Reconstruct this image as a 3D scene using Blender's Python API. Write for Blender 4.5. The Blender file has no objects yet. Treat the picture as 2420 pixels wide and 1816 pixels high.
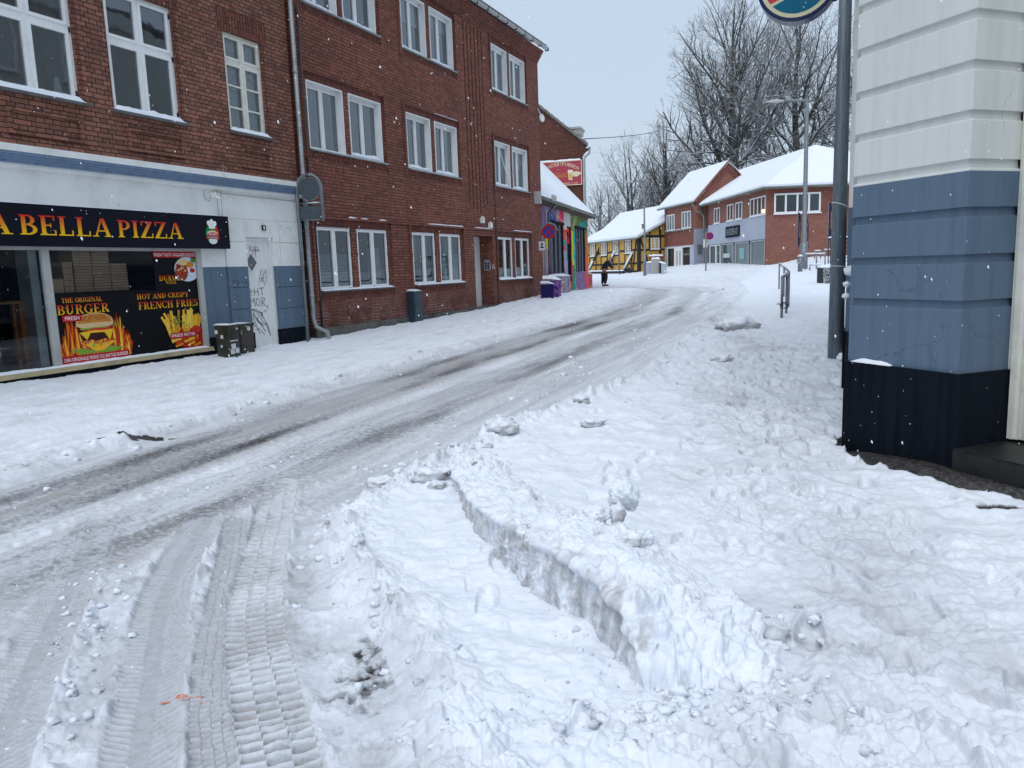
import bpy, math, random
import numpy as np
from mathutils import Vector, Matrix, noise as mnoise
random.seed(7); RNG = np.random.default_rng(7)
sc = bpy.context.scene
COL = sc.collection
R = math.radians
# ---------------------------------------------------------------- camera
FPX, PITCH, ROLL = 1797.7, 0.149186, -0.035729
_f = np.array([0, math.cos(PITCH), -math.sin(PITCH)]); _r = np.array([1., 0, 0]); _u = np.cross(_r, _f)
RT = math.cos(ROLL)*_r + math.sin(ROLL)*_u; UP = -math.sin(ROLL)*_r + math.cos(ROLL)*_u
CAM = np.array([0, 0, 1.6])
cd = bpy.data.cameras.new('camera'); cam = bpy.data.objects.new('camera', cd); COL.objects.link(cam)
cd.sensor_width = 36; cd.lens = FPX/2420*36; cd.clip_start = 0.05; cd.clip_end = 3000
cam.matrix_world = Matrix(((RT[0], UP[0], -_f[0], 0), (RT[1], UP[1], -_f[1], 0), (RT[2], UP[2], -_f[2], 1.6), (0, 0, 0, 1)))
sc.camera = cam
# ---------------------------------------------------------------- sky, sun, exposure
SUN_EL, SUN_AZ = 62, 205
world = bpy.data.worlds.new('World'); sc.world = world; world.use_nodes = True
nt = world.node_tree; nt.nodes.clear()
out = nt.nodes.new('ShaderNodeOutputWorld'); bg = nt.nodes.new('ShaderNodeBackground')
sky = nt.nodes.new('ShaderNodeTexSky'); sky.sky_type = 'NISHITA'; sky.sun_disc = False
sky.sun_elevation = R(SUN_EL); sky.sun_rotation = R(SUN_AZ); sky.dust_density = 4; sky.air_density = 1
mixn = nt.nodes.new('ShaderNodeMix'); mixn.data_type = 'RGBA'; mixn.inputs[0].default_value = 0.9
mixn.inputs[7].default_value = (6.1, 7.55, 9.25, 1)      # closed snow cloud in front of the blue sky
tcw = nt.nodes.new('ShaderNodeTexCoord'); sepw = nt.nodes.new('ShaderNodeSeparateXYZ'); nt.links.new(tcw.outputs['Generated'], sepw.inputs[0])
cw0 = nt.nodes.new('ShaderNodeTexNoise'); cw0.inputs['Scale'].default_value = 1.6; cw0.inputs['Detail'].default_value = 5; nt.links.new(tcw.outputs['Generated'], cw0.inputs[0])
adw = nt.nodes.new('ShaderNodeMath'); adw.operation = 'MULTIPLY_ADD'; adw.inputs[1].default_value = .35; nt.links.new(cw0.outputs[0], adw.inputs[0]); nt.links.new(sepw.outputs[2], adw.inputs[2])
rw = nt.nodes.new('ShaderNodeValToRGB'); rw.color_ramp.elements[0].position = .12; rw.color_ramp.elements[0].color = (.68, .80, .93, 1); rw.color_ramp.elements[1].position = .85; rw.color_ramp.elements[1].color = (.56, .71, .91, 1); nt.links.new(adw.outputs[0], rw.inputs[0])
scw = nt.nodes.new('ShaderNodeVectorMath'); scw.operation = 'SCALE'; scw.inputs[3].default_value = 10.3; nt.links.new(rw.outputs[0], scw.inputs[0]); nt.links.new(scw.outputs[0], mixn.inputs[7])
nt.links.new(sky.outputs[0], mixn.inputs[6]); nt.links.new(mixn.outputs[2], bg.inputs[0])
bg.inputs[1].default_value = 0.080
nt.links.new(bg.outputs[0], out.inputs[0])
sl = bpy.data.lights.new('sun', 'SUN'); sl.energy = 1.5; sl.angle = R(60); sl.color = (1, .98, .95)
so = bpy.data.objects.new('sun', sl); COL.objects.link(so)
_az = R(SUN_AZ)
sd = Vector((math.sin(_az)*math.cos(R(SUN_EL)), math.cos(_az)*math.cos(R(SUN_EL)), math.sin(R(SUN_EL))))
so.rotation_euler = sd.to_track_quat('Z', 'Y').to_euler(); so.location = (0, 0, 40)
vs = sc.view_settings; vs.view_transform = 'Standard'; vs.look = 'None'; vs.gamma = 1; vs.exposure = 0.23
sc.cycles.max_bounces = 6; sc.cycles.transparent_max_bounces = 12; sc.cycles.glossy_bounces = 3

# ---------------------------------------------------------------- helpers
def hexc(h, k=1.0):
    h = h.lstrip('#'); v = [int(h[i:i+2], 16)/255 for i in (0, 2, 4)]
    return tuple(k*(c/12.92 if c <= .04045 else ((c+.055)/1.055)**2.4) for c in v)

def at(px, py, depth):            # a measured point: where a photo pixel lies at a known distance
    return CAM + depth*((px-1210)/FPX*RT - (py-908)/FPX*UP + _f)

WL = {}
def reg(o, loc): WL[o.name] = np.array(loc, float)

def tag(o, label=None, cat=None, group=None, kind=None):
    if label: o['label'] = label
    if cat: o['category'] = cat
    if group: o['group'] = group
    if kind: o['kind'] = kind
    return o

def thing(name, label, cat, loc, group=None, kind=None):
    o = bpy.data.objects.new(name, None); COL.objects.link(o); o.location = [float(c) for c in loc]; o.empty_display_size = .2
    reg(o, loc); return tag(o, label, cat, group, kind)

class Frame:
    def __init__(s, ox, oy, yaw, flip=1):
        s.o = np.array([ox, oy, 0.]); s.u = np.array([math.sin(yaw), math.cos(yaw), 0.]); s.n = np.array([s.u[1], -s.u[0], 0.])*flip; s.yaw = yaw
    def pt(s, a, w, z): 
        v = s.o + s.u*a + s.n*w; return (v[0], v[1], z)
    def inv(s, p):
        v = np.array([p[0], p[1], 0]) - s.o; return float(v@s.u), float(v@s.n)
WF = Frame(0, 0, R(90))           # s = x, w = -y

class MB:
    def __init__(s): s.v = []; s.f = []; s.uv = []; s.c = []; s.col = None; s.hascol = False; s.sm = []
    def color(s, c): s.col = c; s.hascol = True; return s
    def vert(s, p, c=None):
        s.v.append(tuple(p)); s.c.append(c if c is not None else (s.col or (.5, .5, .5))); return len(s.v)-1
    def face(s, pts, uvs=None, cols=None, smooth=False):
        idx = [s.vert(p, cols[i] if cols else None) for i, p in enumerate(pts)]
        if cols: s.hascol = True
        s.f.append(idx); s.uv.append(uvs or [(p[0], p[2]) for p in pts]); s.sm.append(smooth)
    def box(s, F, a0, a1, w0, w1, z0, z1, skip='', rot=0):
        if a0 > a1: a0, a1 = a1, a0
        if w0 > w1: w0, w1 = w1, w0
        if z0 > z1: z0, z1 = z1, z0
        def q(l, ax):
            pts = [F.pt(*p) for p in l]
            if ax == 'w': uv = [(p[0], p[2]) for p in l]
            elif ax == 's': uv = [(p[1], p[2]) for p in l]
            else: uv = [(p[0], p[1]) for p in l]
            if rot: uv = [(b, a) for a, b in uv]
            s.face(pts, uv)
        if 'F' not in skip: q([(a0, w1, z0), (a1, w1, z0), (a1, w1, z1), (a0, w1, z1)], 'w')
        if 'B' not in skip: q([(a1, w0, z0), (a0, w0, z0), (a0, w0, z1), (a1, w0, z1)], 'w')
        if 'L' not in skip: q([(a0, w0, z0), (a0, w1, z0), (a0, w1, z1), (a0, w0, z1)], 's')
        if 'R' not in skip: q([(a1, w1, z0), (a1, w0, z0), (a1, w0, z1), (a1, w1, z1)], 's')
        if 'T' not in skip: q([(a0, w1, z1), (a1, w1, z1), (a1, w0, z1), (a0, w0, z1)], 'z')
        if 'D' not in skip: q([(a0, w0, z0), (a1, w0, z0), (a1, w1, z0), (a0, w1, z0)], 'z')
        return s
    def rect(s, F, a0, a1, w, z0, z1, uvrot=0):
        l = [(a0, z0), (a1, z0), (a1, z1), (a0, z1)]
        s.face([F.pt(a, w, z) for a, z in l], [(z, a) for a, z in l] if uvrot else l); return s
    def poly(s, F, pts, w, col=None, thick=0):     # a filled outline on a wall plane; pts (a,z)
        if col: s.color(col)
        s.face([F.pt(a, w, z) for a, z in pts], list(pts))
        if thick:
            n = len(pts)
            for i in range(n):
                a, b = pts[i], pts[(i+1) % n]
                s.face([F.pt(a[0], w-thick, a[1]), F.pt(b[0], w-thick, b[1]), F.pt(b[0], w, b[1]), F.pt(a[0], w, a[1])])
        return s
    def wall(s, F, a0, a1, z0, z1, w, holes, depth=.12, backs=()):
        A = sorted({a0, a1, *[h[0] for h in holes], *[h[1] for h in holes]}); Z = sorted({z0, z1, *[h[2] for h in holes], *[h[3] for h in holes]})
        A = [a for a in A if a0-1e-6 <= a <= a1+1e-6]; Z = [z for z in Z if z0-1e-6 <= z <= z1+1e-6]
        for j in range(len(Z)-1):
            run = None
            for i in range(len(A)-1):
                ca, cz = (A[i]+A[i+1])/2, (Z[j]+Z[j+1])/2
                inh = any(h[0] < ca < h[1] and h[2] < cz < h[3] for h in holes)
                if inh:
                    if run is not None: s.rect(F, run, A[i], w, Z[j], Z[j+1]); run = None
                elif run is None: run = A[i]
            if run is not None: s.rect(F, run, A[-1], w, Z[j], Z[j+1])
        for h in holes:
            d = h[4] if len(h) > 4 else depth
            x0, x1, y0, y1 = h[:4]
            s.box(F, x0, x1, w-d, w, y0, y1, skip='FB' if not (len(h) > 5 and h[5]) else 'F')
            # inward facing reveals
        return s
    def tube(s, pts, r, n=8, cap=True, smooth=True):
        pts = [np.array(p, float) for p in pts]; rs = r if hasattr(r, '__len__') else [r]*len(pts)
        rings = []
        d0 = pts[1]-pts[0]; ref = np.array([0, 0, 1.]) if abs(d0[2]) < .9*np.linalg.norm(d0) else np.array([1., 0, 0])
        for i, p in enumerate(pts):
            d = pts[min(i+1, len(pts)-1)]-pts[max(i-1, 0)]; d = d/ (np.linalg.norm(d)+1e-9)
            a = np.cross(d, ref); a /= (np.linalg.norm(a)+1e-9); b = np.cross(d, a)
            rings.append([s.vert(p+rs[i]*(math.cos(2*math.pi*k/n)*a+math.sin(2*math.pi*k/n)*b)) for k in range(n)])
        for i in range(len(rings)-1):
            for k in range(n):
                s.f.append([rings[i][k], rings[i][(k+1) % n], rings[i+1][(k+1) % n], rings[i+1][k]]); s.uv.append([(0, 0)]*4); s.sm.append(smooth)
        if cap:
            s.f.append(rings[0][::-1]); s.uv.append([(0, 0)]*n); s.sm.append(False)
            s.f.append(list(rings[-1])); s.uv.append([(0, 0)]*n); s.sm.append(False)
        return s
    def disc(s, c, nrm, r, t, n=32, col=None):    # a thick round plate
        if col: s.color(col)
        nrm = np.array(nrm, float); nrm /= np.linalg.norm(nrm); c = np.array(c, float)
        return s.tube([c-nrm*t/2, c+nrm*t/2], r, n, smooth=False)
    def mesh(s, me_name, off=(0, 0, 0)):
        me = bpy.data.meshes.new(me_name)
        V = [(p[0]-off[0], p[1]-off[1], p[2]-off[2]) for p in s.v]
        me.from_pydata(V, [], s.f)
        uvl = me.uv_layers.new(name='UVMap'); uvl.data.foreach_set('uv', [c for u in s.uv for p in u for c in p])
        me.polygons.foreach_set('use_smooth', s.sm)
        if s.hascol:
            ca = me.color_attributes.new('Col', 'FLOAT_COLOR', 'POINT')
            ca.data.foreach_set('color', [x for c in s.c for x in (c[0], c[1], c[2], 1.)])
        me.update(); return me
    def build(s, name, mat, parent=None, label=None):
        off = WL[parent.name] if parent is not None else (0, 0, 0)
        me = s.mesh(name, off); me.materials.append(M[mat] if isinstance(mat, str) else mat)
        o = bpy.data.objects.new(name, me); COL.objects.link(o)
        if parent is not None: o.parent = parent
        WL[o.name] = np.array(off, float)
        if label: o['label'] = label
        return o

def copy_tree(o, parent=None):
    c = o.copy(); COL.objects.link(c); c.parent = parent; WL[c.name] = WL[o.name]
    for ch in [x for x in o.children]: copy_tree(ch, c)
    return c

# ---------------------------------------------------------------- materials
M = {}
def new_mat(name):
    m = bpy.data.materials.new(name); m.use_nodes = True; n = m.node_tree; n.nodes.clear()
    o = n.nodes.new('ShaderNodeOutputMaterial'); b = n.nodes.new('ShaderNodeBsdfPrincipled'); n.links.new(b.outputs[0], o.inputs[0])
    M[name] = m; return m, n, b, o
def N(n, t, **kw):
    x = n.nodes.new(t)
    for k, v in kw.items():
        if k.startswith('i_'): x.inputs[int(k[2:])].default_value = v
        else: setattr(x, k, v)
    return x
def noise_tex(n, scale, detail=4, rough=.55, vec=None, obj=True):
    tc = N(n, 'ShaderNodeNewGeometry'); t = N(n, 'ShaderNodeTexNoise'); t.inputs['Scale'].default_value = scale; t.inputs['Detail'].default_value = detail; t.inputs['Roughness'].default_value = rough
    n.links.new(vec or tc.outputs['Position'], t.inputs['Vector']); return t
def ramp(n, src, stops):
    r = N(n, 'ShaderNodeValToRGB'); e = r.color_ramp.elements
    while len(e) < len(stops): e.new(.5)
    for i, (p, c) in enumerate(stops): e[i].position = p; e[i].color = (*c, 1) if len(c) == 3 else c
    n.links.new(src, r.inputs[0]); return r
def mixc(n, fac, a, b, mode='MIX'):
    m = N(n, 'ShaderNodeMix', data_type='RGBA', blend_type=mode)
    for i, v in ((0, fac), (6, a), (7, b)):
        if hasattr(v, 'links') or hasattr(v, 'is_linked'): n.links.new(v, m.inputs[i])
        else: m.inputs[i].default_value = v if i == 0 else (*v, 1)
    return m.outputs[2]
def bump(n, b, h, strength=.3, dist=.01):
    bp = N(n, 'ShaderNodeBump'); bp.inputs['Strength'].default_value = strength; bp.inputs['Distance'].default_value = dist
    n.links.new(h, bp.inputs['Height']); n.links.new(bp.outputs[0], b.inputs['Normal']); return bp
def simple(name, col, rough=.7, var=.15, scale=3, metal=0, bmp=0, bscale=40, spec=.4, streak=False, dirt=None, wear=None):
    m, n, b, o = new_mat(name)
    b.inputs['Roughness'].default_value = rough; b.inputs['Metallic'].default_value = metal; b.inputs['Specular IOR Level'].default_value = spec
    if streak:
        g = N(n, 'ShaderNodeNewGeometry'); mp = N(n, 'ShaderNodeMapping'); mp.inputs['Scale'].default_value = (9, 9, .55)
        n.links.new(g.outputs['Position'], mp.inputs[0]); t = noise_tex(n, scale, 5, .65, mp.outputs[0])
    else: t = noise_tex(n, scale, 5, .6)
    d = dirt or tuple(c*(1-var*2.2) for c in col)
    l = tuple(min(1, c*(1+var)) for c in col)
    r = ramp(n, t.outputs[0], [(.28, d), (.5, col), (.75, l)])
    cc = r.outputs[0]
    if wear:           # hairline cracks, scuffs and splash marks
        v = N(n, 'ShaderNodeTexVoronoi', feature='DISTANCE_TO_EDGE'); v.inputs['Scale'].default_value = 1.15
        g2 = N(n, 'ShaderNodeNewGeometry'); wn = noise_tex(n, 2.3, 5, .6); wa = N(n, 'ShaderNodeVectorMath', operation='MULTIPLY_ADD'); wa.inputs[1].default_value = (.55, .55, .55); n.links.new(wn.outputs['Color'], wa.inputs[0]); n.links.new(g2.outputs['Position'], wa.inputs[2]); n.links.new(wa.outputs[0], v.inputs['Vector'])
        cr = ramp(n, v.outputs[0], [(.0, (1, 1, 1)), (.006, (0, 0, 0))]); mk = ramp(n, noise_tex(n, .9, 2).outputs[0], [(.50, (0, 0, 0)), (.60, (1, 1, 1))]); mm_ = N(n, 'ShaderNodeMath', operation='MULTIPLY'); n.links.new(cr.outputs[0], mm_.inputs[0]); n.links.new(mk.outputs[0], mm_.inputs[1])
        m2 = N(n, 'ShaderNodeMath', operation='MULTIPLY'); m2.inputs[1].default_value = .6; n.links.new(mm_.outputs[0], m2.inputs[0]); cc = mixc(n, m2.outputs[0], cc, tuple(c*.35 for c in col))
        sc_ = ramp(n, noise_tex(n, 11, 6, .8).outputs[0], [(.60, (0, 0, 0)), (.70, (1, 1, 1))]); m3 = N(n, 'ShaderNodeMath', operation='MULTIPLY'); m3.inputs[1].default_value = .28; n.links.new(sc_.outputs[0], m3.inputs[0]); cc = mixc(n, m3.outputs[0], cc, wear)
    n.links.new(cc, b.inputs['Base Color'])
    if bmp: bump(n, b, noise_tex(n, bscale, 3).outputs[0], bmp, .004)
    return m
def brick(name, c1, c2, mortar, bw=.24, rh=.0667, ms=.007, sq=.5, bias=-.2, aged=True, light=None):
    m, n, b, o = new_mat(name)
    uv = N(n, 'ShaderNodeUVMap')
    # slightly wavy courses
    t0 = noise_tex(n, 3.0, 2); off = N(n, 'ShaderNodeVectorMath', operation='MULTIPLY_ADD'); off.inputs[1].default_value = (.012, .012, 0)
    n.links.new(t0.outputs['Color'], off.inputs[0]); n.links.new(uv.outputs[0], off.inputs[2])
    bt = N(n, 'ShaderNodeTexBrick'); bt.offset = .5; bt.squash = sq; bt.squash_frequency = 2
    for k, v in (('Scale', 1), ('Mortar Size', ms), ('Mortar Smooth', .25), ('Bias', bias), ('Brick Width', bw), ('Row Height', rh)): bt.inputs[k].default_value = v
    bt.inputs['Color1'].default_value = (*c1, 1); bt.inputs['Color2'].default_value = (*c2, 1); bt.inputs['Mortar'].default_value = (*mortar, 1)
    n.links.new(off.outputs[0], bt.inputs['Vector'])
    big = noise_tex(n, .55, 4, .6); fine = noise_tex(n, 28, 3)
    col = mixc(n, .5, bt.outputs[0], ramp(n, big.outputs[0], [(.3, (.62, .58, .56)), (.7, (1.25, 1.2, 1.15))]).outputs[0], 'MULTIPLY')
    col = mixc(n, .55, col, ramp(n, fine.outputs[0], [(.3, (.55, .55, .55)), (.72, (1.35, 1.3, 1.3))]).outputs[0], 'MULTIPLY')
    if light:      # lime-washed joints towards the foot of the wall
        g = N(n, 'ShaderNodeNewGeometry'); sep = N(n, 'ShaderNodeSeparateXYZ'); n.links.new(g.outputs['Position'], sep.inputs[0])
        mr = N(n, 'ShaderNodeMapRange'); mr.inputs[1].default_value = light[0]; mr.inputs[2].default_value = light[1]; mr.inputs[3].default_value = 1; mr.inputs[4].default_value = 0
        n.links.new(sep.outputs[2], mr.inputs[0])
        pn = noise_tex(n, 1.6, 4, .7); pr = ramp(n, pn.outputs[0], [(.42, (0, 0, 0)), (.58, (1, 1, 1))])
        a = N(n, 'ShaderNodeMath', operation='MULTIPLY'); n.links.new(mr.outputs[0], a.inputs[0]); n.links.new(bt.outputs[1], a.inputs[1])
        a2 = N(n, 'ShaderNodeMath', operation='MULTIPLY'); n.links.new(a.outputs[0], a2.inputs[0]); n.links.new(pr.outputs[0], a2.inputs[1])
        col2 = mixc(n, mr.outputs[0], col, (.055, .022, .02)); 
        mfac = N(n, 'ShaderNodeMath', operation='MULTIPLY'); n.links.new(mr.outputs[0], mfac.inputs[0]); mfac.inputs[1].default_value = .55
        col = mixc(n, mfac.outputs[0], col, (.075, .028, .026)); col = mixc(n, a2.outputs[0], col, (.33, .25, .22))
    n.links.new(col, b.inputs['Base Color']); b.inputs['Roughness'].default_value = .85; b.inputs['Specular IOR Level'].default_value = .25
    inv = N(n, 'ShaderNodeMath', operation='SUBTRACT'); inv.inputs[0].default_value = 1; n.links.new(bt.outputs[1], inv.inputs[1])
    ad = N(n, 'ShaderNodeMath', operation='MULTIPLY_ADD'); ad.inputs[1].default_value = .35; n.links.new(fine.outputs[0], ad.inputs[0]); n.links.new(inv.outputs[0], ad.inputs[2])
    bump(n, b, ad.outputs[0], .8, .012)
    return m
brick('brick_house', (.29, .107, .074), (.155, .060, .047), (.042, .029, .026), light=(.75, 1.35))
brick('brick_old', (.315, .137, .094), (.16, .072, .055), (.040, .031, .027), bias=-.1)
brick('brick_dark', (.15, .05, .035), (.08, .03, .024), (.13, .09, .075))
brick('brick_far', (.33, .12, .085), (.22, .08, .06), (.30, .2, .165), ms=.009)
brick('brick_far_smooth', (.27, .10, .075), (.22, .085, .065), (.2, .1, .08), ms=.005)
brick('soldier', (.22, .077, .055), (.115, .043, .035), (.03, .017, .014), sq=1, bw=.24, rh=.0667)
simple('plaster_white', (.78, .785, .755), .85, .07, 2.2, bmp=.15, bscale=60, streak=False, wear=(.66, .65, .6))
simple('plaster_corner', (.62, .63, .60), .85, .05, .8, bmp=.15, bscale=50, streak=True, dirt=(.55, .555, .52), wear=(.42, .42, .39))
simple('paint_blue', (.100, .150, .212), .6, .07, 1.4, bmp=.12, bscale=50, streak=True, dirt=(.075, .118, .170), wear=(.17, .225, .285))
simple('band_blue', (.17, .25, .37), .6, .12, 1.5, streak=True, dirt=(.12, .17, .25))
simple('paint_black', (.006, .009, .015), .75, .30, 1.5, bmp=.2, bscale=30, streak=True, spec=.08, wear=(.02, .024, .028))
simple('sign_black', (.006, .007, .014), .5, .2, 2, spec=.12)
simple('white_frame', (.80, .81, .80), .4, .04, 4)
simple('cream_frame', (.72, .70, .62), .5, .08, 6)
simple('grey_frame', (.42, .42, .40), .5, .1, 5, bmp=.05)
simple('sill_cream', (.45, .37, .22), .6, .15, 5, streak=False)
simple('door_white', (.74, .75, .73), .5, .06, 3, streak=True)
simple('zinc', (.30, .33, .34), .5, .15, 4, metal=.4)
simple('galvanised', (.20, .225, .24), .5, .14, 7, metal=.55)
simple('pole_steel', (.19, .225, .25), .45, .22, 5, metal=.45, bmp=.05, streak=True)
simple('pole_far', (.16, .17, .18), .5, .1, 5, metal=.3)
simple('sign_back', (.065, .085, .10), .5, .12, 6, metal=.3)
simple('dark_metal', (.02, .02, .022), .45, .2, 9)
simple('pipe_dark', (.035, .035, .04), .5, .2, 9)
simple('bin_green', (.032, .036, .022), .5, .3, 7, bmp=.1)
simple('bin_brown', (.045, .036, .032), .55, .3, 8, bmp=.1)
simple('cabinet', (.022, .045, .065), .45, .15, 4)
simple('sticker', (.62, .62, .62), .6, .2, 20)
simple('concrete', (.21, .19, .16), .9, .25, 3, bmp=.3)
simple('plinth_wet', (.11, .105, .095), .8, .35, 3, bmp=.3)
simple('asphalt_wet', (.03, .028, .025), .3, .4, 5, bmp=.4, spec=.5)
simple('step_black', (.012, .012, .013), .5, .4, 14, bmp=.4, bscale=60)
simple('cardboard', (.62, .42, .28), .8, .08, 6)
simple('cardboard_dark', (.10, .07, .05), .9, .1, 6)
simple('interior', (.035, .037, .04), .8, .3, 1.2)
simple('daylight_pale', (.42, .45, .45), .8, .1, 3)
simple('wood', (.33, .14, .06), .5, .2, 6)
simple('chrome', (.55, .56, .57), .25, .05, 4, metal=.9)
simple('yellow_wall', (.62, .36, .075), .85, .1, 2.5)
simple('timber', (.018, .022, .022), .7, .2, 5)
simple('lavender', (.42, .45, .53), .8, .06, 1.0)
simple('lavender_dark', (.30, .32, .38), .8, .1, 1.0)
simple('roof_tile', (.09, .06, .05), .8, .3, 4)
simple('gutter', (.16, .17, .15), .5, .2, 4, metal=.2)
simple('curtain', (.52, .53, .52), .9, .15, 14)
simple('blind', (.25, .33, .34), .7, .08, 5)
simple('flag_cloth', (.022, .018, .06), .8, .2, 5)
simple('jacket', (.012, .016, .032), .8, .2, 10)
simple('trousers', (.010, .010, .013), .8, .2, 10)
simple('skin', (.42, .24, .17), .6, .05, 10)
simple('hair', (.25, .22, .20), .8, .2, 10)
simple('hedge_leaf', (.012, .016, .010), .7, .3, 12)
simple('tile_grey', (.12, .12, .12), .8, .2, 5)
# snow
def snow_mat(name, dirt=False):
    m, n, b, o = new_mat(name)
    t = noise_tex(n, 6, 5); t2 = noise_tex(n, 70, 4, .7); t3 = noise_tex(n, 260, 2, .6)
    c = ramp(n, t.outputs[0], [(.3, (.74, .785, .86)), (.7, (.81, .84, .89))]).outputs[0]
    if dirt:
        a = N(n, 'ShaderNodeAttribute', attribute_name='mask'); sp = N(n, 'ShaderNodeSeparateColor'); n.links.new(a.outputs[0], sp.inputs[0])
        td = noise_tex(n, 22, 6, .75)
        def cut(src, lo, hi, amt=.9):
            ad = N(n, 'ShaderNodeMath', operation='MULTIPLY_ADD'); ad.inputs[1].default_value = amt; n.links.new(td.outputs[0], ad.inputs[0]); n.links.new(src, ad.inputs[2])
            mr = N(n, 'ShaderNodeMapRange'); mr.inputs[1].default_value = lo; mr.inputs[2].default_value = hi; n.links.new(ad.outputs[0], mr.inputs[0]); return mr.outputs[0]
        c = mixc(n, cut(sp.outputs[0], .45, 1.5), c, (.39, .395, .415))
        c = mixc(n, cut(sp.outputs[2], .72, 1.6), c, (.32, .29, .265))
        w = cut(sp.outputs[1], .75, 1.25, 1.0)
        c = mixc(n, w, c, ramp(n, noise_tex(n, 34, 5, .75).outputs[0], [(.38, (.018, .017, .016)), (.52, (.05, .046, .044)), (.68, (.11, .10, .095))]).outputs[0])
        mr = N(n, 'ShaderNodeMapRange'); mr.inputs[3].default_value = .62; mr.inputs[4].default_value = .28; n.links.new(w, mr.inputs[0]); n.links.new(mr.outputs[0], b.inputs['Roughness'])
    else: b.inputs['Roughness'].default_value = .65
    n.links.new(c, b.inputs['Base Color']); b.inputs['Specular IOR Level'].default_value = .25
    ad = N(n, 'ShaderNodeMath', operation='MULTIPLY_ADD'); ad.inputs[1].default_value = .35; n.links.new(t3.outputs[0], ad.inputs[0]); n.links.new(t2.outputs[0], ad.inputs[2])
    bump(n, b, ad.outputs[0], .45, .010)
    return m
snow_mat('snow'); snow_mat('snow_ground', True)
# paint carried by vertex colours (posters, mural, signs)
def paint_mat(name, rough=.5):
    m, n, b, o = new_mat(name); a = N(n, 'ShaderNodeAttribute', attribute_name='Col'); t = noise_tex(n, 14, 4)
    n.links.new(mixc(n, .35, a.outputs[0], ramp(n, t.outputs[0], [(.3, (.75, .75, .75)), (.7, (1.15, 1.15, 1.15))]).outputs[0], 'MULTIPLY'), b.inputs['Base Color'])
    b.inputs['Roughness'].default_value = rough; b.inputs['Specular IOR Level'].default_value = .15; return m
paint_mat('paint'); paint_mat('paint_matt', .8)
# glass
def glass(name, refl=.30, dark=(.02, .024, .028), through=0.0, rough=.02, wav=.15):
    m, n, b, o = new_mat(name); n.nodes.remove(b)
    g = N(n, 'ShaderNodeBsdfGlossy'); g.inputs['Roughness'].default_value = rough; g.inputs['Color'].default_value = (.86, .93, 1, 1)
    d = N(n, 'ShaderNodeBsdfDiffuse') if through == 0 else N(n, 'ShaderNodeBsdfTransparent')
    d.inputs[0].default_value = (*dark, 1)
    fr = N(n, 'ShaderNodeFresnel'); fr.inputs[0].default_value = 1.5
    ad = N(n, 'ShaderNodeMath', operation='ADD', use_clamp=True); ad.inputs[1].default_value = refl; n.links.new(fr.outputs[0], ad.inputs[0])
    mx = N(n, 'ShaderNodeMixShader'); n.links.new(ad.outputs[0], mx.inputs[0]); n.links.new(d.outputs[0], mx.inputs[1]); n.links.new(g.outputs[0], mx.inputs[2])
    bp = N(n, 'ShaderNodeBump'); bp.inputs['Strength'].default_value = wav; bp.inputs['Distance'].default_value = .01
    n.links.new(noise_tex(n, 2.2, 2).outputs[0], bp.inputs['Height']); n.links.new(bp.outputs[0], g.inputs['Normal'])
    n.links.new(mx.outputs[0], o.inputs[0]); return m
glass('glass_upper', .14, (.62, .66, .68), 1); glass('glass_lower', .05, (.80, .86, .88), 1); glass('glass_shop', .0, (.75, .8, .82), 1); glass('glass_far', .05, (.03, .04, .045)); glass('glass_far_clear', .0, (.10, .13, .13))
# bark with snow lying on what faces up
def bark(name, col, lo=.35):
    m, n, b, o = new_mat(name); g = N(n, 'ShaderNodeNewGeometry'); sp = N(n, 'ShaderNodeSeparateXYZ'); n.links.new(g.outputs['Normal'], sp.inputs[0])
    t = noise_tex(n, 2.5, 3); ad = N(n, 'ShaderNodeMath', operation='MULTIPLY_ADD'); ad.inputs[1].default_value = .5; n.links.new(t.outputs[0], ad.inputs[0]); n.links.new(sp.outputs[2], ad.inputs[2])
    mr = N(n, 'ShaderNodeMapRange'); mr.inputs[1].default_value = lo+.25; mr.inputs[2].default_value = lo+.45; n.links.new(ad.outputs[0], mr.inputs[0])
    n.links.new(mixc(n, mr.outputs[0], col, (.75, .78, .82)), b.inputs['Base Color']); b.inputs['Roughness'].default_value = .9; return m
bark('bark', (.055, .055, .050), .18); bark('bark_far', (.15, .15, .15), .3); bark('twig', (.13, .125, .12), .42)
# falling snow haze needs no material; flakes
m, n, b, o = new_mat('flake'); b.inputs['Base Color'].default_value = (.9, .92, .95, 1); b.inputs['Roughness'].default_value = .9
# ---------------------------------------------------------------- terrain
TH = 0.4232313; S0 = np.array([-4.147, 14.696]); F0 = Frame(S0[0], S0[1], TH)
_YT = np.array([(-60, 0), (0, 0), (4, .05), (8, .13), (15, .28), (22, .40), (29, .50), (36, .52), (44, .54), (57, .85), (70, .88), (100, 1.0), (300, 1.5)])
_ZF = np.array([(-12, .36), (-5.6, .34), (0, .31), (4, .38), (8, .46), (13, .66), (16, .66), (25, .6)])
def sstep(t): t = np.clip(t, 0, 1); return t*t*(3-2*t)
def gz(x, y):
    x = np.asarray(x, float); y = np.asarray(y, float)
    z = np.interp(y, _YT[:, 0], _YT[:, 1]) + .651*sstep((x-10)/6)*sstep((y-22)/25) + .42*sstep((x-16)/3)*sstep((y-30)/14)
    vx, vy = x-S0[0], y-S0[1]; s = vx*F0.u[0]+vy*F0.u[1]; w = vx*F0.n[0]+vy*F0.n[1]
    zf = np.interp(s, _ZF[:, 0], _ZF[:, 1]); k = sstep((4.5-w)/4.5)*np.clip((22-s)/6, 0, 1)
    return z+(zf-z)*k
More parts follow.
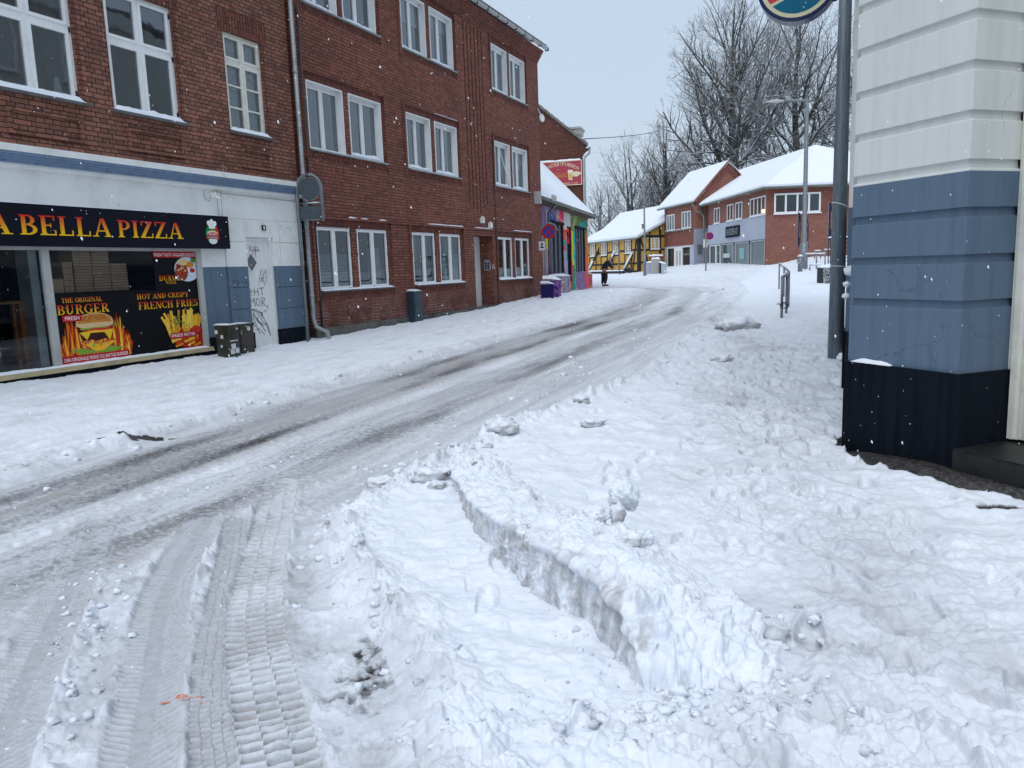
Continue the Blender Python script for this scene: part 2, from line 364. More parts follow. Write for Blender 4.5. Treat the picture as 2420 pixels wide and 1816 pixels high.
def gpt(px, py):                   # ground point seen at a photo pixel
    d = (px-1210)/FPX*RT - (py-908)/FPX*UP + _f; t = .5
    while t < 200:
        p = CAM+t*d
        if p[2] < float(gz(p[0], p[1])): return p
        t *= 1.003
def hsh(ix, iy, seed):
    h = (ix.astype(np.int64)*374761393 + iy.astype(np.int64)*668265263 + seed*974634777) & 0xffffffff
    h = ((h ^ (h >> 13))*1274126177) & 0xffffffff; h = (h ^ (h >> 16)) & 0xffffffff
    return h/4294967296.0
def gn(x, y, seed=0):
    xi, yi = np.floor(x), np.floor(y); fx, fy = x-xi, y-yi; u = fx*fx*fx*(fx*(fx*6-15)+10); v = fy*fy*fy*(fy*(fy*6-15)+10)
    def gr(a, b, dx, dy):
        an = hsh(a, b, seed)*2*np.pi; return np.cos(an)*dx+np.sin(an)*dy
    n0 = gr(xi, yi, fx, fy)*(1-u)+gr(xi+1, yi, fx-1, fy)*u; n1 = gr(xi, yi+1, fx, fy-1)*(1-u)+gr(xi+1, yi+1, fx-1, fy-1)*u
    return (n0*(1-v)+n1*v)*1.5
def fbm(x, y, f, o=4, seed=0, g=.5):
    r = 0; a = 1
    for i in range(o): r = r+a*gn(x*f, y*f, seed+i*17); f *= 2.03; a *= g
    return r
def cell(x, y, f, seed=0):
    x = x*f; y = y*f; xi, yi = np.floor(x), np.floor(y); best = np.full(x.shape, 9.)
    rnd = np.zeros(x.shape)
    for i in (-1, 0, 1):
        for j in (-1, 0, 1):
            px = xi+i+hsh(xi+i, yi+j, seed); py = yi+j+hsh(xi+i, yi+j, seed+5)
            d = (x-px)**2+(y-py)**2; m = d < best; best = np.where(m, d, best); rnd = np.where(m, hsh(xi+i, yi+j, seed+9), rnd)
    return np.sqrt(best), rnd
def pdist(x, y, pts):               # distance, length along, side of a polyline
    best = np.full(x.shape, 1e9); al = np.zeros(x.shape); sd = np.zeros(x.shape); L = 0
    for (ax, ay), (bx, by) in zip(pts[:-1], pts[1:]):
        dx, dy = bx-ax, by-ay; l = math.hypot(dx, dy); t = np.clip(((x-ax)*dx+(y-ay)*dy)/l**2, 0, 1)
        ex, ey = x-(ax+t*dx), y-(ay+t*dy); d = np.hypot(ex, ey); m = d < best
        best = np.where(m, d, best); al = np.where(m, L+t*l, al); sd = np.where(m, np.sign(ex*dy-ey*dx)*d, sd); L += l
    return best, al, sd
def inside(x, y, poly):
    r = np.zeros(x.shape, bool)
    for (ax, ay), (bx, by) in zip(poly, poly[1:]+poly[:1]):
        if ay == by: continue
        c = ((ay > y) != (by > y)) & (x < (bx-ax)*(y-ay)/(by-ay)+ax); r ^= c
    return r
LEFT = [(-8.6, -5.), (-6.39, .35), (-5., 3.4), (-3.98, 5.7), (-2.61, 9.08), (-1.39, 12), (2.17, 19.9), (4.4, 27), (5.3, 30.5), (5.9, 33.5), (5.6, 35.5), (4, 37.5), (-2, 40.5), (-30, 47)]
RIGHT = [(-.1, -5.), (-.28, 1.9), (-.41, 2.5), (-.56, 2.92), (-.81, 3.35), (-.97, 3.76), (-1.14, 4.27), (-1.21, 4.66), (-1.0, 5.2), (-.66, 5.83), (-.02, 7.2), (1.55, 9.6), (3.3, 14.2), (5.75, 20.3), (7.9, 26), (9.4, 31), (11.2, 38), (12, 43), (11, 47.5), (8, 50.5), (2, 52.5), (-30, 60)]
ROAD = LEFT + RIGHT[::-1]
BANKB = [(-.52, 5.47), (-.27, 4.26), (-.15, 3.97), (.04, 3.45), (.13, 3.29), (.28, 3.02), (.37, 2.78), (.43, 2.54)]
BANKR = [(.02, 6.0), (.52, 5.01), (.80, 4.46), (1.14, 3.85), (1.22, 3.55), (1.26, 3.22), (1.20, 2.86), (1.02, 2.42)]
PATHC = [(5.4, 22), (4.3, 14), (3.5, 10.5), (2.45, 7.5), (1.9, 5.6), (1.75, 4.2), (1.6, 3.0), (1.4, 1.8), (1.2, 0)]
def smooth_line(P, n=40):
    P = np.array(P); t = np.arange(len(P)); tt = np.linspace(0, len(P)-1, n); q = np.stack([np.interp(tt, t, P[:, k]) for k in (0, 1)], 1)
    for _ in range(30): q[1:-1] = .5*q[1:-1]+.25*(q[:-2]+q[2:])
    return [tuple(v) for v in q]
T1 = [(-1.75, 5.5), (-1.59, 4.88), (-1.36, 3.79), (-1.25, 3.38), (-1.1, 2.95), (-.88, 2.47), (-.5, 1.6)]
T2 = [(-1.8, 4.7), (-1.57, 3.96), (-1.38, 3.28), (-1.22, 2.78), (-1.06, 2.35), (-.7, 1.6)]
T3 = [(-2.0, 4.8), (-1.91, 4.19), (-1.84, 3.84), (-1.72, 3.42), (-1.49, 2.89), (-1.35, 2.49), (-1.0, 1.6)]
T4 = [(-2.7, 4.7), (-2.26, 3.59), (-2.04, 3.01), (-1.92, 2.67), (-1.6, 1.9)]
T1, T2, T3, T4 = [smooth_line(t) for t in (T1, T2, T3, T4)]
def chunk(x, y, f, seed, thr=.45):
    c, r = cell(x+.25/f*gn(x*f*1.3, y*f*1.3, seed+3), y+.25/f*gn(x*f*1.3, y*f*1.3, seed+4), f, seed)
    return np.maximum(0, 1-(c/(.34+.30*r))**2)**.8*(r > thr)*(.35+.65*r)/f*.27
def terrain(x, y):
    vx, vy = x-S0[0], y-S0[1]; s = vx*F0.u[0]+vy*F0.u[1]; w = vx*F0.n[0]+vy*F0.n[1]
    ins = inside(x, y, ROAD); dL, aL, _ = pdist(x, y, LEFT); dR, aR, _ = pdist(x, y, RIGHT)
    d = np.minimum(dL, dR); sd = np.where(ins, -d, d)
    wob = .10*fbm(x, y, 1.3, 4, 3)+.05*gn(x*7, y*7, 8)
    sn = sstep((sd+wob+.12)/.30)                      # 1 on fresh snow, 0 on the driven slush
    z = gz(x, y)
    near = np.clip(1.4-np.hypot(x, y)/14, .25, 1)
    side = (ins | (w < 4.2)) & True
    left = (w < 5.0) & (~ins)
    f1 = fbm(x, y, .8, 3, 11); f2 = fbm(x, y, 3.1, 4, 12); f3 = fbm(x, y, 11, 3, 14)
    # fresh cover
    zs = .055 + .02*f1 + .012*f2 + .004*f3
    # left pavement: wind and feet draw it out along the street
    al = fbm(s*1.4, w*5.0, 1.0, 4, 21); zs = np.where(left, .05+.030*al+.010*f2+.007*fbm(s, w, 9, 2, 77)*sstep((w-.6)/1.5), zs)
    # trodden path on the right
    dp, ap, _ = pdist(x, y, PATHC); pm = np.exp(-(dp/(.75+.25*gn(x*.7, y*.7, 5)))**2)*(~ins)
    br = sstep((x-.2)/.8)*sstep((3.3-y)/1.2)*(~ins); pm = np.clip(pm+br*.8, 0, 1)
    c1, r1 = cell(x, y, 4.2, 31); c2, r2 = cell(x, y, 9, 32); c3, _ = cell(x, y, 21, 33)
    foot = -.055*np.exp(-(c1/.42)**2)*(r1 > .25) - .018*np.exp(-(c2/.4)**2)*(r2 > .3) + .012*(c3-.4) + .014*np.abs(f2)+.02*f2
    crn = np.abs(fbm(x, y, 7, 4, 311, .6)); wv = sstep(fbm(x, y, .6, 2, 312)*1.6+.55)
    zs = zs + (pm+.35*(~ins)*(w > 5))*wv*(.013*crn+.55*chunk(x, y, 17, 313, .35)+.008*c3-.012)
    zs = zs + pm*(foot*.55-.008)
    if len(x) > 1000:       # boot prints along the path
        rg_ = np.random.default_rng(21); pc = smooth_line(PATHC, 60); idx = np.where((~ins) & (y < 19) & (y > 1.2) & (w > 5.5) & (x > -.2) & (x < 7))[0]; xs, ys = x[idx], y[idx]; add = np.zeros(len(idx)); cum = np.cumsum([0]+[math.hypot(pc[i+1][0]-pc[i][0], pc[i+1][1]-pc[i][1]) for i in range(59)])
        for k in range(420):
            t_ = cum[-1]*(1-rg_.random()**.62*1.0)*.98 if k % 3 else cum[-1]*rg_.uniform(.45, .97); px_, py_ = np.interp(t_, cum, [p[0] for p in pc]), np.interp(t_, cum, [p[1] for p in pc]); q2 = np.interp(min(cum[-1], t_+.3), cum, [p[0] for p in pc]), np.interp(min(cum[-1], t_+.3), cum, [p[1] for p in pc])
            an_ = math.atan2(q2[1]-py_, q2[0]-px_)+rg_.normal()*.35; sg_ = .42 if k % 3 else .9; fx_, fy_ = px_+rg_.normal()*sg_, py_+rg_.normal()*.3
            m = np.where((np.abs(xs-fx_) < .3) & (np.abs(ys-fy_) < .3))[0]
            if not len(m): continue
            dx_, dy_ = xs[m]-fx_, ys[m]-fy_; lx = (dx_*math.cos(an_)+dy_*math.sin(an_))/.145; ly = (-dx_*math.sin(an_)+dy_*math.cos(an_))/(.052-.010*np.clip(lx, -1, .2)*-1); rr_ = np.hypot(np.abs(lx)**1.3, ly)
            dep_ = rg_.uniform(.018, .042); tread = .003*np.sin(lx*22)
            add[m] = np.minimum(add[m], -(dep_-tread)*sstep((1.12-rr_)/.25))+.012*np.exp(-((rr_-1.28)/.16)**2)
        zs[idx] += add
    half = (~ins)*(w > 5)*(1-pm)*sstep((sd-.05)/.3)
    zs = zs + half*(.020*np.maximum(0, f2)**1.0 - .022*np.exp(-(c1/.33)**2)*(r1 > .62))
    # pocket beside the bank: clean and smooth, with a few lumps near the slush edge
    db, ab, sb = pdist(x, y, BANKB); pocket = (~ins)*(x < np.interp(y, [2.4, 5.6], [.5, -.5]))*(y < 5.6)*(y > 2.2)
    # ploughed crumbs along the edges
    rid = np.exp(-((sd-.10)/.17)**2); crumbs = np.maximum(0, fbm(x, y, 6, 4, 41, .62))*1.0+.35*np.maximum(0, .5-c2)
    ckr = chunk(x, y, 6, 211)+chunk(x, y, 12, 212)+chunk(x, y, 25, 213, .3)
    rid2 = np.exp(-((sd-.14)/.22)**2)*(~ins)*np.where(left, .45, .8); botm = sstep((2.75-y)/.5)*sstep((x+.5)/.4)*(~ins)*.9
    zs = zs + ckr*(.9*rid2+botm+.22*pm*sstep(fbm(x, y, .7, 2, 214)*2))
    zs = zs + rid*(.03+.075*crumbs)*np.where(left, .5, 1.1)*np.clip(1.3-np.hypot(x, y)/40, .4, 1)
    # slush on the road
    q = dL
    st = fbm(s*.45, w*6.5, 1.0, 4, 51); st2 = fbm(s*1.8, w*16, 1.0, 3, 52)
    zr = .004+.009*st+.004*st2+.003*f3
    dirt = .66+.25*st+.12*st2; wet = np.zeros_like(x); brown = .20+.25*fbm(s*.3, w*2.2, 1., 3, 55)
    along = sstep((s+10.2)/1.5)
    def rut(c, hw): return np.exp(-((q-c+.06*gn(s*.35, 0*s, 66))/hw)**2)
    k1 = rut(.42, .24); k2 = rut(.95, .21); k3 = rut(2.05, .30); k4 = rut(1.62, .12); k5 = rut(2.62, .25)
    ex = .65+.5*gn(s*.35, w*.8, 61)+.3*gn(s*1.3, w*3, 62)
    wet += (.74*k1+.80*k2+.66*k3+.35*k4+.25*k5)*ex*along
    dirt += .28*(k1+k2+k3)+.12*rut(.65, .3)-.30*sstep((q-2.7)/.8)*along-.16*sstep((np.hypot(x, y)-14)/14)
    wet -= .35*sstep((np.hypot(x, y)-16)/12)
    rg = rut(1.32, .17)+.8*rut(2.42, .13); zr += .022*rg*(.6+crumbs)*near*along; dirt -= .42*rg*along; brown += .34*rut(1.25, .3)+.42*rut(.70, .16)+.2*rut(2.4, .3)
    zr -= .010*(k1+k2+k3)*along
    # fine tyre ribs inside the ruts
    rib = np.sin(2*np.pi*(s/.045+np.abs(((w*9) % 1)-.5)*.9)); zr += .0032*rib*near*(k1+k2+k3)*along*(np.hypot(x, y) < 12)
    # the turning area in front of the camera
    turn = (w > 6.1)*ins*sstep((-s-7.4)/.8); turn = sstep((w-5.9+.25*f1)/.5)*ins*sstep((-s-7.3)/.8)
    cr = np.maximum(0, fbm(x, y, 5, 5, 71, .6))
    patch = sstep(fbm(x, y, .9, 2, 72)*2+.45)
    ck = chunk(x, y, 7, 201)+chunk(x, y, 14, 202)+chunk(x, y, 28, 203, .3)
    dT, _, _ = pdist(x, y, [(-2.45, 4.3), (-2.05, 3.4), (-1.8, 2.7), (-1.5, 2.0)]); heap = np.exp(-(dT/.13)**2)
    zr = zr*(1-turn)+turn*(.012+.040*cr*(.35+.65*patch)+.006*f3+ck*(.25*patch+1.0*heap))
    dirt = dirt*(1-turn)+turn*(.66+.26*f1+.2*f2-.30*cr-.25*heap); brown = brown*(1-turn)+turn*(.22+.3*f2)
    wet = wet*(1-turn)
    def track(T, hw, kind, seed, deep, amp):
        nonlocal zr, dirt, brown, wet
        dd, aa, ss = pdist(x, y, T); a = sstep((hw+.012-dd)/.02)*ins
        jit = .006*gn(x*9, y*9, seed); aa = aa+jit; ss = ss+jit
        if kind == 'block':
            col = np.floor((ss+hw)/(hw*.5)); fr = ((ss+hw)/(hw*.667)) % 1; col = np.floor((ss+hw)/(hw*.667)); rr = (aa/.054+.5*(col % 2)) % 1
            edge = (.45+.55*sstep(np.minimum(fr, 1-fr)/.12))*sstep((np.minimum(rr, 1-rr)-.03)/.26)
            fade = .55+.45*sstep(gn(x*3, y*3, seed+2)*2+.6)
            pat = amp*(1-edge)*fade; pit = amp*.5*edge
            zz = -deep+pat-pit*.3; br_ = edge*.30
        elif kind == 'fine':
            col = np.floor((ss+hw)/(hw*.5)); rr = (aa/.032+.5*(col % 2)) % 1; rb = sstep(np.abs(rr-.5)*4-.8); zz = -deep+amp*rb; br_ = .10+.3*(1-rb)
        else:
            rr = ((aa+np.abs(ss)*.55)/.036) % 1; grv = sstep(np.abs(rr-.5)*4-.9); c = sstep((np.abs(ss)-.028)/.012)
            zz = -deep+amp*grv*c*(.5+.5*sstep(gn(x*2.5, y*2.5, seed)*2+.5)); br_ = .28*(1-grv*c)
        base = .022+.012*f1
        zr = np.where(a > 0, zr*(1-a)+a*(base+zz), zr); dirt = dirt*(1-a)+a*((.68+br_*.9 if kind != 'block' else .62)+16*(-zz-deep*.3)*(kind == 'block')); brown = brown*(1-a)+a*((.02 if kind != 'block' else .12)+br_*.7+.2*f2+(12*np.maximum(0, -zz-deep*.2) if kind == 'block' else 0)); 
        zr = zr+.014*np.exp(-((dd-hw-.02)/.025)**2)*ins*(.5+cr*1.5)
    track(T4, .125, 'chev', 81, .015, .014); track(T3, .12, 'chev', 82, .016, .014); track(T2, .075, 'fine', 83, .020, .020); track(T1, .125, 'block', 84, .030, .040)
    bx_ = x+.66+.30*(y-2.95)*-.35; bare = np.exp(-((bx_/.20)**2+((y-2.95)/.55)**2))*(.55+.9*sstep(fbm(x, y, 16, 4, 301)*1.6+.35))*(.8+f2); bare += .8*np.exp(-(((x+1.13)/.07)**2+((y-4.5)/.30)**2))
    wet += .62*bare*ins; zr -= .02*np.clip(bare, 0, 1)*ins
    z = z + sn*zs + (1-sn)*zr
    dirt = dirt*(1-sn)+sn*(rid*.35*(.5+f2)+pm*(.24+.3*np.exp(-(c1/.4)**2)*(r1 > .4)+.25*sstep(fbm(x, y, .8, 3, 230)*2)))
    dirt = dirt+sn*left*(.25*sstep(-al*2.2-.2)*sstep((w-.8)/1.)+.10)
    brown = brown*(1-sn)+sn*(rid*.32*(.4+crumbs)-.1); brown += sn*pm*(.28*(1-sstep(c2*2))*(r2 > .8))
    wet = wet*(1-sn)
    # wet bare strip along the corner house and the drain hole
    WETP = [(2.63, 6.2), (2.56, 5.80), (2.60, 5.42), (2.66, 5.06), (2.80, 4.74), (2.98, 4.50), (3.14, 4.30), (4.5, 3.4), (6, 4), (6, 8), (3.0, 6.2)]
    wi = inside(x+.05*fbm(x, y, 5, 3, 91), y+.05*fbm(x, y, 5, 3, 92), WETP)
    hole = (((x-2.85+.03*f2)/.13)**2+((y-4.32+.03*f2)/.060)**2) < 1
    hole2 = (((x+3.55)/.34)**2+((y-6.95+(x+3.55)*-.55)/.05)**2) < 1
    b = wi | hole
    dw, _, _ = pdist(x, y, WETP[:8]); z = np.where(b, gz(x, y)-.012+.004*f3+wi*.10*sstep(dw/.16)*np.clip((6.1-y)/.9, 0, 1), z); wet = np.where(b, 2.2, wet); dirt = np.where(b, 1, dirt); brown = np.where(wi & (f2 > .0), 1.2, brown)
    wet = np.where(hole2 & (c2 > .2), 1.1, wet)
    melt = np.exp(-np.maximum(0, .0+((x-2.7)*.912+(y-4.6)*.0))**2)  # gentle greying next to the bare strip
    # drift up against the facade foot
    z = z - .03*sstep((.14-w)/.2)*(w > -.5)*(s < 13.4)*(s > -12)*0
    # keep snow beneath buildings low
    z = np.where((w < -.25) & (s < 13) , gz(x, y)-.1, z)
    return z, dirt, wet, brown, ins, left
def polar_grid():
    an = np.concatenate([np.linspace(-150, -46, 50)[:-1], np.arange(-46, 46, .10), np.linspace(46, 150, 50)])
    r = np.concatenate([[.15, .5, 1.0, 1.5], np.exp(np.arange(math.log(1.8), math.log(8), .0028)), np.exp(np.arange(math.log(8), math.log(70), .0062)), np.exp(np.arange(math.log(70), math.log(900), .06))])
    if QUICK: an = an[::2] if len(an) % 2 else np.append(an[::2], an[-1]); r = r[::2]
    A, Rr = np.meshgrid(np.radians(an), r); return Rr*np.sin(A), Rr*np.cos(A)
def np_mesh(name, V, Q, mat, attrs=None, smooth=True):
    me = bpy.data.meshes.new(name); me.vertices.add(len(V)); me.vertices.foreach_set('co', V.astype(np.float32).ravel())
    me.loops.add(Q.size); me.loops.foreach_set('vertex_index', Q.astype(np.int32).ravel())
    me.polygons.add(len(Q)); k = Q.shape[1]; me.polygons.foreach_set('loop_start', np.arange(0, Q.size, k, dtype=np.int32)); 
    me.update(calc_edges=True)
    me.polygons.foreach_set('use_smooth', np.full(len(Q), smooth))
    if attrs is not None:
        ca = me.color_attributes.new('mask', 'FLOAT_COLOR', 'POINT'); ca.data.foreach_set('color', attrs.astype(np.float32).ravel())
    me.materials.append(M[mat]); me.validate(); return me
def add_obj(name, me, parent=None):
    o = bpy.data.objects.new(name, me); COL.objects.link(o); WL[o.name] = np.zeros(3)
    if parent: o.parent = parent; WL[o.name] = WL[parent.name]
    return o
QUICK = False
X, Y = polar_grid(); nr, na = X.shape
Z, dirt, wet, brown, ins, left = terrain(X.ravel(), Y.ravel())
V = np.stack([X.ravel(), Y.ravel(), Z], 1); ATT = np.stack([dirt, wet, brown, np.ones_like(dirt)], 1)
i, j = np.meshgrid(np.arange(nr-1), np.arange(na-1), indexing='ij'); a = (i*na+j).ravel(); Q = np.stack([a, a+1, a+1+na, a+na], 1)[:, ::-1]
cls = np.where(ins[a], 1, np.where(left[a], 2, 0))
for k, nm in ((0, 'ground'), (1, 'road'), (2, 'pavement')):
    q = Q[cls == k]; u, inv = np.unique(q, return_inverse=True)
    tag(add_obj(nm, np_mesh(nm, V[u], inv.reshape(q.shape), 'snow_ground', ATT[u])), kind='structure')
def surf(x, y): return float(terrain(np.array([x, 0.]), np.array([y, 0.]))[0][0])
# ---------------------------------------------------------------- ploughed bank with its cut face
def snow_bank():
    nu, nv = 640, 300
    u = np.linspace(0, 1, nu); k = np.array([0, .40, .49, .67, .73, .83, .91, 1.0])
    B = np.array(BANKB); Rr = np.array(BANKR); h = np.array([.10, .17, .19, .25, .26, .25, .21, .15])
    ip = lambda v: np.stack([np.interp(u, k, v[:, 0]), np.interp(u, k, v[:, 1])], 1)
    b, r = ip(B), ip(Rr); hh = np.interp(u, k, h)*1.05; hh = hh*sstep(u/.02)**.5*(.05+.95*np.sqrt(np.clip((1-u)/.09, 0, 1)))
    ker = np.ones(25)/25
    for arr in (b, r):
        for c in (0, 1): arr[:, c] = np.convolve(np.pad(arr[:, c], 12, 'edge'), ker, 'valid')
    v = np.concatenate([np.linspace(0, .22, 90), np.linspace(.22, 1, nv-90+1)[1:]])
    U, Vv = np.meshgrid(u, v, indexing='ij'); H = hh[:, None]
    d = r-b; L = np.linalg.norm(d, axis=1)[:, None]; dn = d/L
    fv = np.clip(Vv/.22, 0, 1); tv = np.clip((Vv-.22)/.78, 0, 1)
    prof = np.where(Vv < .22, fv, 1+.10*np.sin(np.minimum(tv*3.2, 3.14))-1.22*sstep((tv-.12)/.88)**1.0)
    lat = np.where(Vv < .22, .035*fv**1.5, .035+(L-.035)*tv)
    x = b[:, 0][:, None]+dn[:, 0][:, None]*lat; y = b[:, 1][:, None]+dn[:, 1][:, None]*lat
    z0 = gz(x, y); z = z0-.03+(H+.05)*prof-.13*sstep((U-.972)/.028)-.1*sstep((Vv-.97)/.03)
    # relief
    al = U*3.2
    fn = .012*fbm(al*5, prof*1.2, 2.2, 4, 101)+.006*fbm(al*16, prof*.5, 2.5, 3, 102)
    facew = sstep((.22-Vv)/.03)
    end = sstep((U-.72)/.2); mid = np.exp(-((U-.62)/.09)**2)
    bl = np.maximum(0, fbm(x, y, 5.5, 5, 103, .6)); c, rr = cell(x, y, 10, 104); c2, r2 = cell(x, y, 5.5, 107); edge = np.exp(-((Vv-.235)/.055)**2)
    lump = np.maximum(0, .52-c)*(.4+rr); lump2 = np.maximum(0, .6-c2)*(r2 > .35)
    top = (1-facew)*(1-sstep((tv-.62)/.38))
    ckb = chunk(x, y, 6, 221, .3)+chunk(x, y, 13, 222, .3)+chunk(x, y, 26, 223, .2)
    far_ = np.exp(-((U-.10)/.13)**2)
    disp = top*(1-.6*edge*end)*(.022*fbm(x, y, 2.3, 4, 105)+(.35+1.0*end+.5*mid+.3*far_)*(.040*bl+.04*lump*(.3+edge+end))+.075*lump2*end+ckb*(.30+.9*end+.5*mid+.8*far_)+.010*fbm(x, y, 12, 3, 113))
    disp = disp+facew*(-fn)+edge*(.014*fbm(x, y, 9, 4, 106, .6)+.02*lump)*(.5+.3*end+mid)+facew*.012*np.maximum(0, fbm(al*9, z*9, 1.6, 4, 114, .6))*(1+mid)
    du = np.gradient(np.stack([x, y, z], 2), axis=0); dv = np.gradient(np.stack([x, y, z], 2), axis=1)
    nn_ = np.cross(dv, du); nn_ /= np.linalg.norm(nn_, axis=2)[:, :, None]+1e-9
    flip = np.sign(nn_[:, -60, 2].mean()); nn_ = nn_*flip
    x = x+nn_[:, :, 0]*disp; y = y+nn_[:, :, 1]*disp; z = z+nn_[:, :, 2]*disp
    # crumbs heaped at the foot of the face
    ft = np.exp(-(fv/.16)**2)*facew; x = x-dn[:, 0][:, None]*ft*(.02+.05*bl); y = y-dn[:, 1][:, None]*ft*(.02+.05*bl)
    dirt = facew*(.50+.55*fbm(al*14, z*3, 1.2, 4, 108)+.15*fbm(al*40, z*3, 1, 2, 118))+edge*.50*np.maximum(0, fbm(x, y, 8, 4, 109)+.15)*(1+mid+end)+top*.25*bl*end
    brown = facew*(.30+.35*np.maximum(0, fbm(al*12, z*4, 1.5, 3, 110)))+edge*(.2+mid*.6+end*.45)*np.maximum(0, fbm(x, y, 13, 3, 111)+.05)*2.0
    V = np.stack([x.ravel(), y.ravel(), z.ravel()], 1); i, j = np.meshgrid(np.arange(nu-1), np.arange(nv-1), indexing='ij'); a = (i*nv+j).ravel()
    Q = np.stack([a, a+1, a+1+nv, a+nv], 1)
    o = add_obj('snow_bank', np_mesh('snow_bank', V, Q[:, ::-1], 'snow_ground', np.stack([dirt.ravel(), 0*dirt.ravel(), brown.ravel(), 0*brown.ravel()+1], 1)))
    return tag(o, 'long ploughed snow bank with a dirty straight cut face in the foreground', 'snow bank')
snow_bank()
def clod(name, p, size, seed, label, squash=(1, 1, .8), dirt=.3, group=None, parent=None, rough=.30, freq=3.2, lvl=4, rot=0):
    import bmesh
    bm = bmesh.new(); bmesh.ops.create_icosphere(bm, subdivisions=lvl, radius=1)
    for v in bm.verts:
        d = v.co.normalized(); q = d*freq*.45+Vector((seed*7.3, seed*3.1, 0))
        k = 1+rough*mnoise.fractal(q, .9, 2.1, 4)+rough*.55*abs(mnoise.noise(q*3.1))
        v.co = Vector((d.x*squash[0]*k, d.y*squash[1]*k, d.z*squash[2]*k))*size
    bmesh.ops.rotate(bm, verts=bm.verts, matrix=Matrix.Rotation(rot, 3, 'Y'))
    me = bpy.data.meshes.new(name); bm.to_mesh(me); bm.free()
    for pl in me.polygons: pl.use_smooth = True
    ca = me.color_attributes.new('mask', 'FLOAT_COLOR', 'POINT')
    for i, v in enumerate(me.vertices):
        t = mnoise.noise(v.co*18+Vector((seed, 0, 0))); dn = dirt*(1.0+t) - (.5 if v.co.z > size*squash[2]*.45 else 0)
        ca.data[i].color = (max(0, dn), 0, max(0, dn-.1), 1)
    me.materials.append(M['snow_ground']); o = bpy.data.objects.new(name, me); COL.objects.link(o); WL[o.name] = np.array(p, float)
    o.location = [float(c) for c in p]
    if label: tag(o, label, 'snow clump', group)
    return o
SRC = lambda zx, zy: (1000+zx/2.075, 1000+zy/2.075)
def on_depth(px, py, d): return at(px, py, d)
def onz(px, py, z): d = (px-1210)/FPX*RT-(py-908)/FPX*UP+_f; return CAM+d*((1.6-z)/-d[2])
def bclod(zx, zy, zb, r, up_, *a, **k): p = onz(*SRC(zx, zy), zb); clod('snow_clump', (p[0], p[1], zb+up_), r, *a, **k)
GL_ = 'snow lumps lying on the bank'
bclod(985, 470, .27, .080, .125, 1, 'upright snow lump standing like a mushroom on the bank', (1.0, .75, .85), .25, GL_, rough=.34, rot=.5, lvl=5)
bclod(955, 485, .27, .048, .045, 2, 'narrow neck of packed snow under the upright lump', (.8, .8, 1.3), .6, GL_, rough=.3)
bclod(835, 500, .26, .064, .035, 3, 'rounded snow lump left of the upright one on the bank', (1.1, .85, .85), .35, GL_, rough=.4, lvl=5)
bclod(935, 620, .25, .105, .040, 4, 'blocky snow lump in front of the upright one on the bank', (1.05, .85, .70), .6, GL_, rough=.42, lvl=5)
bclod(1065, 600, .24, .062, .025, 5, 'snow lump on the right end of the cluster on the bank', (.95, .85, .8), .4, GL_, rough=.38, lvl=5)
clod('snow_clump', on_depth(*SRC(262, 222), 5.35), .042, 6, 'brown dirty clod on the far end of the bank', (.8, .8, 1.1), 1.5, 'snow lumps lying on the bank', rough=.3)
bclod(500, 370, .22, .06, .01, 8, 'snow lump on the middle of the bank nearest its cut edge', (1.1, .9, .7), .3, 'snow lumps lying on the bank', rough=.35)
bclod(1305, 850, .14, .05, .02, 9, 'pointed snow lump on the near right of the bank', (.9, .8, 1.0), .1, 'snow lumps lying on the bank', rough=.3)
for k, (px, py, sz, lab) in enumerate([(1400, 1022, .085, 'grey crumbly clod on the snow behind the bank'), (1740, 782, .30, 'large round snow boulder beside the right edge of the road'), (1705, 862, .11, 'small dirty clod below the large snow boulder'), (1375, 968, .07, 'pale clod in the snow left of the path'), (1185, 1045, .13, 'pile of broken snow chunks at the road edge behind the bank'), (1020, 1160, .10, 'broken snow chunks left of the bank tip'), (1035, 1178, .05, 'small brown clod beside the bank tip'), (905, 1150, .085, 'ragged snow chunks where the side road turns')]):
    p = gpt(px, py); clod('snow_clump', (p[0], p[1], surf(p[0], p[1])+sz*.25), sz, 20+k, lab, (1.2, .9, .62), .55, 'snow clods by the road edge', rough=.42)
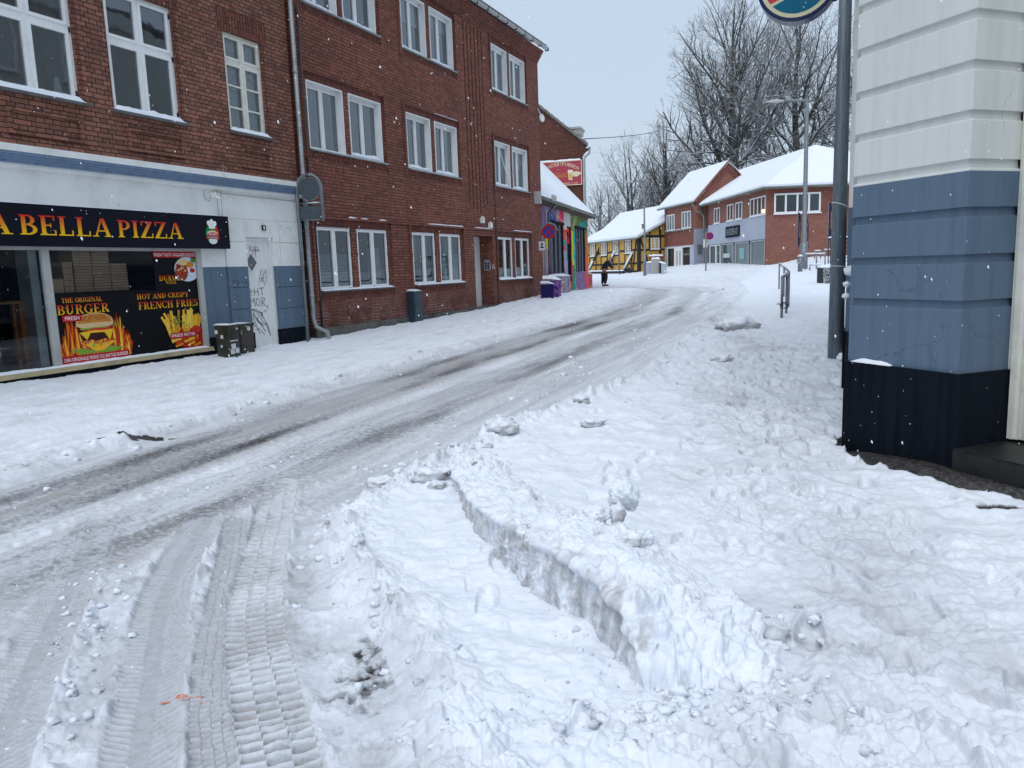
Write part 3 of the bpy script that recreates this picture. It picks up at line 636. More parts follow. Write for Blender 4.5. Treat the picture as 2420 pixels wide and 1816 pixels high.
def crumbs():
    # uncountable crumbs thrown up beside the wheels: one mass
    import bmesh
    bm = bmesh.new(); bmesh.ops.create_icosphere(bm, subdivisions=2, radius=1); base = np.array([v.co[:] for v in bm.verts]); tri = np.array([[v.index for v in f.verts] for f in bm.faces]); bm.free()
    P = []
    rg = np.random.default_rng(3)
    def line(pts, n, spread, smin, smax, off=0):
        pts = np.array(pts); L = np.cumsum([0, *np.hypot(*(pts[1:]-pts[:-1]).T)])
        for t in rg.random(n)*L[-1]:
            x, y = np.interp(t, L, pts[:, 0]), np.interp(t, L, pts[:, 1]); P.append((x+rg.normal()*spread+off, y+rg.normal()*spread, smin+(smax-smin)*rg.random()**4))
    line([(-.41, 2.5), (-.81, 3.35), (-1.14, 4.27), (-1.21, 4.66), (-.72, 5.77)], 420, .10, .005, .034, .05)
    line([(-.72, 5.77), (.45, 9.02), (2.97, 15.94)], 420, .22, .008, .05)
    line([(-1.0, 5.55), (-.35, 6.2)], 140, .16, .01, .05)
    line([(-3.98, 5.7), (-2.61, 9.08), (-1.39, 12), (2.17, 19.9)], 420, .16, .008, .045)
    line([(.5, 2.45), (.9, 2.75), (1.1, 3.1)], 160, .10, .008, .03)
    line([(-.3, 2.35), (1.2, 2.35)], 200, .10, .006, .03)
    line([(-2.3, 4.0), (-1.6, 2.4)], 200, .09, .005, .03); line([(-2.6, 5.1), (-1.7, 6.4)], 120, .08, .005, .025)
    line([(-.45, 5.4), (.43, 2.5)], 260, .05, .005, .022, -.04); line([(.40, 2.50), (.72, 2.44), (1.0, 2.6)], 150, .07, .012, .05); line([(.62, 2.75), (1.05, 3.1)], 60, .12, .02, .07)
    line([(5, 20), (8.3, 29.5), (10.6, 37)], 160, .35, .02, .09); line([(1, 8), (3.4, 14)], 120, .5, .01, .06)
    P = np.array(P); zz = terrain(P[:, 0], P[:, 1])[0]
    P = P[rg.random(len(P)) < .5]; P[:, 2] *= .75; zz = terrain(P[:, 0], P[:, 1])[0]; n = len(P); sc_ = P[:, 2][:, None, None]*(1+.0*base[None]); jit = 1+.24*rg.normal(size=(n, len(base), 1))
    Vv = base[None]*jit*P[:, 2][:, None, None]*np.array([1.15, 1, .75]); Vv = Vv+np.stack([P[:, 0], P[:, 1], zz+P[:, 2]*.05], 1)[:, None, :]
    T = tri[None]+(np.arange(n)*len(base))[:, None, None]; T = T.reshape(-1, 3)
    dd = np.repeat(rg.random(n)**4*.9, len(base)); me = np_mesh('snow_crumbs', Vv.reshape(-1, 3), T, 'snow_ground', np.stack([dd*.8, 0*dd, dd*.6, 0*dd+1], 1))
    tag(add_obj('snow_crumbs', me), 'loose crumbs of snow scattered along the road edges', 'snow crumbs', kind='stuff')
crumbs()
# ---------------------------------------------------------------- lettering
CH = hexc
def bfont(strings):
    out_ = {}
    for t in strings:
        cu = bpy.data.curves.new('t', 'FONT'); cu.body = t; o = bpy.data.objects.new('t', cu); COL.objects.link(o)
        for ob in COL.objects:
            if ob.type == 'MESH' and not ob.hide_viewport and len(ob.data.vertices) > 50000: pass
        dg = bpy.context.evaluated_depsgraph_get(); me = bpy.data.meshes.new_from_object(o.evaluated_get(dg))
        out_[t] = ([(v.co.x, v.co.y) for v in me.vertices], [list(p.vertices) for p in me.polygons])
        bpy.data.objects.remove(o); bpy.data.curves.remove(cu); bpy.data.meshes.remove(me)
    return out_
def put_text(mb, F, t, a0, a1, z0, z1, w, col, col2=None, slope=0, arc=0, rot=0, flip=False):
    vs_, fs = BF[t]; xs = [v[0] for v in vs_]; ys = [v[1] for v in vs_]; x0, x1, y0, y1 = min(xs), max(xs), min(ys), max(ys)
    for f in fs:
        pts = []; cols = []
        for i in f:
            fx = (vs_[i][0]-x0)/(x1-x0); fy = (vs_[i][1]-y0)/(y1-y0)
            if flip: fx = 1-fx
            a = a0+(a1-a0)*fx; z = z0+(z1-z0)*fy + slope*fx + arc*(1-(2*fx-1)**2)
            pts.append(F.pt(a, w, z)); k = fy; cols.append(tuple(col[j]*k+(col2 or col)[j]*(1-k) for j in range(3)))
        mb.face(pts, None, cols)
def _arc(cx, cy, rx, ry, a0, a1, S=.17, T=.07, n=14):
    P = []
    for i in range(n):
        q = []
        for a in (a0+(a1-a0)*i/n, a0+(a1-a0)*(i+1)/n):
            c, s_ = math.cos(R(a)), math.sin(R(a)); t = T+(S-T)*abs(c)**1.5; q.append(((cx+rx*c, cy+ry*s_), (cx+(rx-t)*c, cy+(ry-t)*s_)))
        P.append([q[0][0], q[1][0], q[1][1], q[0][1]])
    return P
def _r(x0, y0, x1, y1): return [[(x0, y0), (x1, y0), (x1, y1), (x0, y1)]]
def _l(x0, y0, x1, y1, w): return [[(x0, y0), (x0+w, y0), (x1+w, y1), (x1, y1)]]
ST = _r(.08, 0, .25, 1); SF = _r(0, 0, .33, .055); SH = _r(0, .945, .33, 1)
SER = {
 'A': (.86, _l(.08, 0, .37, 1, .075)+_l(.62, 0, .36, 1, .17)[0:1]+_r(.2, .28, .6, .35)+_r(-.03, 0, .25, .055)+_r(.5, 0, .88, .055)),
 'B': (.72, ST+SF+SH+_arc(.3, .745, .3, .255, -90, 90)+_arc(.3, .27, .37, .27, -90, 90)+_r(.2, .93, .34, 1)+_r(.2, 0, .34, .07)+_r(.2, .49, .36, .55)),
 'C': (.78, _arc(.42, .5, .42, .5, 45, 315)+_r(.64, .66, .7, .96)+_r(.66, .08, .71, .3)),
 'D': (.82, ST+SF+SH+_arc(.32, .5, .46, .5, -90, 90)+_r(.2, .93, .34, 1)+_r(.2, 0, .34, .07)),
 'E': (.72, ST+_r(0, .935, .62, 1)+_r(0, 0, .66, .065)+_r(.2, .47, .48, .54)+_r(.56, .76, .62, 1)+_r(.6, 0, .66, .26)+_r(.43, .39, .48, .62)),
 'F': (.68, ST+SF+_r(0, .935, .62, 1)+_r(.2, .47, .48, .54)+_r(.56, .76, .62, 1)+_r(.43, .39, .48, .62)),
 'G': (.86, _arc(.42, .5, .42, .5, 45, 315)+_r(.64, .66, .7, .96)+_r(.58, .02, .74, .44)+_r(.48, .4, .84, .455)),
 'H': (.86, ST+SF+SH+_r(.55, 0, .72, 1)+_r(.47, 0, .8, .055)+_r(.47, .945, .8, 1)+_r(.2, .47, .6, .54)),
 'I': (.40, ST+SF+SH), 
 'L': (.70, ST+SH+_r(0, 0, .62, .065)+_r(.56, 0, .62, .28)),
 'M': (1.0, _r(.1, 0, .16, 1)+_r(0, 0, .26, .055)+_r(0, .945, .2, 1)+_l(.4, 0, .12, 1, .16)+_l(.44, 0, .7, 1, .08)+_r(.7, 0, .87, 1)+_r(.62, 0, .96, .055)+_r(.75, .945, .96, 1)),
 'N': (.88, _r(.1, 0, .16, 1)+_r(0, 0, .26, .055)+_r(0, .945, .2, 1)+_l(.58, 0, .1, 1, .18)+_r(.68, 0, .75, 1)+_r(.58, .945, .85, 1)),
 'O': (.84, _arc(.41, .5, .41, .5, 0, 360, n=26)), 
 'P': (.70, ST+SF+SH+_arc(.3, .72, .34, .28, -90, 90)+_r(.2, .93, .34, 1)+_r(.2, .44, .34, .5)),
 'R': (.80, ST+SF+SH+_arc(.3, .735, .32, .265, -90, 90)+_r(.2, .93, .34, 1)+_r(.2, .47, .38, .53)+_l(.55, 0, .3, .5, .17)+_r(.5, 0, .8, .055)),
 'S': (.62, _arc(.29, .745, .27, .255, 40, 270, .13)+_arc(.29, .255, .29, .255, -140, 90, .15)+_r(.48, .72, .53, .96)+_r(.0, .04, .05, .3)),
 'T': (.74, _r(.27, 0, .44, 1)+_r(.18, 0, .53, .055)+_r(.0, .935, .7, 1)+_r(0, .74, .06, 1)+_r(.64, .74, .7, 1)),
 'U': (.86, _r(.08, .3, .25, 1)+SH+_arc(.37, .32, .29, .32, 180, 360, .17, .08)+_r(.6, .3, .665, 1)+_r(.5, .945, .78, 1)),
 'Y': (.80, _r(.3, 0, .47, .5)+_r(.2, 0, .57, .055)+_l(.3, .42, .04, 1, .18)+_l(.42, .42, .62, 1, .08)+_r(-.03, .945, .32, 1)+_r(.5, .945, .8, 1)),
 'Z': (.74, _r(.04, .935, .68, 1)+_r(0, 0, .68, .065)+_l(.0, .04, .46, .96, .2)+_r(.04, .74, .1, 1)+_r(.62, 0, .68, .28)),
 ' ': (.34, [])}
def serif(mb, F, t, a0, a1, z0, z1, w, ctop, cbot, slope=0):
    tot = sum(SER[c][0]+.04 for c in t)-.04; k = (a1-a0)/tot; x = 0; n = 0
    for c in t:
        wd, pr = SER[c]
        for q in pr:
            n = (n+1) % 40
            pts = []; cols = []
            area = sum(q[i][0]*q[(i+1) % 4][1]-q[(i+1) % 4][0]*q[i][1] for i in range(4))
            if area < 0: q = q[::-1]
            for px, py in q:
                fx = (x+px)/tot; pts.append(F.pt(a0+(x+px)*k, w+n*.00012, z0+(z1-z0)*py+slope*fx)); cols.append(tuple(ctop[j]*py+cbot[j]*(1-py) for j in range(3)))
            mb.face(pts, None, cols)
        x += wd+.04
# small texts are outlined once, before the scene is heavy
BF = bfont(['FRESH TASTY AND DELICIOUS', 'SPRØDE FRITTER', 'DEN ORIGINALE FRISKE OG SAFTIGE BURGER', 'FRESH', 'AUTHENTIC', 'PIZZA', '1', '1A', 'LANDSBYPUBBEN', 'LIVE MUSIK 21.00-00', 'HVER FREDAG', 'FRA FREDAG KLOKKEN 11.00', 'SKRÆDDERS NIT', 'ÅBENT', 'EVENT', 'EHT', 'MÖR.', 'RULLE', 'GRA', 'ENE', 'L', 'A', 'N', 'D', 'S', 'B', 'Y', 'P', 'U', 'E'])
# ---------------------------------------------------------------- windows
def snow_slab(name, F, a0, a1, w0, w1, z, h, parent, seed=0, sag=0):
    """rounded snow lying on a ledge"""
    mb = MB(); n = max(4, int((a1-a0)/.05)); m = 6; g = []
    for i in range(n+1):
        a = a0+(a1-a0)*i/n; e = min(1, min(i, n-i)/1.6+.25); k = (.75+.35*mnoise.noise(Vector((a*2.3, seed, 0)))+.25*mnoise.noise(Vector((a*9, seed, 3))))*e; row = []
        for j in range(m+1):
            t = j/m; w = w1-(w1-w0)*t; zz = z+h*k*min(1, (math.sin(min(1, t*1.6)*math.pi/2)+.0))*(1+sag*t); row.append(mb.vert(F.pt(a, w, zz)))
        g.append(row)
    for i in range(n):
        for j in range(m): mb.f.append([g[i][j], g[i+1][j], g[i+1][j+1], g[i][j+1]]); mb.uv.append([(0, 0)]*4); mb.sm.append(True)
    mb.box(F, a0, a1, w0, w1-.001, z-.004, z+.004)
    return mb.build(name, 'snow', parent)
def casement(F, a0, a1, z0, z1, w, parent, frame='white_frame', fw=.05, cw=.045, split=2, transom=None, muntin=0, glassm='glass_upper', box=.0, sill=True, snow=.03, boxed=False, curtain=None, blind=None, hinge=False, open_=None, label=None, depth=.05):
    fm = MB()
    def ring(x0, x1, y0, y1, t, wa, wb):
        fm.box(F, x0, x0+t, wa, wb, y0, y1); fm.box(F, x1-t, x1, wa, wb, y0, y1)
        fm.box(F, x0+t, x1-t, wa+.0015, wb-.0015, y0, y0+t); fm.box(F, x0+t, x1-t, wa+.0015, wb-.0015, y1-t, y1)
    wo = w+box
    if boxed:
        t = .024; fm.box(F, a0, a0+t, w-.02, wo, z0, z1); fm.box(F, a1-t, a1, w-.02, wo, z0, z1); fm.box(F, a0+t, a1-t, w-.02, wo-.002, z1-t, z1); fm.box(F, a0+t, a1-t, w-.02, wo-.002, z0, z0+t)
        a0_, a1_, z0_, z1_ = a0+t, a1-t, z0+t, z1-t; fm.box(F, a0_, a1_, w-.05, w-.012, z1_-.045, z1_); z1_ -= .045
    else: a0_, a1_, z0_, z1_ = a0, a1, z0, z1
    ring(a0_, a1_, z0_, z1_, fw, w-depth, w)
    ws = (a1_-a0_-2*fw)/split; zs = [z0_+fw, z1_-fw] if transom is None else [z0_+fw, transom, z1_-fw]
    if transom is not None: fm.box(F, a0_+fw, a1_-fw, w-depth, w-.002, transom-.035, transom+.035)
    for k in range(1, split): fm.box(F, a0_+fw+ws*k-.022, a0_+fw+ws*k+.022, w-depth, w-.001, z0_+fw, z1_-fw)
    gl = []
    for k in range(split):
        for j in range(len(zs)-1):
            x0 = a0_+fw+ws*k+(.022 if k else 0); x1 = a0_+fw+ws*(k+1)-(.022 if k < split-1 else 0); y0 = zs[j]+(.035 if j else 0); y1 = zs[j+1]-(.035 if transom is not None and j == 0 else 0)
            ring(x0, x1, y0, y1, cw, w-depth+.005, w+.012)
            gl.append((x0+cw, x1-cw, y0+cw, y1-cw))
            if muntin and j == 0:
                for q in range(1, muntin): zz = y0+(y1-y0)*q/muntin; fm.box(F, x0+cw, x1-cw, w-.03, w+.004, zz-.014, zz+.014)
    if open_:   # a tilted casement leaf
        x0, x1, y0, y1 = gl[open_]; 
        fm.tube([F.pt(x0+.02, w+.02, y1-.12), F.pt(x1+.0, w+.10, y0+.02)], .014, 4)
    win = fm.build('window', frame, parent, label)
    gm = MB()
    for x0, x1, y0, y1 in gl: gm.rect(F, x0, x1, w-.022, y0, y1)
    gm.build('pane', glassm, win)
    if curtain:
        cm = MB()
        for x0, x1, y0, y1 in gl:
            n = 14
            for i in range(n): 
                q0, q1 = x0+(x1-x0)*i/n, x0+(x1-x0)*(i+1)/n; d0, d1 = .012*math.sin(i*2.1), .012*math.sin((i+1)*2.1)
                cm.face([F.pt(q0, w-.09+d0, y0), F.pt(q1, w-.09+d1, y0), F.pt(q1, w-.09+d1, y1), F.pt(q0, w-.09+d0, y1)])
        cm.build('curtain', curtain, win)
    if blind:
        bm_ = MB()
        for x0, x1, y0, y1 in gl:
            zz = y0; k = 0; top = y0+(y1-y0)*blind
            while zz < top: h = .085*(1-.55*(zz-y0)/(top-y0)); bm_.box(F, x0, x1, w-.052, w-.048, zz+.012, min(top, zz+h)); zz += h; k += 1
        bm_.build('blind', 'blind', win)
    if hinge:
        hm = MB()
        for zz in (z0+.12, (z0+z1)/2+.1, z1-.12):
            for aa in (a0+fw*.6, a1-fw*.6): hm = MB(); hm.box(F, aa-.009, aa+.009, w, w+.02, zz-.035, zz+.035); hm.build('hinge', 'dark_metal', win)
    return win
# ---------------------------------------------------------------- brick house
bb = thing('brick_house', 'three storey red brick apartment house with white paired windows and tall vertical flutes', 'building', F0.pt(.4, 0, .3))
cols_ = [((.9, 2.08), (2.28, 3.5)), ((4.57, 5.72), (5.93, 7.13)), ((9.5, 10.62), (10.81, 12.0))]
rows_ = [(1.31, 2.60, .03), (4.10, 5.41, -.03), (6.85, 8.16, -.03)]
fl = [(7.70, 3.50), (7.92, 3.36), (8.14, 3.24), (8.36, 3.25), (8.58, 3.38), (8.80, 3.50)]
holes = []; rec = []
for ci, pr in enumerate(cols_):
    for z0, z1, _ in rows_:
        h = (pr[0][0]-.13, pr[1][1]+.10, z0-.20, z1+.155, .045); holes.append(h); rec.append((h, pr, z0, z1))
for a, zb in fl: holes.append((a-.028, a+.028, zb, 8.28, .07, True))
holes.append((7.84, 9.08, .30, 2.60, .55)); holes.append((.395, .62, .30, 8.30, .16, True))
wm = MB(); wm.wall(F0, .39, 13.08, .55, 8.36, 0, holes)
for k in range(6): wm.box(F0, .39, 13.08+.028*k, -.5, .03+.028*k, 8.36+.0667*k+.0005, 8.36+.0667*(k+1))
# recessed bands round each pair, with the window openings in them
for h, pr, z0, z1 in rec:
    wm.wall(F0, h[0], h[1], z0, z1, -.045, [(pr[0][0], pr[0][1], z0, z1, .14), (pr[1][0], pr[1][1], z0, z1, .14)])
wm.box(F0, 13.08, 13.079, -9, 0, -.2, 8.8); wm.box(F0, .40, 13.07, -9.2, -9, -.2, 8.8); wm.box(F0, .39, .391, -9, -.01, 3, 8.8)
wm.rect(F0, 7.84, 9.08, -.551, .30, 2.6)
# upright brick ribs left of the windows, ledge over the ground floor
for h, pr, z0, z1 in rec: wm.box(F0, h[0]-.07, h[0], 0, .035, z0-.2, z1+.2); 
wm.box(F0, .66, 9.2, 0, .035, 2.757, 2.80); wm.box(F0, 9.36, 12.2, 0, .035, 2.757, 2.80)
wall = wm.build('wall', 'brick_house', bb)
pm_ = MB(); pm_.box(F0, .62, 13.10, -.3, .035, .20, .56, skip='B'); pm_.build('plinth', 'plinth_wet', bb)
so_ = MB()
for h, pr, z0, z1 in rec:
    so_ = MB(); so_.rect(F0, h[0], h[1], -.0449, z1, h[3], 1); so_.build('soldier_course', 'soldier', bb); so_ = MB(); so_.box(F0, h[0], h[1], -.04, -.012, h[2], z0-.012, rot=1); so_.build('soldier_course', 'soldier', bb)
for ci, pr in enumerate(cols_):
    for ri, (z0, z1, _) in enumerate(rows_):
        for k, (a0, a1) in enumerate(pr):
            g = ri == 0
            bl = .58 if g and (ci, k) in ((0, 0), (1, 1)) else None
            casement(F0, a0+.004, a1-.004, z0+.004, z1-.004, -.075 if g else -.155, bb, boxed=not g, box=.125, glassm='glass_lower' if g else 'glass_upper', fw=.03 if g else .012, cw=.038 if g else .030, hinge=g,
                     curtain='curtain' if (g and (ci == 2 or (ci, k) in ((1, 0), (0, 1)))) and False else None, blind=bl, open_=1 if (ci, ri, k) == (2, 1, 0) else None)
        sm_ = MB(); sm_.box(F0, pr[0][0]-.0, pr[1][1]+.08, -.05, .045, z0-.035, z0-.004); sl_ = sm_.build('sill', 'tile_grey' if g else 'zinc', bb)
        if g: snow_slab('snow_cover', F0, pr[0][0]+.01, pr[1][1]+.07, -.06, .042, z0-.004, .045 if ci < 2 else .06, sl_, ci+ri*3)
        else:
            snow_slab('snow_cover', F0, pr[0][0]+.05, pr[1][1]-.05, -.04, .03, z0-.002, .03, sl_, ci+ri*3)
            for k, (a0, a1) in enumerate(pr):
                if (ci, ri, k) != (0, 1, 0): snow_slab('snow_cover', F0, a0+.06, a1-.06, -.15, -.035, z0+.045, .08, sl_, 20+ci+ri*3+k, sag=.3)
# rooms and curtains behind the upper panes
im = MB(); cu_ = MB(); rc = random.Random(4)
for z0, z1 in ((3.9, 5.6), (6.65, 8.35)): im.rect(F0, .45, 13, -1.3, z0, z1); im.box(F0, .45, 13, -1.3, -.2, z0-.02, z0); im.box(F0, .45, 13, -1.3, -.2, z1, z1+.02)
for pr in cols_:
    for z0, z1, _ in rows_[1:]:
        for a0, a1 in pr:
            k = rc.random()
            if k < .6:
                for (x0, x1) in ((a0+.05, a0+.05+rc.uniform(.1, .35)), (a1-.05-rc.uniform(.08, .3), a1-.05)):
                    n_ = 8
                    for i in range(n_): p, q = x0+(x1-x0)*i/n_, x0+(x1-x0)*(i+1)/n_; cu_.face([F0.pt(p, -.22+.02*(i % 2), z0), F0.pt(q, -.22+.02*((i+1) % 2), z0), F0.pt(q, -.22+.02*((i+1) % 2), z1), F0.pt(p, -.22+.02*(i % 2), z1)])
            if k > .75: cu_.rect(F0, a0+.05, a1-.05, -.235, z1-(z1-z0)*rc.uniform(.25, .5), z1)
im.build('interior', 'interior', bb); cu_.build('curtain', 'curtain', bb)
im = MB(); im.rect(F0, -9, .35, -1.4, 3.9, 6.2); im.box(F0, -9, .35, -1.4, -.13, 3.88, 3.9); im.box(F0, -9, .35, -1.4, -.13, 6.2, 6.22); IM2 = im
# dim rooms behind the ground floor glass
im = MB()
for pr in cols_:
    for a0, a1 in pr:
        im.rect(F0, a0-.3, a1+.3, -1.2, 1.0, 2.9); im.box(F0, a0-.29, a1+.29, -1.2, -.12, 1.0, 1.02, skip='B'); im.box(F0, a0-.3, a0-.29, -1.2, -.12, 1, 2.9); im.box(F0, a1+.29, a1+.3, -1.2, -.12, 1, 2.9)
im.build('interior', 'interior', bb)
cm_ = MB()
for a0, a1, z0, z1 in ((2.9, 3.4, 1.4, 2.2), (4.66, 5.15, 1.9, 2.5), (5.25, 5.66, 1.9, 2.5), (9.55, 10.0, 1.4, 2.5), (10.9, 11.3, 1.4, 2.5), (3.0, 3.42, 1.36, 1.9), (6.62, 7.06, 2.0, 2.5)): cm_.rect(F0, a0, a1, -.2-.01*a0, z0, z1)
cm_.build('curtain', 'blind', bb)
for a0, a1, sd_ in ((.75, .86, 1), (1.95, 2.25, 2), (2.4, 2.66, 3), (3.1, 3.4, 4), (5.3, 7.2, 5), (10.6, 12.1, 6), (7.9, 9.05, 7)): snow_slab('snow_cover', F0, a0, a1, .002, .034, 2.80 if a0 < 9 or a0 > 9.3 else 2.8, .035, wall, sd_)
snow_slab('snow_cover', F0, 5.9, 7.1, .0, .03, 5.58, .012, wall, 9); 
gm = MB(); prof = [(.20, 8.86), (.205, 8.80), (.25, 8.77), (.305, 8.80), (.31, 8.87)]
for (w0, z0), (w1, z1) in zip(prof[:-1], prof[1:]): gm.face([F0.pt(.39, w0, z0), F0.pt(13.3, w0, z0), F0.pt(13.3, w1, z1), F0.pt(.39, w1, z1)][::-1], smooth=False)
gm.face([F0.pt(13.3, w, z) for w, z in prof]); gm.box(F0, .39, 13.3, .20, .305, 8.862, 8.868)
gt = gm.build('gutter', 'grey_frame', bb)
for k in range(20): hm = MB(); a = .8+k*.66; hm.box(F0, a-.008, a+.008, .19, .318, 8.762, 8.878); hm.build('bracket', 'pipe_dark', gt)
rm = MB(); rm.face([F0.pt(.3, .36, 8.88), F0.pt(13.25, .36, 8.88), F0.pt(13.25, -4.5, 10.6), F0.pt(.3, -4.5, 10.6)]); rm.face([F0.pt(.3, -4.5, 10.6), F0.pt(13.25, -4.5, 10.6), F0.pt(13.25, -9.2, 8.88), F0.pt(.3, -9.2, 8.88)]); rm.build('roof', 'snow', bb)
# door in its deep brick porch
dm = MB(); dm.box(F0, 7.90, 9.02, -.54, -.50, .47, 2.52); dm.box(F0, 7.845, 7.90, -.54, -.44, .47, 2.59); dm.box(F0, 9.02, 9.075, -.54, -.44, .47, 2.59); dm.box(F0, 7.90, 9.02, -.54, -.44, 2.52, 2.595)
for z0, z1 in ((.6, 1.25), (1.45, 2.4)): dm.box(F0, 8.0, 8.42, -.50, -.49, z0, z1); dm.box(F0, 8.5, 8.92, -.50, -.49, z0, z1)
do = dm.build('door', 'door_white', bb); hm = MB(); hm.tube([F0.pt(8.08, -.49, 1.38), F0.pt(8.08, -.44, 1.38), F0.pt(8.2, -.44, 1.37)], .012, 6); hm.disc(F0.pt(8.08, -.485, 1.5), F0.n, .02, .02, 10); hm.build('handle', 'dark_metal', do)
st = MB(); st.box(F0, 7.8, 9.3, -.55, .16, .25, .47); sp_ = st.build('step', 'concrete', bb); snow_slab('snow_cover', F0, 7.85, 9.28, -.4, .17, .47, .06, sp_, 4)
ip_ = MB(); ip_.box(F0, 9.05, 9.078, -.30, -.12, 1.60, 1.92); pn_ = ip_.build('doorbell_panel', 'zinc', bb); 
FD = Frame(*F0.pt(9.049, 0, 0)[:2], F0.yaw-R(90)); 
for r_ in range(3):
    for c_ in range(2): bp_ = MB().color(CH('#111111')); bp_.box(F0, 9.045, 9.049, -.27+.08*c_, -.22+.08*c_, 1.64+.07*r_, 1.69+.07*r_); bp_.build('doorbell', 'paint', pn_)
tg = MB(); FT = Frame(*F0.pt(9.046, -.02, 0)[:2], F0.yaw+R(90))
put_text(tg, FT, '1A', -.08, .08, 1.62, 1.80, .0, CH('#c9c9c9')); tg.build('graffiti', 'paint', bb)
for a, z, hh in ((8.34, 2.95, .16), (8.86, 2.83, .15)):
    lm = MB(); lm.box(F0, a-.05, a+.05, 0, .10, z, z+hh); lm.tube([F0.pt(a, .05, z+hh), F0.pt(a, .05, z+hh+.03)], [.05, .02], 8); lm.build('wall_light', 'plaster_white', bb)
pp = MB(); pp.tube([F0.pt(9.29, .03, .5), F0.pt(9.29, .03, 5.5)], .014, 6); pp.build('cable_pipe', 'pipe_dark', bb); pp = MB(); pp.tube([F0.pt(.80, .03, .45), F0.pt(.80, .03, 2.5), F0.pt(.72, .03, 3.2), F0.pt(.72, .03, 7.2)], .022, 6); pp.build('cable_pipe', 'pipe_dark', bb)
dd = MB(); dc = np.array(F0.pt(13.2, .06, 6.62)); dd.disc(dc, (.75, -.62, .1), .13, .03, 20); dd.tube([dc, F0.pt(13.0, 0, 6.9)], .02, 6); dd.build('satellite_dish', 'plaster_white', bb)
# ---------------------------------------------------------------- pizzeria building
pz = thing('pizzeria', 'two storey corner shop building with old red brick above a white and blue shopfront', 'building', F0.pt(-2, 0, .3))
wu = MB(); W1, W2, W3 = (-5.32, -4.04, 4.09, 5.80), (-3.53, -2.30, 4.09, 5.80), (-1.25, -.32, 4.13, 5.76)
hl = [(*h, .12) for h in (W1, W2, W3)]
wu.wall(F0, -9, .39, 3.38, 8.0, 0, hl); 
for a0, a1 in ((-5.13, -4.09), (-3.37, -2.33), (-1.05, -.33)):       # raised panels under the sills
    for (x0, x1, y0, y1) in ((a0, a1, 3.53, 3.57), (a0, a1, 3.83, 3.87)): wu.box(F0, x0, x1, 0, .045, y0, y1)
    for (x0, x1) in ((a0, a0+.045), (a1-.045, a1)): wu.box(F0, x0, x1, 0, .045, 3.57, 3.83)
wu.box(F0, -9, .39, 0, .02, 3.38, 3.50)
wu.build('brick_wall', 'brick_old', pz)
so2 = MB()
for h in (W1, W2, W3): so2 = MB(); so2.rect(F0, h[0]-.12, h[1]+.12, .002, h[3]+.0, h[3]+.36, 1); so2.rect(F0, h[1], h[1]+.06, .0015, h[2], h[3], 0); so2.build('soldier_course', 'soldier', pz)
casement(F0, *W1[:2], W1[2]+.0, W1[3], -.06, pz, transom=5.06, depth=.06, fw=.045, cw=.042, glassm='glass_upper', hinge=True)
casement(F0, *W2[:2], W2[2]+.0, W2[3], -.06, pz, transom=5.09, depth=.06, fw=.045, cw=.042, glassm='glass_upper', hinge=True)
casement(F0, *W3[:2], W3[2]+.0, W3[3], -.06, pz, transom=5.30, depth=.06, frame='cream_frame', fw=.05, cw=.035, muntin=3, glassm='glass_lower', curtain='curtain')
for h, sd_ in ((W1, 31), (W2, 32), (W3, 33)):
    sm_ = MB(); sm_.box(F0, h[0]-.05, h[1]+.08, -.05, .07, h[2]-.045, h[2]-.005); sl_ = sm_.build('sill', 'tile_grey', pz); snow_slab('snow_cover', F0, h[0], h[1]+.02, -.05, .074, h[2]-.005, .10, sl_, sd_)
IM2.build('interior', 'interior', pz); lmp = MB(); lmp.box(F0, -4.30, -4.12, -.30, -.16, 4.10, 4.22); lmp.tube([F0.pt(-4.21, -.23, 4.22), F0.pt(-4.21, -.23, 4.42)], [.05, .035], 10); lmp.build('window_ornament', 'plaster_white', pz)
# cornice
cn = MB(); cn.box(F0, -9, .42, -.1, .16, 3.295, 3.38); cn.box(F0, -9, .40, -.1, .05, 3.10, 3.16); c0 = cn.build('cornice', 'plaster_white', pz)
cb_ = MB()
for i in range(4): w0, w1 = .145-.022*i, .145-.022*(i+1); z1_, z0_ = 3.294-.0335*i, 3.294-.0335*(i+1); cb_.box(F0, -9, .41, -.1, w0, z0_, z1_)
cb_.build('cornice_band', 'band_blue', pz); snow_slab('snow_cover', F0, -8.9, .40, .0, .15, 3.38, .012, c0, 3)
# white upper and blue lower plaster, scored into blocks
def blocks(mb, a0, a1, z0, z1, joints, w, gap=.012, d=.018, vj=()):
    joints = sorted(joints); hs = [(a0+.0, a1, z-gap/2, z+gap/2, d, True) for z in joints if z0 < z < z1]
    zs = [z0]+[z for z in joints if z0 < z < z1]+[z1]; xs = [a0]+list(vj)+[a1]
    for i in range(len(zs)-1):
        za, zb = zs[i]+(gap/2 if i else 0), zs[i+1]-(gap/2 if i < len(zs)-2 else 0)
        for k in range(len(xs)-1):
            xa, xb = xs[k]+(gap/2 if k else 0), xs[k+1]-(gap/2 if k < len(xs)-2 else 0); mb.box(F0, xa, xb, w-.10, w, za, zb, skip='B')
    mb.box(F0, a0+.004, a1-.004, w-.11, w-d, z0+.004, z1-.004, skip='B')
pw = MB(); blocks(pw, -9, -1.62, 2.645, 3.10, [], 0); blocks(pw, -1.60, .39, 2.645, 3.10, [], 0)
pw.box(F0, -2.165, -1.63, -.1, -.004, 1.82, 2.64); blocks(pw, -1.62, -1.14, 1.82, 2.64, [2.25], .02); blocks(pw, -.43, .39, 1.82, 2.64, [2.25], .02, vj=(-.26,))
pw.box(F0, -1.14, -.43, -.1, .0, 2.36, 2.642); pw.box(F0, -1.17, -.40, 0, .012, 2.335, 2.36); pw.box(F0, -9, -2.165, -.1, -.05, 2.1, 2.645)
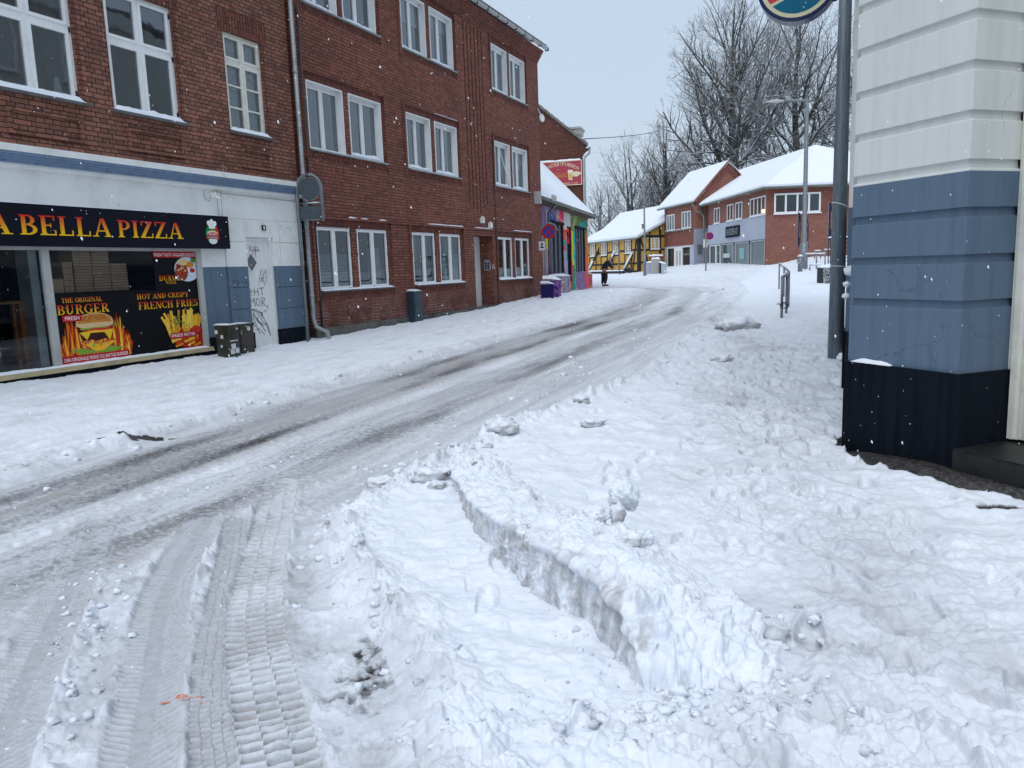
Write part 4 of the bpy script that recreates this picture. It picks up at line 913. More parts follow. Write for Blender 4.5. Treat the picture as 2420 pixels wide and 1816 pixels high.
pw.build('plaster_wall', 'plaster_white', pz)
pb = MB(); pb.box(F0, -2.165, -1.63, -.1, -.004, .65, 1.82); blocks(pb, -1.62, -1.14, .65, 1.82, [1.46, 1.08], .02); pb.build('painted_wall', 'paint_blue', pz); pb = MB(); blocks(pb, -.43, .39, .65, 1.82, [1.43, 1.03], .02); pb.build('painted_wall', 'paint_blue', pz)
pk = MB(); pk.box(F0, -9, -1.63, -.12, .045, .1, .43); pk.box(F0, -2.165, -1.6, -.12, .02, .1, .65); pk.box(F0, -1.62, -1.12, -.12, .035, .1, .65); pk.box(F0, -.45, .40, -.12, .035, .1, .65)
pk.build('plinth', 'paint_black', pz)
# side door with scrawls
dm = MB(); dm.box(F0, -1.08, -.50, -.10, -.06, .33, 2.28); dm.box(F0, -1.14, -1.08, -.1, -.03, .33, 2.335); dm.box(F0, -.50, -.43, -.1, -.03, .33, 2.335); dm.box(F0, -1.08, -.50, -.1, -.03, 2.28, 2.335)
dm.poly(F0, [(-.975, 1.68), (-.80, 1.89), (-.975, 2.10), (-1.15+.02, 1.89)], -.052); do = dm.build('door', 'door_white', pz)
dg_ = MB(); dg_.poly(F0, [(-.972, 1.735), (-.835, 1.892), (-.972, 2.05), (-1.105, 1.892)], -.048); dg_.build('pane', 'glass_far', do)
def scrawl(mb, F, pts, w, r=.008, col=None):
    if col: mb.color(col)
    mb.tube([F.pt(a, w, z) for a, z in pts], r, 4)
def letters(mb, F, strokes, a0, z0, sx, sz, w, r, col):
    for st_ in strokes: scrawl(mb, F, [(a0+x*sx, z0+y*sz) for x, y in st_], w, r, col)
BK = CH('#17181c')
def letters_part(par, *a): q_ = MB(); letters(q_, F0, *a); q_.build('graffiti', 'paint', par)
letters_part(do, [[(.12, 1), (0, .85), (.14, .6), (-.02, .3), (.16, 0)], [(0, .5), (.2, .55)], [(.32, 0), (.34, .95)], [(.34, .5), (.6, .55)], [(.62, 0), (.6, 1)], [(.7, 1), (1.05, 1)], [(.86, 1), (.9, 0)]], -1.075, 1.30, .36, .13, -.056, .0045, BK)
letters_part(do, [[(0, 0), (.05, 1), (.15, .5), (.27, 1), (.3, .05)], [(.5, .05), (.38, .3), (.4, .8), (.52, .95), (.62, .6), (.6, .2), (.5, .05)], [(.44, 1.25), (.45, 1.3)], [(.56, 1.27), (.57, 1.32)], [(.74, 0), (.76, 1), (.95, .85), (.93, .6), (.76, .5), (1.0, -.1)], [(1.1, .1), (1.1, -.35)]], -1.075, 1.10, .40, .16, -.056, .0045, BK)
rs = random.Random(5)
letters_part(do, [[(0, .95), (.3, .9), (.62, .7), (.35, .78), (0, .95)], [(.15, .85), (.1, .6), (.5, .1), (.72, -.25)], [(.1, .75), (.35, .35), (.6, .05)], [(.0, .62), (.25, .1)], [(.3, .7), (.55, .55), (.6, .75), (.62, .45)], [(.35, .6), (.3, .3), (.75, .1), (.45, .5)], [(.5, .7), (.75, .3), (.9, -.35)], [(.8, .2), (.9, -.1), (.98, -.5)], [(.2, -.1), (.35, -.05), (.65, -.4)], [(.7, .75), (.75, .85)], [(.8, .72), (.85, .84)], [(.02, .2), (.25, .02), (.4, -.35)]], -1.07, .72, .46, .36, -.056, .0045, BK)
letters_part(do, [[(0, .1), (.05, 1), (.2, .7), (.05, .6)], [(.3, .8), (.5, .85), (.35, .5), (.6, .6)], [(.6, 1), (.65, .2)], [(.7, .9), (.95, .75), (.75, .5), (1.1, .4)], [(.1, .5), (1.0, .55)], [(.3, .5), (.35, -.2)], [(.55, .5), (.6, -.3)]], -.985, 2.02, .25, .17, -.056, .0035, CH('#8a3a3a'))
letters_part(do, [[(0, 0), (.2, .6), (.5, 1), (.7, .8), (.4, .3), (.6, .2)], [(.3, .9), (.4, .1)], [(.5, .8), (.6, 0), (.9, .3), (.8, 1)], [(.1, .4), (1, .5)], [(.2, .2), (.9, .9), (1.05, .6)]], -.83, 1.48, .26, .30, -.056, .003, CH('#8d9095'))
letters_part(do, [[(0, .5), (.1, .9), (.3, 1), (.45, .7), (.3, .4), (.1, .35), (.0, .5)], [(.3, .4), (.1, 0), (.0, .15)], [(.55, .9), (.5, .5)], [(.6, .6), (.75, .9), (.7, .4)], [(.8, .9), (.85, .4), (1., .8)], [(.3, .2), (.6, .0), (1., .1)]], -2.08, 1.50, .38, .24, -.0035, .0025, CH('#7f93ab'))
letters_part(do, [[(0, 0), (0, 1), (.2, .9)], [(0, .5), (.15, .5)], [(.3, 0), (.3, 1), (.45, .5), (.3, .4)], [(.6, 0), (.65, 1)], [(.8, 1), (.95, 0)], [(.75, .5), (1., .5)]], -1.52, 1.5, .34, .09, .022, .002, CH('#2c3c50'))
nm = MB().color(CH('#111111')); nm.box(F0, -.70, -.60, .012, .02, 2.46, 2.555); nu_ = nm.build('number_plate', 'paint', pz); n1 = MB(); put_text(n1, F0, '1', -.665, -.635, 2.475, 2.54, .022, CH('#e8e8e8')); n1.build('number', 'paint', nu_)
cmr = MB(); cmr.box(F0, -1.86, -1.80, 0, .10, 2.96, 3.04); cmr.tube([F0.pt(-1.83, .1, 2.97), F0.pt(-1.83, .2, 2.93)], .025, 8); cmr.build('security_camera', 'plaster_white', pz)
cw_ = MB(); cw_.tube([F0.pt(.3, .008, 3.04), F0.pt(-1.6, .008, 3.05), F0.pt(-1.75, .02, 3.09), F0.pt(-1.86, .02, 3.0), F0.pt(-1.9, .02, 2.90), F0.pt(-1.99, .02, 2.93), F0.pt(-2.0, .02, 3.06)], .006, 5); cw_.tube([F0.pt(-1.70, .008, 3.1), F0.pt(-1.71, .008, 2.66)], .005, 5)
cw_.tube([F0.pt(-1.6, .17, 3.42), F0.pt(-1.72, .2, 3.50), F0.pt(-1.66, .16, 3.30), F0.pt(-1.70, .02, 3.1)], .004, 5); cw_.build('cable', 'grey_frame', pz)
# shop window
sf = MB(); sf.box(F0, -9, -2.165, -.06, .0, 2.075, 2.13); sf.box(F0, -4.90, -4.79, -.06, .005, .51, 2.075); sf.box(F0, -2.27, -2.167, -.06, .004, .51, 2.075); sf.box(F0, -7.2, -7.1, -.06, .004, .51, 2.075)
fr_ = sf.build('shop_window', 'grey_frame', pz); gg = MB()
for a0, a1 in ((-9, -7.2), (-7.1, -4.9), (-4.79, -2.27)): gg.rect(F0, a0, a1, -.04, .51, 2.075)
gg.build('pane', 'glass_shop', fr_)
sl = MB(); sl.box(F0, -9, -2.15, -.08, .075, .44, .505); s_ = sl.build('sill', 'sill_cream', pz); snow_slab('snow_cover', F0, -8.9, -2.2, -.04, .06, .505, .035, s_, 77)
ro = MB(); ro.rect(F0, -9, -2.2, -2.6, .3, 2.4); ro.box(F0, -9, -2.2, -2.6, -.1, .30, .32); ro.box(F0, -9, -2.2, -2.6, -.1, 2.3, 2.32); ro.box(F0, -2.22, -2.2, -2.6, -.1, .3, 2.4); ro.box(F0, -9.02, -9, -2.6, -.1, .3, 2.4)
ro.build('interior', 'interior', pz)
r2 = MB(); r2.box(F0, -5.02, -4.90, -.35, -.10, .32, 2.3); r2.box(F0, -5.14, -5.03, -1.05, -.9, 1.62, 1.95); r2.box(F0, -5.3, -5.25, -1.2, -.9, .9, 2.2); r2.build('daylight_panel', 'daylight_pale', pz)  # pale boxes stand in for daylight and reflections showing in the left pane
r3 = MB(); r3.box(F0, -5.10, -5.03, -.36, -.28, .32, 1.40); r3.build('door_post', 'wood', pz)
# fascia sign
sg = MB(); sg.box(F0, -9, -1.63, .0, .13, 2.12, 2.655); sign = sg.build('shop_sign', 'sign_black', None); tag(sign, 'long black shop sign reading BELLA PIZZA in red to yellow letters', 'sign')
lt = MB(); RD, YL = CH('#d0202a'), CH('#f2c21a')
serif(lt, F0, 'A', -5.66, -5.33, 2.262, 2.515, .134, RD, YL); serif(lt, F0, 'BELLA', -5.23, -3.90, 2.262, 2.515, .134, RD, YL); serif(lt, F0, 'PIZZA', -3.80, -2.63, 2.262, 2.505, .134, RD, YL)
lt.build('lettering', 'paint', sign)
lg = MB()
def ell(F, cx, cz, rx, rz, n=24, a0=0, a1=360): return [(cx+rx*math.cos(R(a0+(a1-a0)*i/n)), cz+rz*math.sin(R(a0+(a1-a0)*i/n))) for i in range(n if a1-a0 == 360 else n+1)]
lg.poly(F0, ell(F0, -2.01, 2.36, .145, .155), .1345, CH('#12803c')); lg.poly(F0, [(-1.95, 2.22), (-1.87, 2.28), (-1.865, 2.38), (-1.90, 2.47), (-1.95, 2.53)], .1350, CH('#c8202c')); lg.poly(F0, ell(F0, -2.01, 2.245, .09, .055), .1352, CH('#dfe5e2'))
lg.poly(F0, [(-2.07, 2.44), (-1.95, 2.44), (-1.93, 2.52), (-2.09, 2.52)], .1354, CH('#e9e9e9'))
for k, (x, z) in enumerate(((-2.075, 2.53), (-2.01, 2.555), (-1.945, 2.525))): lg.poly(F0, ell(F0, x, z, .038, .042), .1356+.0002*k, CH('#f2f2f2'))
lg.poly(F0, ell(F0, -2.01, 2.36, .115, .05), .1362, CH('#e8d9b0')); lg.poly(F0, ell(F0, -2.01, 2.35, .105, .038), .1364, CH('#b8202a')); lg.poly(F0, [(-2.17, 2.275), (-1.85, 2.275), (-1.87, 2.32), (-2.15, 2.32)], .1366, CH('#8c1420'))
put_text(lg, F0, 'PIZZA', -2.09, -1.93, 2.335, 2.375, .137, CH('#f4f4f4')); put_text(lg, F0, 'AUTHENTIC', -2.13, -1.89, 2.285, 2.312, .137, CH('#f4f4f4'))
lg.build('emblem', 'paint', sign); snow_slab('snow_cover', F0, -8.9, -1.70, .0, .11, 2.655, .022, sign, 5)
# ---------------------------------------------------------------- posters in the window
po = MB().color(CH('#0a0a10')); WP = -.034
po.poly(F0, [(-4.785, .52), (-2.275, .52), (-2.275, 2.07), (-3.09, 2.07), (-3.11, 1.475), (-4.775, 1.48)], WP)
poster = tag(po.build('window_poster', 'paint', None), 'black window poster with burger, fries and wrap pictures under the shop sign', 'poster')
pt = MB(); OR, WH = CH('#f0a020'), CH('#f4f4f4')
def blob(cx, cz, rx, rz, w, col, n=26, amp=.12, seed=0, fr=3):
    pts = []
    for i in range(n):
        a = 2*math.pi*i/n; k = 1+amp*mnoise.noise(Vector((math.cos(a)*fr, math.sin(a)*fr, seed*5.1)))*1.6; pts.append((cx+rx*math.cos(a)*k, cz+rz*math.sin(a)*k))
    pt.poly(F0, pts, w, col)
W_ = WP+.001
serif(pt, F0, 'THE ORIGINAL', -4.67, -4.05, 1.365, 1.43, W_, CH('#d8501e'), CH('#f0b020')); serif(pt, F0, 'BURGER', -4.75, -3.95, 1.205, 1.335, W_, RD, YL)
serif(pt, F0, 'HOT AND CRISPY', -3.46, -2.48, 1.355, 1.43, W_, CH('#d8501e'), CH('#f0b020')); serif(pt, F0, 'FRENCH FRIES', -3.45, -2.30, 1.20, 1.31, W_, RD, YL)
serif(pt, F0, 'DURUM', -3.02, -2.59, 1.62, 1.70, W_, RD, YL); put_text(pt, F0, 'RULLE', -2.89, -2.70, 1.57, 1.612, W_, CH('#f0a020'))
pt.color(CH('#b81e2a')).rect(F0, -3.09, -2.276, W_+.001, 1.975, 2.069); put_text(pt, F0, 'FRESH TASTY AND DELICIOUS', -3.075, -2.29, 1.995, 2.045, W_+.002, WH)
def leafy(n, x0, x1, z0, zf, cols, seed, w, wmin=.01, wmax=.03, lean=.05):
    r_ = random.Random(seed)
    for i in range(n):
        x = r_.uniform(x0, x1); zz = z0+r_.random()*.12; h = zf(x)*r_.uniform(.35, 1)*(1-.0); wd = r_.uniform(wmin, wmax); l = r_.uniform(-lean, lean)
        pt.poly(F0, [(x-wd, zz+h*.15), (x, zz), (x+wd, zz+h*.2), (x+l*.6+wd*.6, zz+h*.6), (x+l, zz+h), (x+l*.4-wd*.5, zz+h*.55)], w+i*.00001, r_.choice(cols))
FLC = [CH('#e2691a'), CH('#f2a32a'), CH('#f6c84a'), CH('#b8380e'), CH('#7a230a'), CH('#d9541a')]
leafy(150, -4.78, -4.38, .54, lambda x: .10+.38*math.exp(-((x+4.58)/.09)**2)+.16, FLC, 1, W_+.001); leafy(150, -4.02, -3.66, .54, lambda x: .14+.40*math.exp(-((x+3.86)/.10)**2)+.12, FLC, 2, W_+.003)
wb = W_+.006
blob(-4.2, .62, .30, .07, wb, CH('#c58a45'), seed=1); blob(-4.2, .69, .34, .05, wb+.0005, CH('#7fa53a'), amp=.5, seed=2, fr=6); blob(-4.2, .735, .26, .045, wb+.001, CH('#b9392c'), amp=.4, seed=3, fr=6)
pt.poly(F0, [(-4.47, .79), (-4.35, .73), (-4.24, .66), (-4.12, .665), (-3.98, .74), (-3.90, .79), (-4.2, .82)], wb+.0015, CH('#eeb52c'))
blob(-4.2, .80, .27, .03, wb+.002, CH('#c7342e'), amp=.4, seed=5, fr=6); leafy(30, -4.42, -4.0, .70, lambda x: .10, [CH('#d5792a'), CH('#e8c255'), CH('#8fae45')], 6, wb+.0022, .01, .02)
blob(-4.2, .89, .24, .075, wb+.003, CH('#3a1d12'), amp=.15, seed=6, fr=5); pt.poly(F0, [(-4.47, .94), (-4.36, .83), (-4.30, .925), (-4.08, .92), (-4.0, .80), (-3.93, .955), (-4.2, .965)], wb+.0035, CH('#f0bd30'))
blob(-4.2, .985, .27, .03, wb+.004, CH('#c7342e'), amp=.3, seed=7, fr=6); blob(-4.2, 1.015, .29, .035, wb+.0045, CH('#74a436'), amp=.6, seed=8, fr=7)
pt.poly(F0, [(-4.51, 1.03)]+[(-4.215+.295*math.cos(R(180-a)), 1.05+.155*math.sin(R(a))**.8) for a in range(6, 180, 12)]+[(-3.92, 1.03), (-4.0, 1.0), (-4.43, 1.0)], wb+.005, CH('#d9b98a'))
pt.poly(F0, [(-4.215+.27*math.cos(R(180-a)), 1.065+.13*math.sin(R(a))**.8) for a in range(0, 181, 12)], wb+.0055, CH('#c07e36')); pt.poly(F0, [(-4.215+.2*math.cos(R(180-a)), 1.10+.09*math.sin(R(a))**.8) for a in range(0, 181, 12)], wb+.0058, CH('#b06a28'))
r_ = random.Random(3)
for i in range(26): a = r_.uniform(20, 160); k = r_.random()**.5; x, z = -4.215+.22*k*math.cos(R(a)), 1.09+.10*k*math.sin(R(a)); pt.poly(F0, [(x-.006, z), (x, z-.004), (x+.006, z), (x, z+.004)], wb+.0062+i*.00001, CH('#ecd6a0'))
pt.color(CH('#b81e2a')).rect(F0, -4.70, -4.41, wb+.007, 1.105, 1.195); put_text(pt, F0, 'FRESH', -4.66, -4.45, 1.125, 1.175, wb+.008, WH)
pt.poly(F0, [(-4.77, .53), (-3.70, .53), (-3.70, .625), (-4.77, .635)], wb+.007, CH('#b81e2a')); put_text(pt, F0, 'DEN ORIGINALE FRISKE OG SAFTIGE BURGER', -4.74, -3.73, .555, .605, wb+.008, WH)
# fries
pt.poly(F0, [(-2.95, .84), (-2.88, .70), (-2.76, .58), (-2.60, .53), (-2.28, .53), (-2.28, .84), (-2.5, .9)], wb, CH('#b42318'))
FR = [CH('#eebd3c'), CH('#f4d05a'), CH('#d99a26'), CH('#e6ab34'), CH('#c98a24')]; r_ = random.Random(9)
for i in range(46):
    bx = r_.uniform(-2.88, -2.33); ang = R(90+(-(bx+2.6))*70+r_.uniform(-22, 22)); L = r_.uniform(.20, .42); bz = r_.uniform(.62, .86); t = .021
    dx, dz = math.cos(ang), math.sin(ang); ex, ez = bx+dx*L, min(1.29, bz+dz*L); ex = min(-2.285, max(-3.08, ex))
    pt.poly(F0, [(bx-dz*t, bz+dx*t), (bx+dz*t, bz-dx*t), (ex+dz*t, ez-dx*t), (ex-dz*t, ez+dx*t)], wb+.0005+i*.00008, FR[i % 5])
for i in range(14): bx = r_.uniform(-2.8, -2.35); bz = r_.uniform(.56, .72); pt.poly(F0, [(bx-.08, bz), (bx-.06, bz-.03), (bx+.09, bz+.01), (bx+.07, bz+.045)], wb+.0045+i*.00005, FR[i % 5] if i % 3 else CH('#c8401c'))
blob(-2.40, .80, .13, .075, wb+.0055, CH('#9c1f1a'), seed=4); blob(-2.40, .815, .11, .055, wb+.006, CH('#c8382a'), seed=5); 
for i in range(20): x = -2.75+.04*r_.gauss(0, 1)*1.6; z = .95+.05*r_.gauss(0, 1); blob(x, z, .02, .012, wb+.0065+i*.00003, CH('#557f2e'), n=8, seed=i)
pt.poly(F0, [(-2.93, .70), (-2.40, .70), (-2.40, .80), (-2.93, .79)], wb+.0075, CH('#b81e2a')); put_text(pt, F0, 'SPRØDE FRITTER', -2.91, -2.43, .725, .775, wb+.0085, WH)
# wrap on its plate
pt.poly(F0, [p for p in ell(F0, -2.46, 1.79, .255, .195) if p[0] < -2.276]+[(-2.276, 1.66), (-2.276, 1.92)][:0], wb, CH('#cfd8e6')); blob(-2.57, 1.77, .13, .14, wb+.001, CH('#a03a24'), amp=.3, seed=11, fr=5); blob(-2.52, 1.90, .12, .05, wb+.0012, CH('#e8c58c'), seed=12); blob(-2.40, 1.86, .08, .05, wb+.0014, CH('#d6852c'), seed=13)
blob(-2.33, 1.93, .05, .035, wb+.0016, CH('#4f8a2e'), seed=14); blob(-2.36, 1.76, .07, .055, wb+.0018, CH('#e4e9f0'), seed=15); blob(-2.36, 1.77, .055, .04, wb+.002, CH('#b82a22'), seed=16)
for i in range(22): blob(-2.57+r_.gauss(0, .05), 1.76+r_.gauss(0, .05), .016, .016, wb+.0022+i*.00003, [CH('#3f6a2a'), CH('#5a2417'), CH('#d84a34'), CH('#e6d2a8')][i % 4], n=8, seed=i)
pt.build('artwork', 'paint', poster)
# boxes stacked behind the glass
stacks = [('cut open stack at the left', -4.72, -4.52, 1.50, 1, .20, 'side'), ('tall left stack', -4.34, -4.06, 1.50, 15, .040, ''), ('tall middle stack', -4.05, -3.77, 1.50, 15, .040, ''), ('lower right stack', -3.76, -3.48, 1.50, 10, .040, ''), ('short stack of thick cartons', -4.51, -4.36, 1.50, 5, .085, '')]
proto = {}
ORD = ['lowest', 'second', 'third', 'fourth', 'fifth', 'sixth', 'seventh', 'eighth', 'ninth', 'tenth', 'eleventh', 'twelfth', 'thirteenth', 'fourteenth', 'fifteenth']
for nm_, a0, a1, z0, n_, h_, kind in stacks:
    W0 = a1-a0; key = (round(W0, 3), h_)
    mb = MB(); mb.box(WF, -W0/2+.003, W0/2-.003, -.14, .14, .001, h_-.004); mb.box(WF, -W0/2, W0/2, -.143, .143, h_*.55, h_-.006)
    me = mb.mesh('pizza_box'); me.materials.append(M['cardboard'])
    for k in range(n_):
        o = bpy.data.objects.new('pizza_box', me); COL.objects.link(o); WL[o.name] = np.zeros(3)
        x = F0.pt((a0+a1)/2+random.uniform(-.004, .004), -.30, z0+k*h_); o.location = x; o.rotation_euler = (0, 0, R(90)-TH+random.uniform(-.01, .01)) 
        tag(o, f'{ORD[k]} {"box from the bottom of" if k else "box in"} the {nm_} in the shop window', 'box', 'cardboard boxes stacked in the shop window')
# shelf that carries the boxes, bar table and stools
sh = MB(); sh.box(F0, -4.8, -3.2, -.5, -.12, 1.46, 1.50); sh.box(F0, -4.8, -4.76, -.5, -.12, .33, 1.46); sh.box(F0, -3.24, -3.2, -.5, -.12, .33, 1.46); tag(sh.build('shelf', 'interior', None), 'dark shelf behind the window carrying the pizza boxes', 'shelf')
tb = thing('bar_table', 'narrow brown bar table just inside the left shop window', 'table', F0.pt(-6, -.4, .33)); t_ = MB(); t_.box(F0, -7.0, -5.0, -.55, -.25, 1.385, 1.42); t_.build('tabletop', 'wood', tb)
for a in (-6.9, -5.1): t_ = MB(); t_.box(F0, a-.03, a+.03, -.43, -.37, .33, 1.385); t_.build('leg', 'wood', tb)
def stool(a, w, lab):
    o = thing('bar_stool', lab, 'stool', F0.pt(a, w, .33), 'bar stools at the window')
    m_ = MB(); c = F0.pt(a, w, 0); m_.box(F0, a-.2, a+.2, w-.2, w+.2, 1.13, 1.20); m_.box(F0, a-.2, a+.2, w-.22, w-.19, 1.2, 1.42); m_.build('seat', 'dark_metal', o)
    m_ = MB(); m_.tube([F0.pt(a, w, .34), F0.pt(a, w, 1.13)], .025, 10); m_.tube([F0.pt(a, w, .33), F0.pt(a, w, .36)], [.2, .19], 20); m_.build('pole', 'chrome', o)
    m_ = MB(); m_.tube([F0.pt(a+.17*math.cos(t), w+.17*math.sin(t), .80) for t in np.linspace(0, 2*math.pi, 18)], .012, 6); m_.build('footrest', 'chrome', o)
stool(-5.22, -.62, 'black bar stool on a chrome pole behind the left glass, nearer the mullion'); stool(-5.85, -.62, 'black bar stool behind the left glass at the photo edge')
mn = MB(); mn.color(CH('#07070a')).box(F0, -6.2, -5.45, -1.3, -1.26, 1.45, 2.2); 
for k, (t_, z_) in enumerate((('ENE', 2.02), ('GRA', 1.72), ('ENE', 1.60))): put_text(mn, F0, t_, -5.75, -5.52, z_, z_+.07, -1.255, CH('#53506a'), flip=True)
tag(mn.build('menu_board', 'paint', None), 'dark menu board with mirrored letters inside the left window', 'board')
# downpipe between the houses
dp_ = MB(); dp_.tube([F0.pt(.45, .10, 8.7), F0.pt(.45, .10, .78), F0.pt(.47, .13, .62), F0.pt(.60, .30, .50), F0.pt(.64, .33, .22)], .042, 12)
for z in (1.2, 3.45, 5.4, 7.4): dp_.tube([F0.pt(.45, .10, z), F0.pt(.45, .10, z+.05)], .049, 12)
tag(dp_.build('downpipe', 'zinc', None), 'tall grey zinc downpipe between the pizzeria and the brick house', 'downpipe')
# ---------------------------------------------------------------- bins, cabinet, sign
def bin_(a0, a1, w0, w1, z0, z1, mat, name, lab, grp):
    o = thing(name, lab, 'bin', F0.pt((a0+a1)/2, (w0+w1)/2, z0), grp)
    m_ = MB(); m_.box(F0, a0, a1, w0, w1, z0, z1-.05); m_.box(F0, a0-.012, a1+.012, w0-.012, w1+.014, z1-.05, z1); m_.box(F0, a0-.004, a1+.004, w0, w1+.006, z0+.38*(z1-z0), z0+.385*(z1-z0)); m_.build('body', mat, o)
    return o
b1 = bin_(-2.52, -2.28, .52, .77, .26, .885, 'bin_green', 'litter_bin', 'dark green litter bin covered in stickers in front of the window corner', 'waste bins by the pizzeria')
m_ = MB(); m_.box(F0, -2.475, -2.34, .77, .776, .66, .79); m_.build('slot', 'dark_metal', b1)
m_ = MB(); m_.box(F0, -2.485, -2.33, .77, .782, .625, .64); m_.build('ledge', 'sticker', b1)
for (a, z, s_) in ((-2.32, .825, .04), (-2.42, .54, .09), (-2.45, .46, .08), (-2.35, .47, .085)): m_ = MB(); m_.box(F0, a-s_/2, a+s_/2, .77, .7745, z-s_/2, z+s_/2); m_.build('sticker', 'sticker', b1)
for (w, z, s_) in ((.53, .78, .06), (.64, .70, .055), (.62, .55, .04)): m_ = MB(); m_.box(F0, -2.5245, -2.52, w-s_/2, w+s_/2, z-s_/2, z+s_/2); m_.build('sticker', 'sticker', b1)
0; snow_slab('snow_cover', F0, -2.51, -2.29, .47, .76, .885, .03, b1, 8)
b2 = bin_(-2.02, -1.72, .32, .56, .26, .87, 'bin_brown', 'litter_bin', 'brown litter bin with round sticker beside the white door', 'waste bins by the pizzeria')
m_ = MB(); m_.disc(F0.pt(-1.84, .566, .78), F0.n, .038, .006, 18); m_.build('sticker', 'sticker', b2); m_ = MB(); m_.box(F0, -2.01, -1.98, .56, .569, .70, .76); m_.build('sticker', 'sticker', b2); m_ = MB(); m_.disc(F0.pt(-1.9, .566, .38), F0.n, .022, .006, 10); m_.build('sticker', 'sticker', b2); m_ = MB(); m_.disc(F0.pt(-1.98, .57, .73), F0.n, .028, .02, 12); m_.build('lock', 'dark_metal', b2)
snow_slab('snow_cover', F0, -2.01, -1.73, .33, .55, .87, .015, b2, 9)
cn_ = MB(); cn_.tube([np.array(F0.pt(-2.56, .84, .375)), np.array(F0.pt(-2.46, .87, .375))], .03, 12); tag(cn_.build('drinks_can', simple('can_green', (.03, .09, .045), .3, .2, 30, metal=.5), None), 'crushed green drinks can lying in the snow by the green bin', 'can')
cab = thing('electrical_cabinet', 'dark teal electrical cabinet capped with snow against the brick house', 'cabinet', F0.pt(4.3, .2, .4)); m_ = MB(); m_.box(F0, 4.10, 4.48, .0, .21, .3, 1.13); m_.box(F0, 4.09, 4.49, .0, .23, 1.13, 1.17); m_.build('body', 'cabinet', cab)
m_ = MB(); m_.box(F0, 4.13, 4.45, .21, .215, .42, 1.10); m_.box(F0, 4.16, 4.18, .215, .225, .8, .86); m_.build('door', 'cabinet', cab); snow_slab('snow_cover', F0, 4.10, 4.48, .0, .22, 1.17, .06, cab, 12)
# traffic sign seen from behind
p0 = gpt(728, 813); SD = Frame(p0[0], p0[1], F0.yaw+R(68)); g0 = p0[2]
ts = thing('traffic_sign', 'back of a round traffic sign with plate on a bent tube pole by the downpipe', 'traffic sign', p0); m_ = MB()
m_.tube([SD.pt(0, 0, g0-.05), SD.pt(0, 0, g0+2.55)]+[SD.pt(.235-.235*math.cos(t), 0, g0+2.95+.25*math.sin(t)) for t in np.linspace(.0, math.pi, 16)]+[SD.pt(.47, 0, g0+2.33)], .033, 10); m_.build('pole', 'galvanised', ts)
m_ = MB(); m_.disc(np.array(SD.pt(.235, .0, g0+2.93)), SD.n, .215, .02, 36); dk = m_.build('round_plate', 'sign_back', ts); m_ = MB(); m_.tube([SD.pt(.235+.213*math.cos(t), .012, g0+2.93+.213*math.sin(t)) for t in np.linspace(0, 2*math.pi, 36)], .010, 6); m_.build('rim', 'galvanised', dk)
m_ = MB(); m_.box(SD, .045, .425, -.012, .008, g0+2.38, g0+2.62); m_.build('plate', 'sign_back', ts); m_ = MB(); m_.tube([SD.pt(0, 0, g0+2.665), SD.pt(.47, 0, g0+2.665)], .012, 6); m_.tube([SD.pt(0, 0, g0+2.36), SD.pt(.47, 0, g0+2.36)], .012, 6); m_.build('crossbar', 'galvanised', ts); snow_slab('snow_cover', SD, .2, .44, -.012, .012, g0+2.68, .02, ts, 3)
# ---------------------------------------------------------------- painted pub
PH = Frame(.9598, 26.7634, R(16))
ph = thing('painted_house', 'low house with colourful street art and snowy tiled roof beyond the brick house', 'building', PH.pt(5, 0, .6))
def mural(a, z, seed=0):
    n = lambda f, k=0: mnoise.noise(Vector((a*f, z*f, seed+k)))
    aw = a+.35*n(.9)+.15*n(2.6, 4); zw = z+.3*n(1.1, 7)
    mauve, pale, olive, teal, pink, red, orange, yellow, lime, blue, white, black = [CH(c) for c in ('#7f6c90', '#a795ad', '#66724e', '#1f9c9a', '#e23f86', '#d9363c', '#de6c33', '#e8c33a', '#b9d23a', '#3b4f8f', '#c9c6c2', '#1c1a20')]
    c = mauve
    if z > 3.15:
        if aw < 4.3: c = blue if 2.3 < aw < 3.4 and zw < 3.75 else (pale if n(1.7, 3) > .12 else mauve)
        elif aw < 5.1: c = pink if n(3, 5) > -.1 else red
        elif aw < 6.3: c = white
        elif aw < 8.2: c = olive if n(1.5, 9) > -.25 else CH('#8d9a62')
        elif aw < 9.9: c = teal if zw < 3.62 and n(1.4, 2) > -.2 else olive
        else: c = olive
    else:
        if aw < 1.9: c = pale
        elif aw < 2.35: c = yellow if z > 2.3 else (orange if z > 1.7 else pink)
        elif aw < 5.0: c = pale if abs(n(1.2, 3)) < .12 else mauve
        elif aw < 5.6: c = teal if n(2.1, 6) > .1 and z > 1.9 else (red if z > 2.3 else pale)
        elif aw < 6.5: c = red
        elif aw < 6.95: c = lime if z > 1.7 else olive
        elif aw < 7.4: c = teal
        elif aw < 9.5: c = mauve
        elif aw < 9.95: c = pink if z < 2.1 else olive
        else: c = orange if n(1.8, 8) > -.3 or z > 2.3 else (yellow if n(3, 1) > 0 else pink)
    if abs(math.sin(aw*2.1+zw*3.7+3*n(.8, 12))) < .045 and a > 2: c = [pink, yellow, lime, white][int(a*1.3) % 4]
    return c
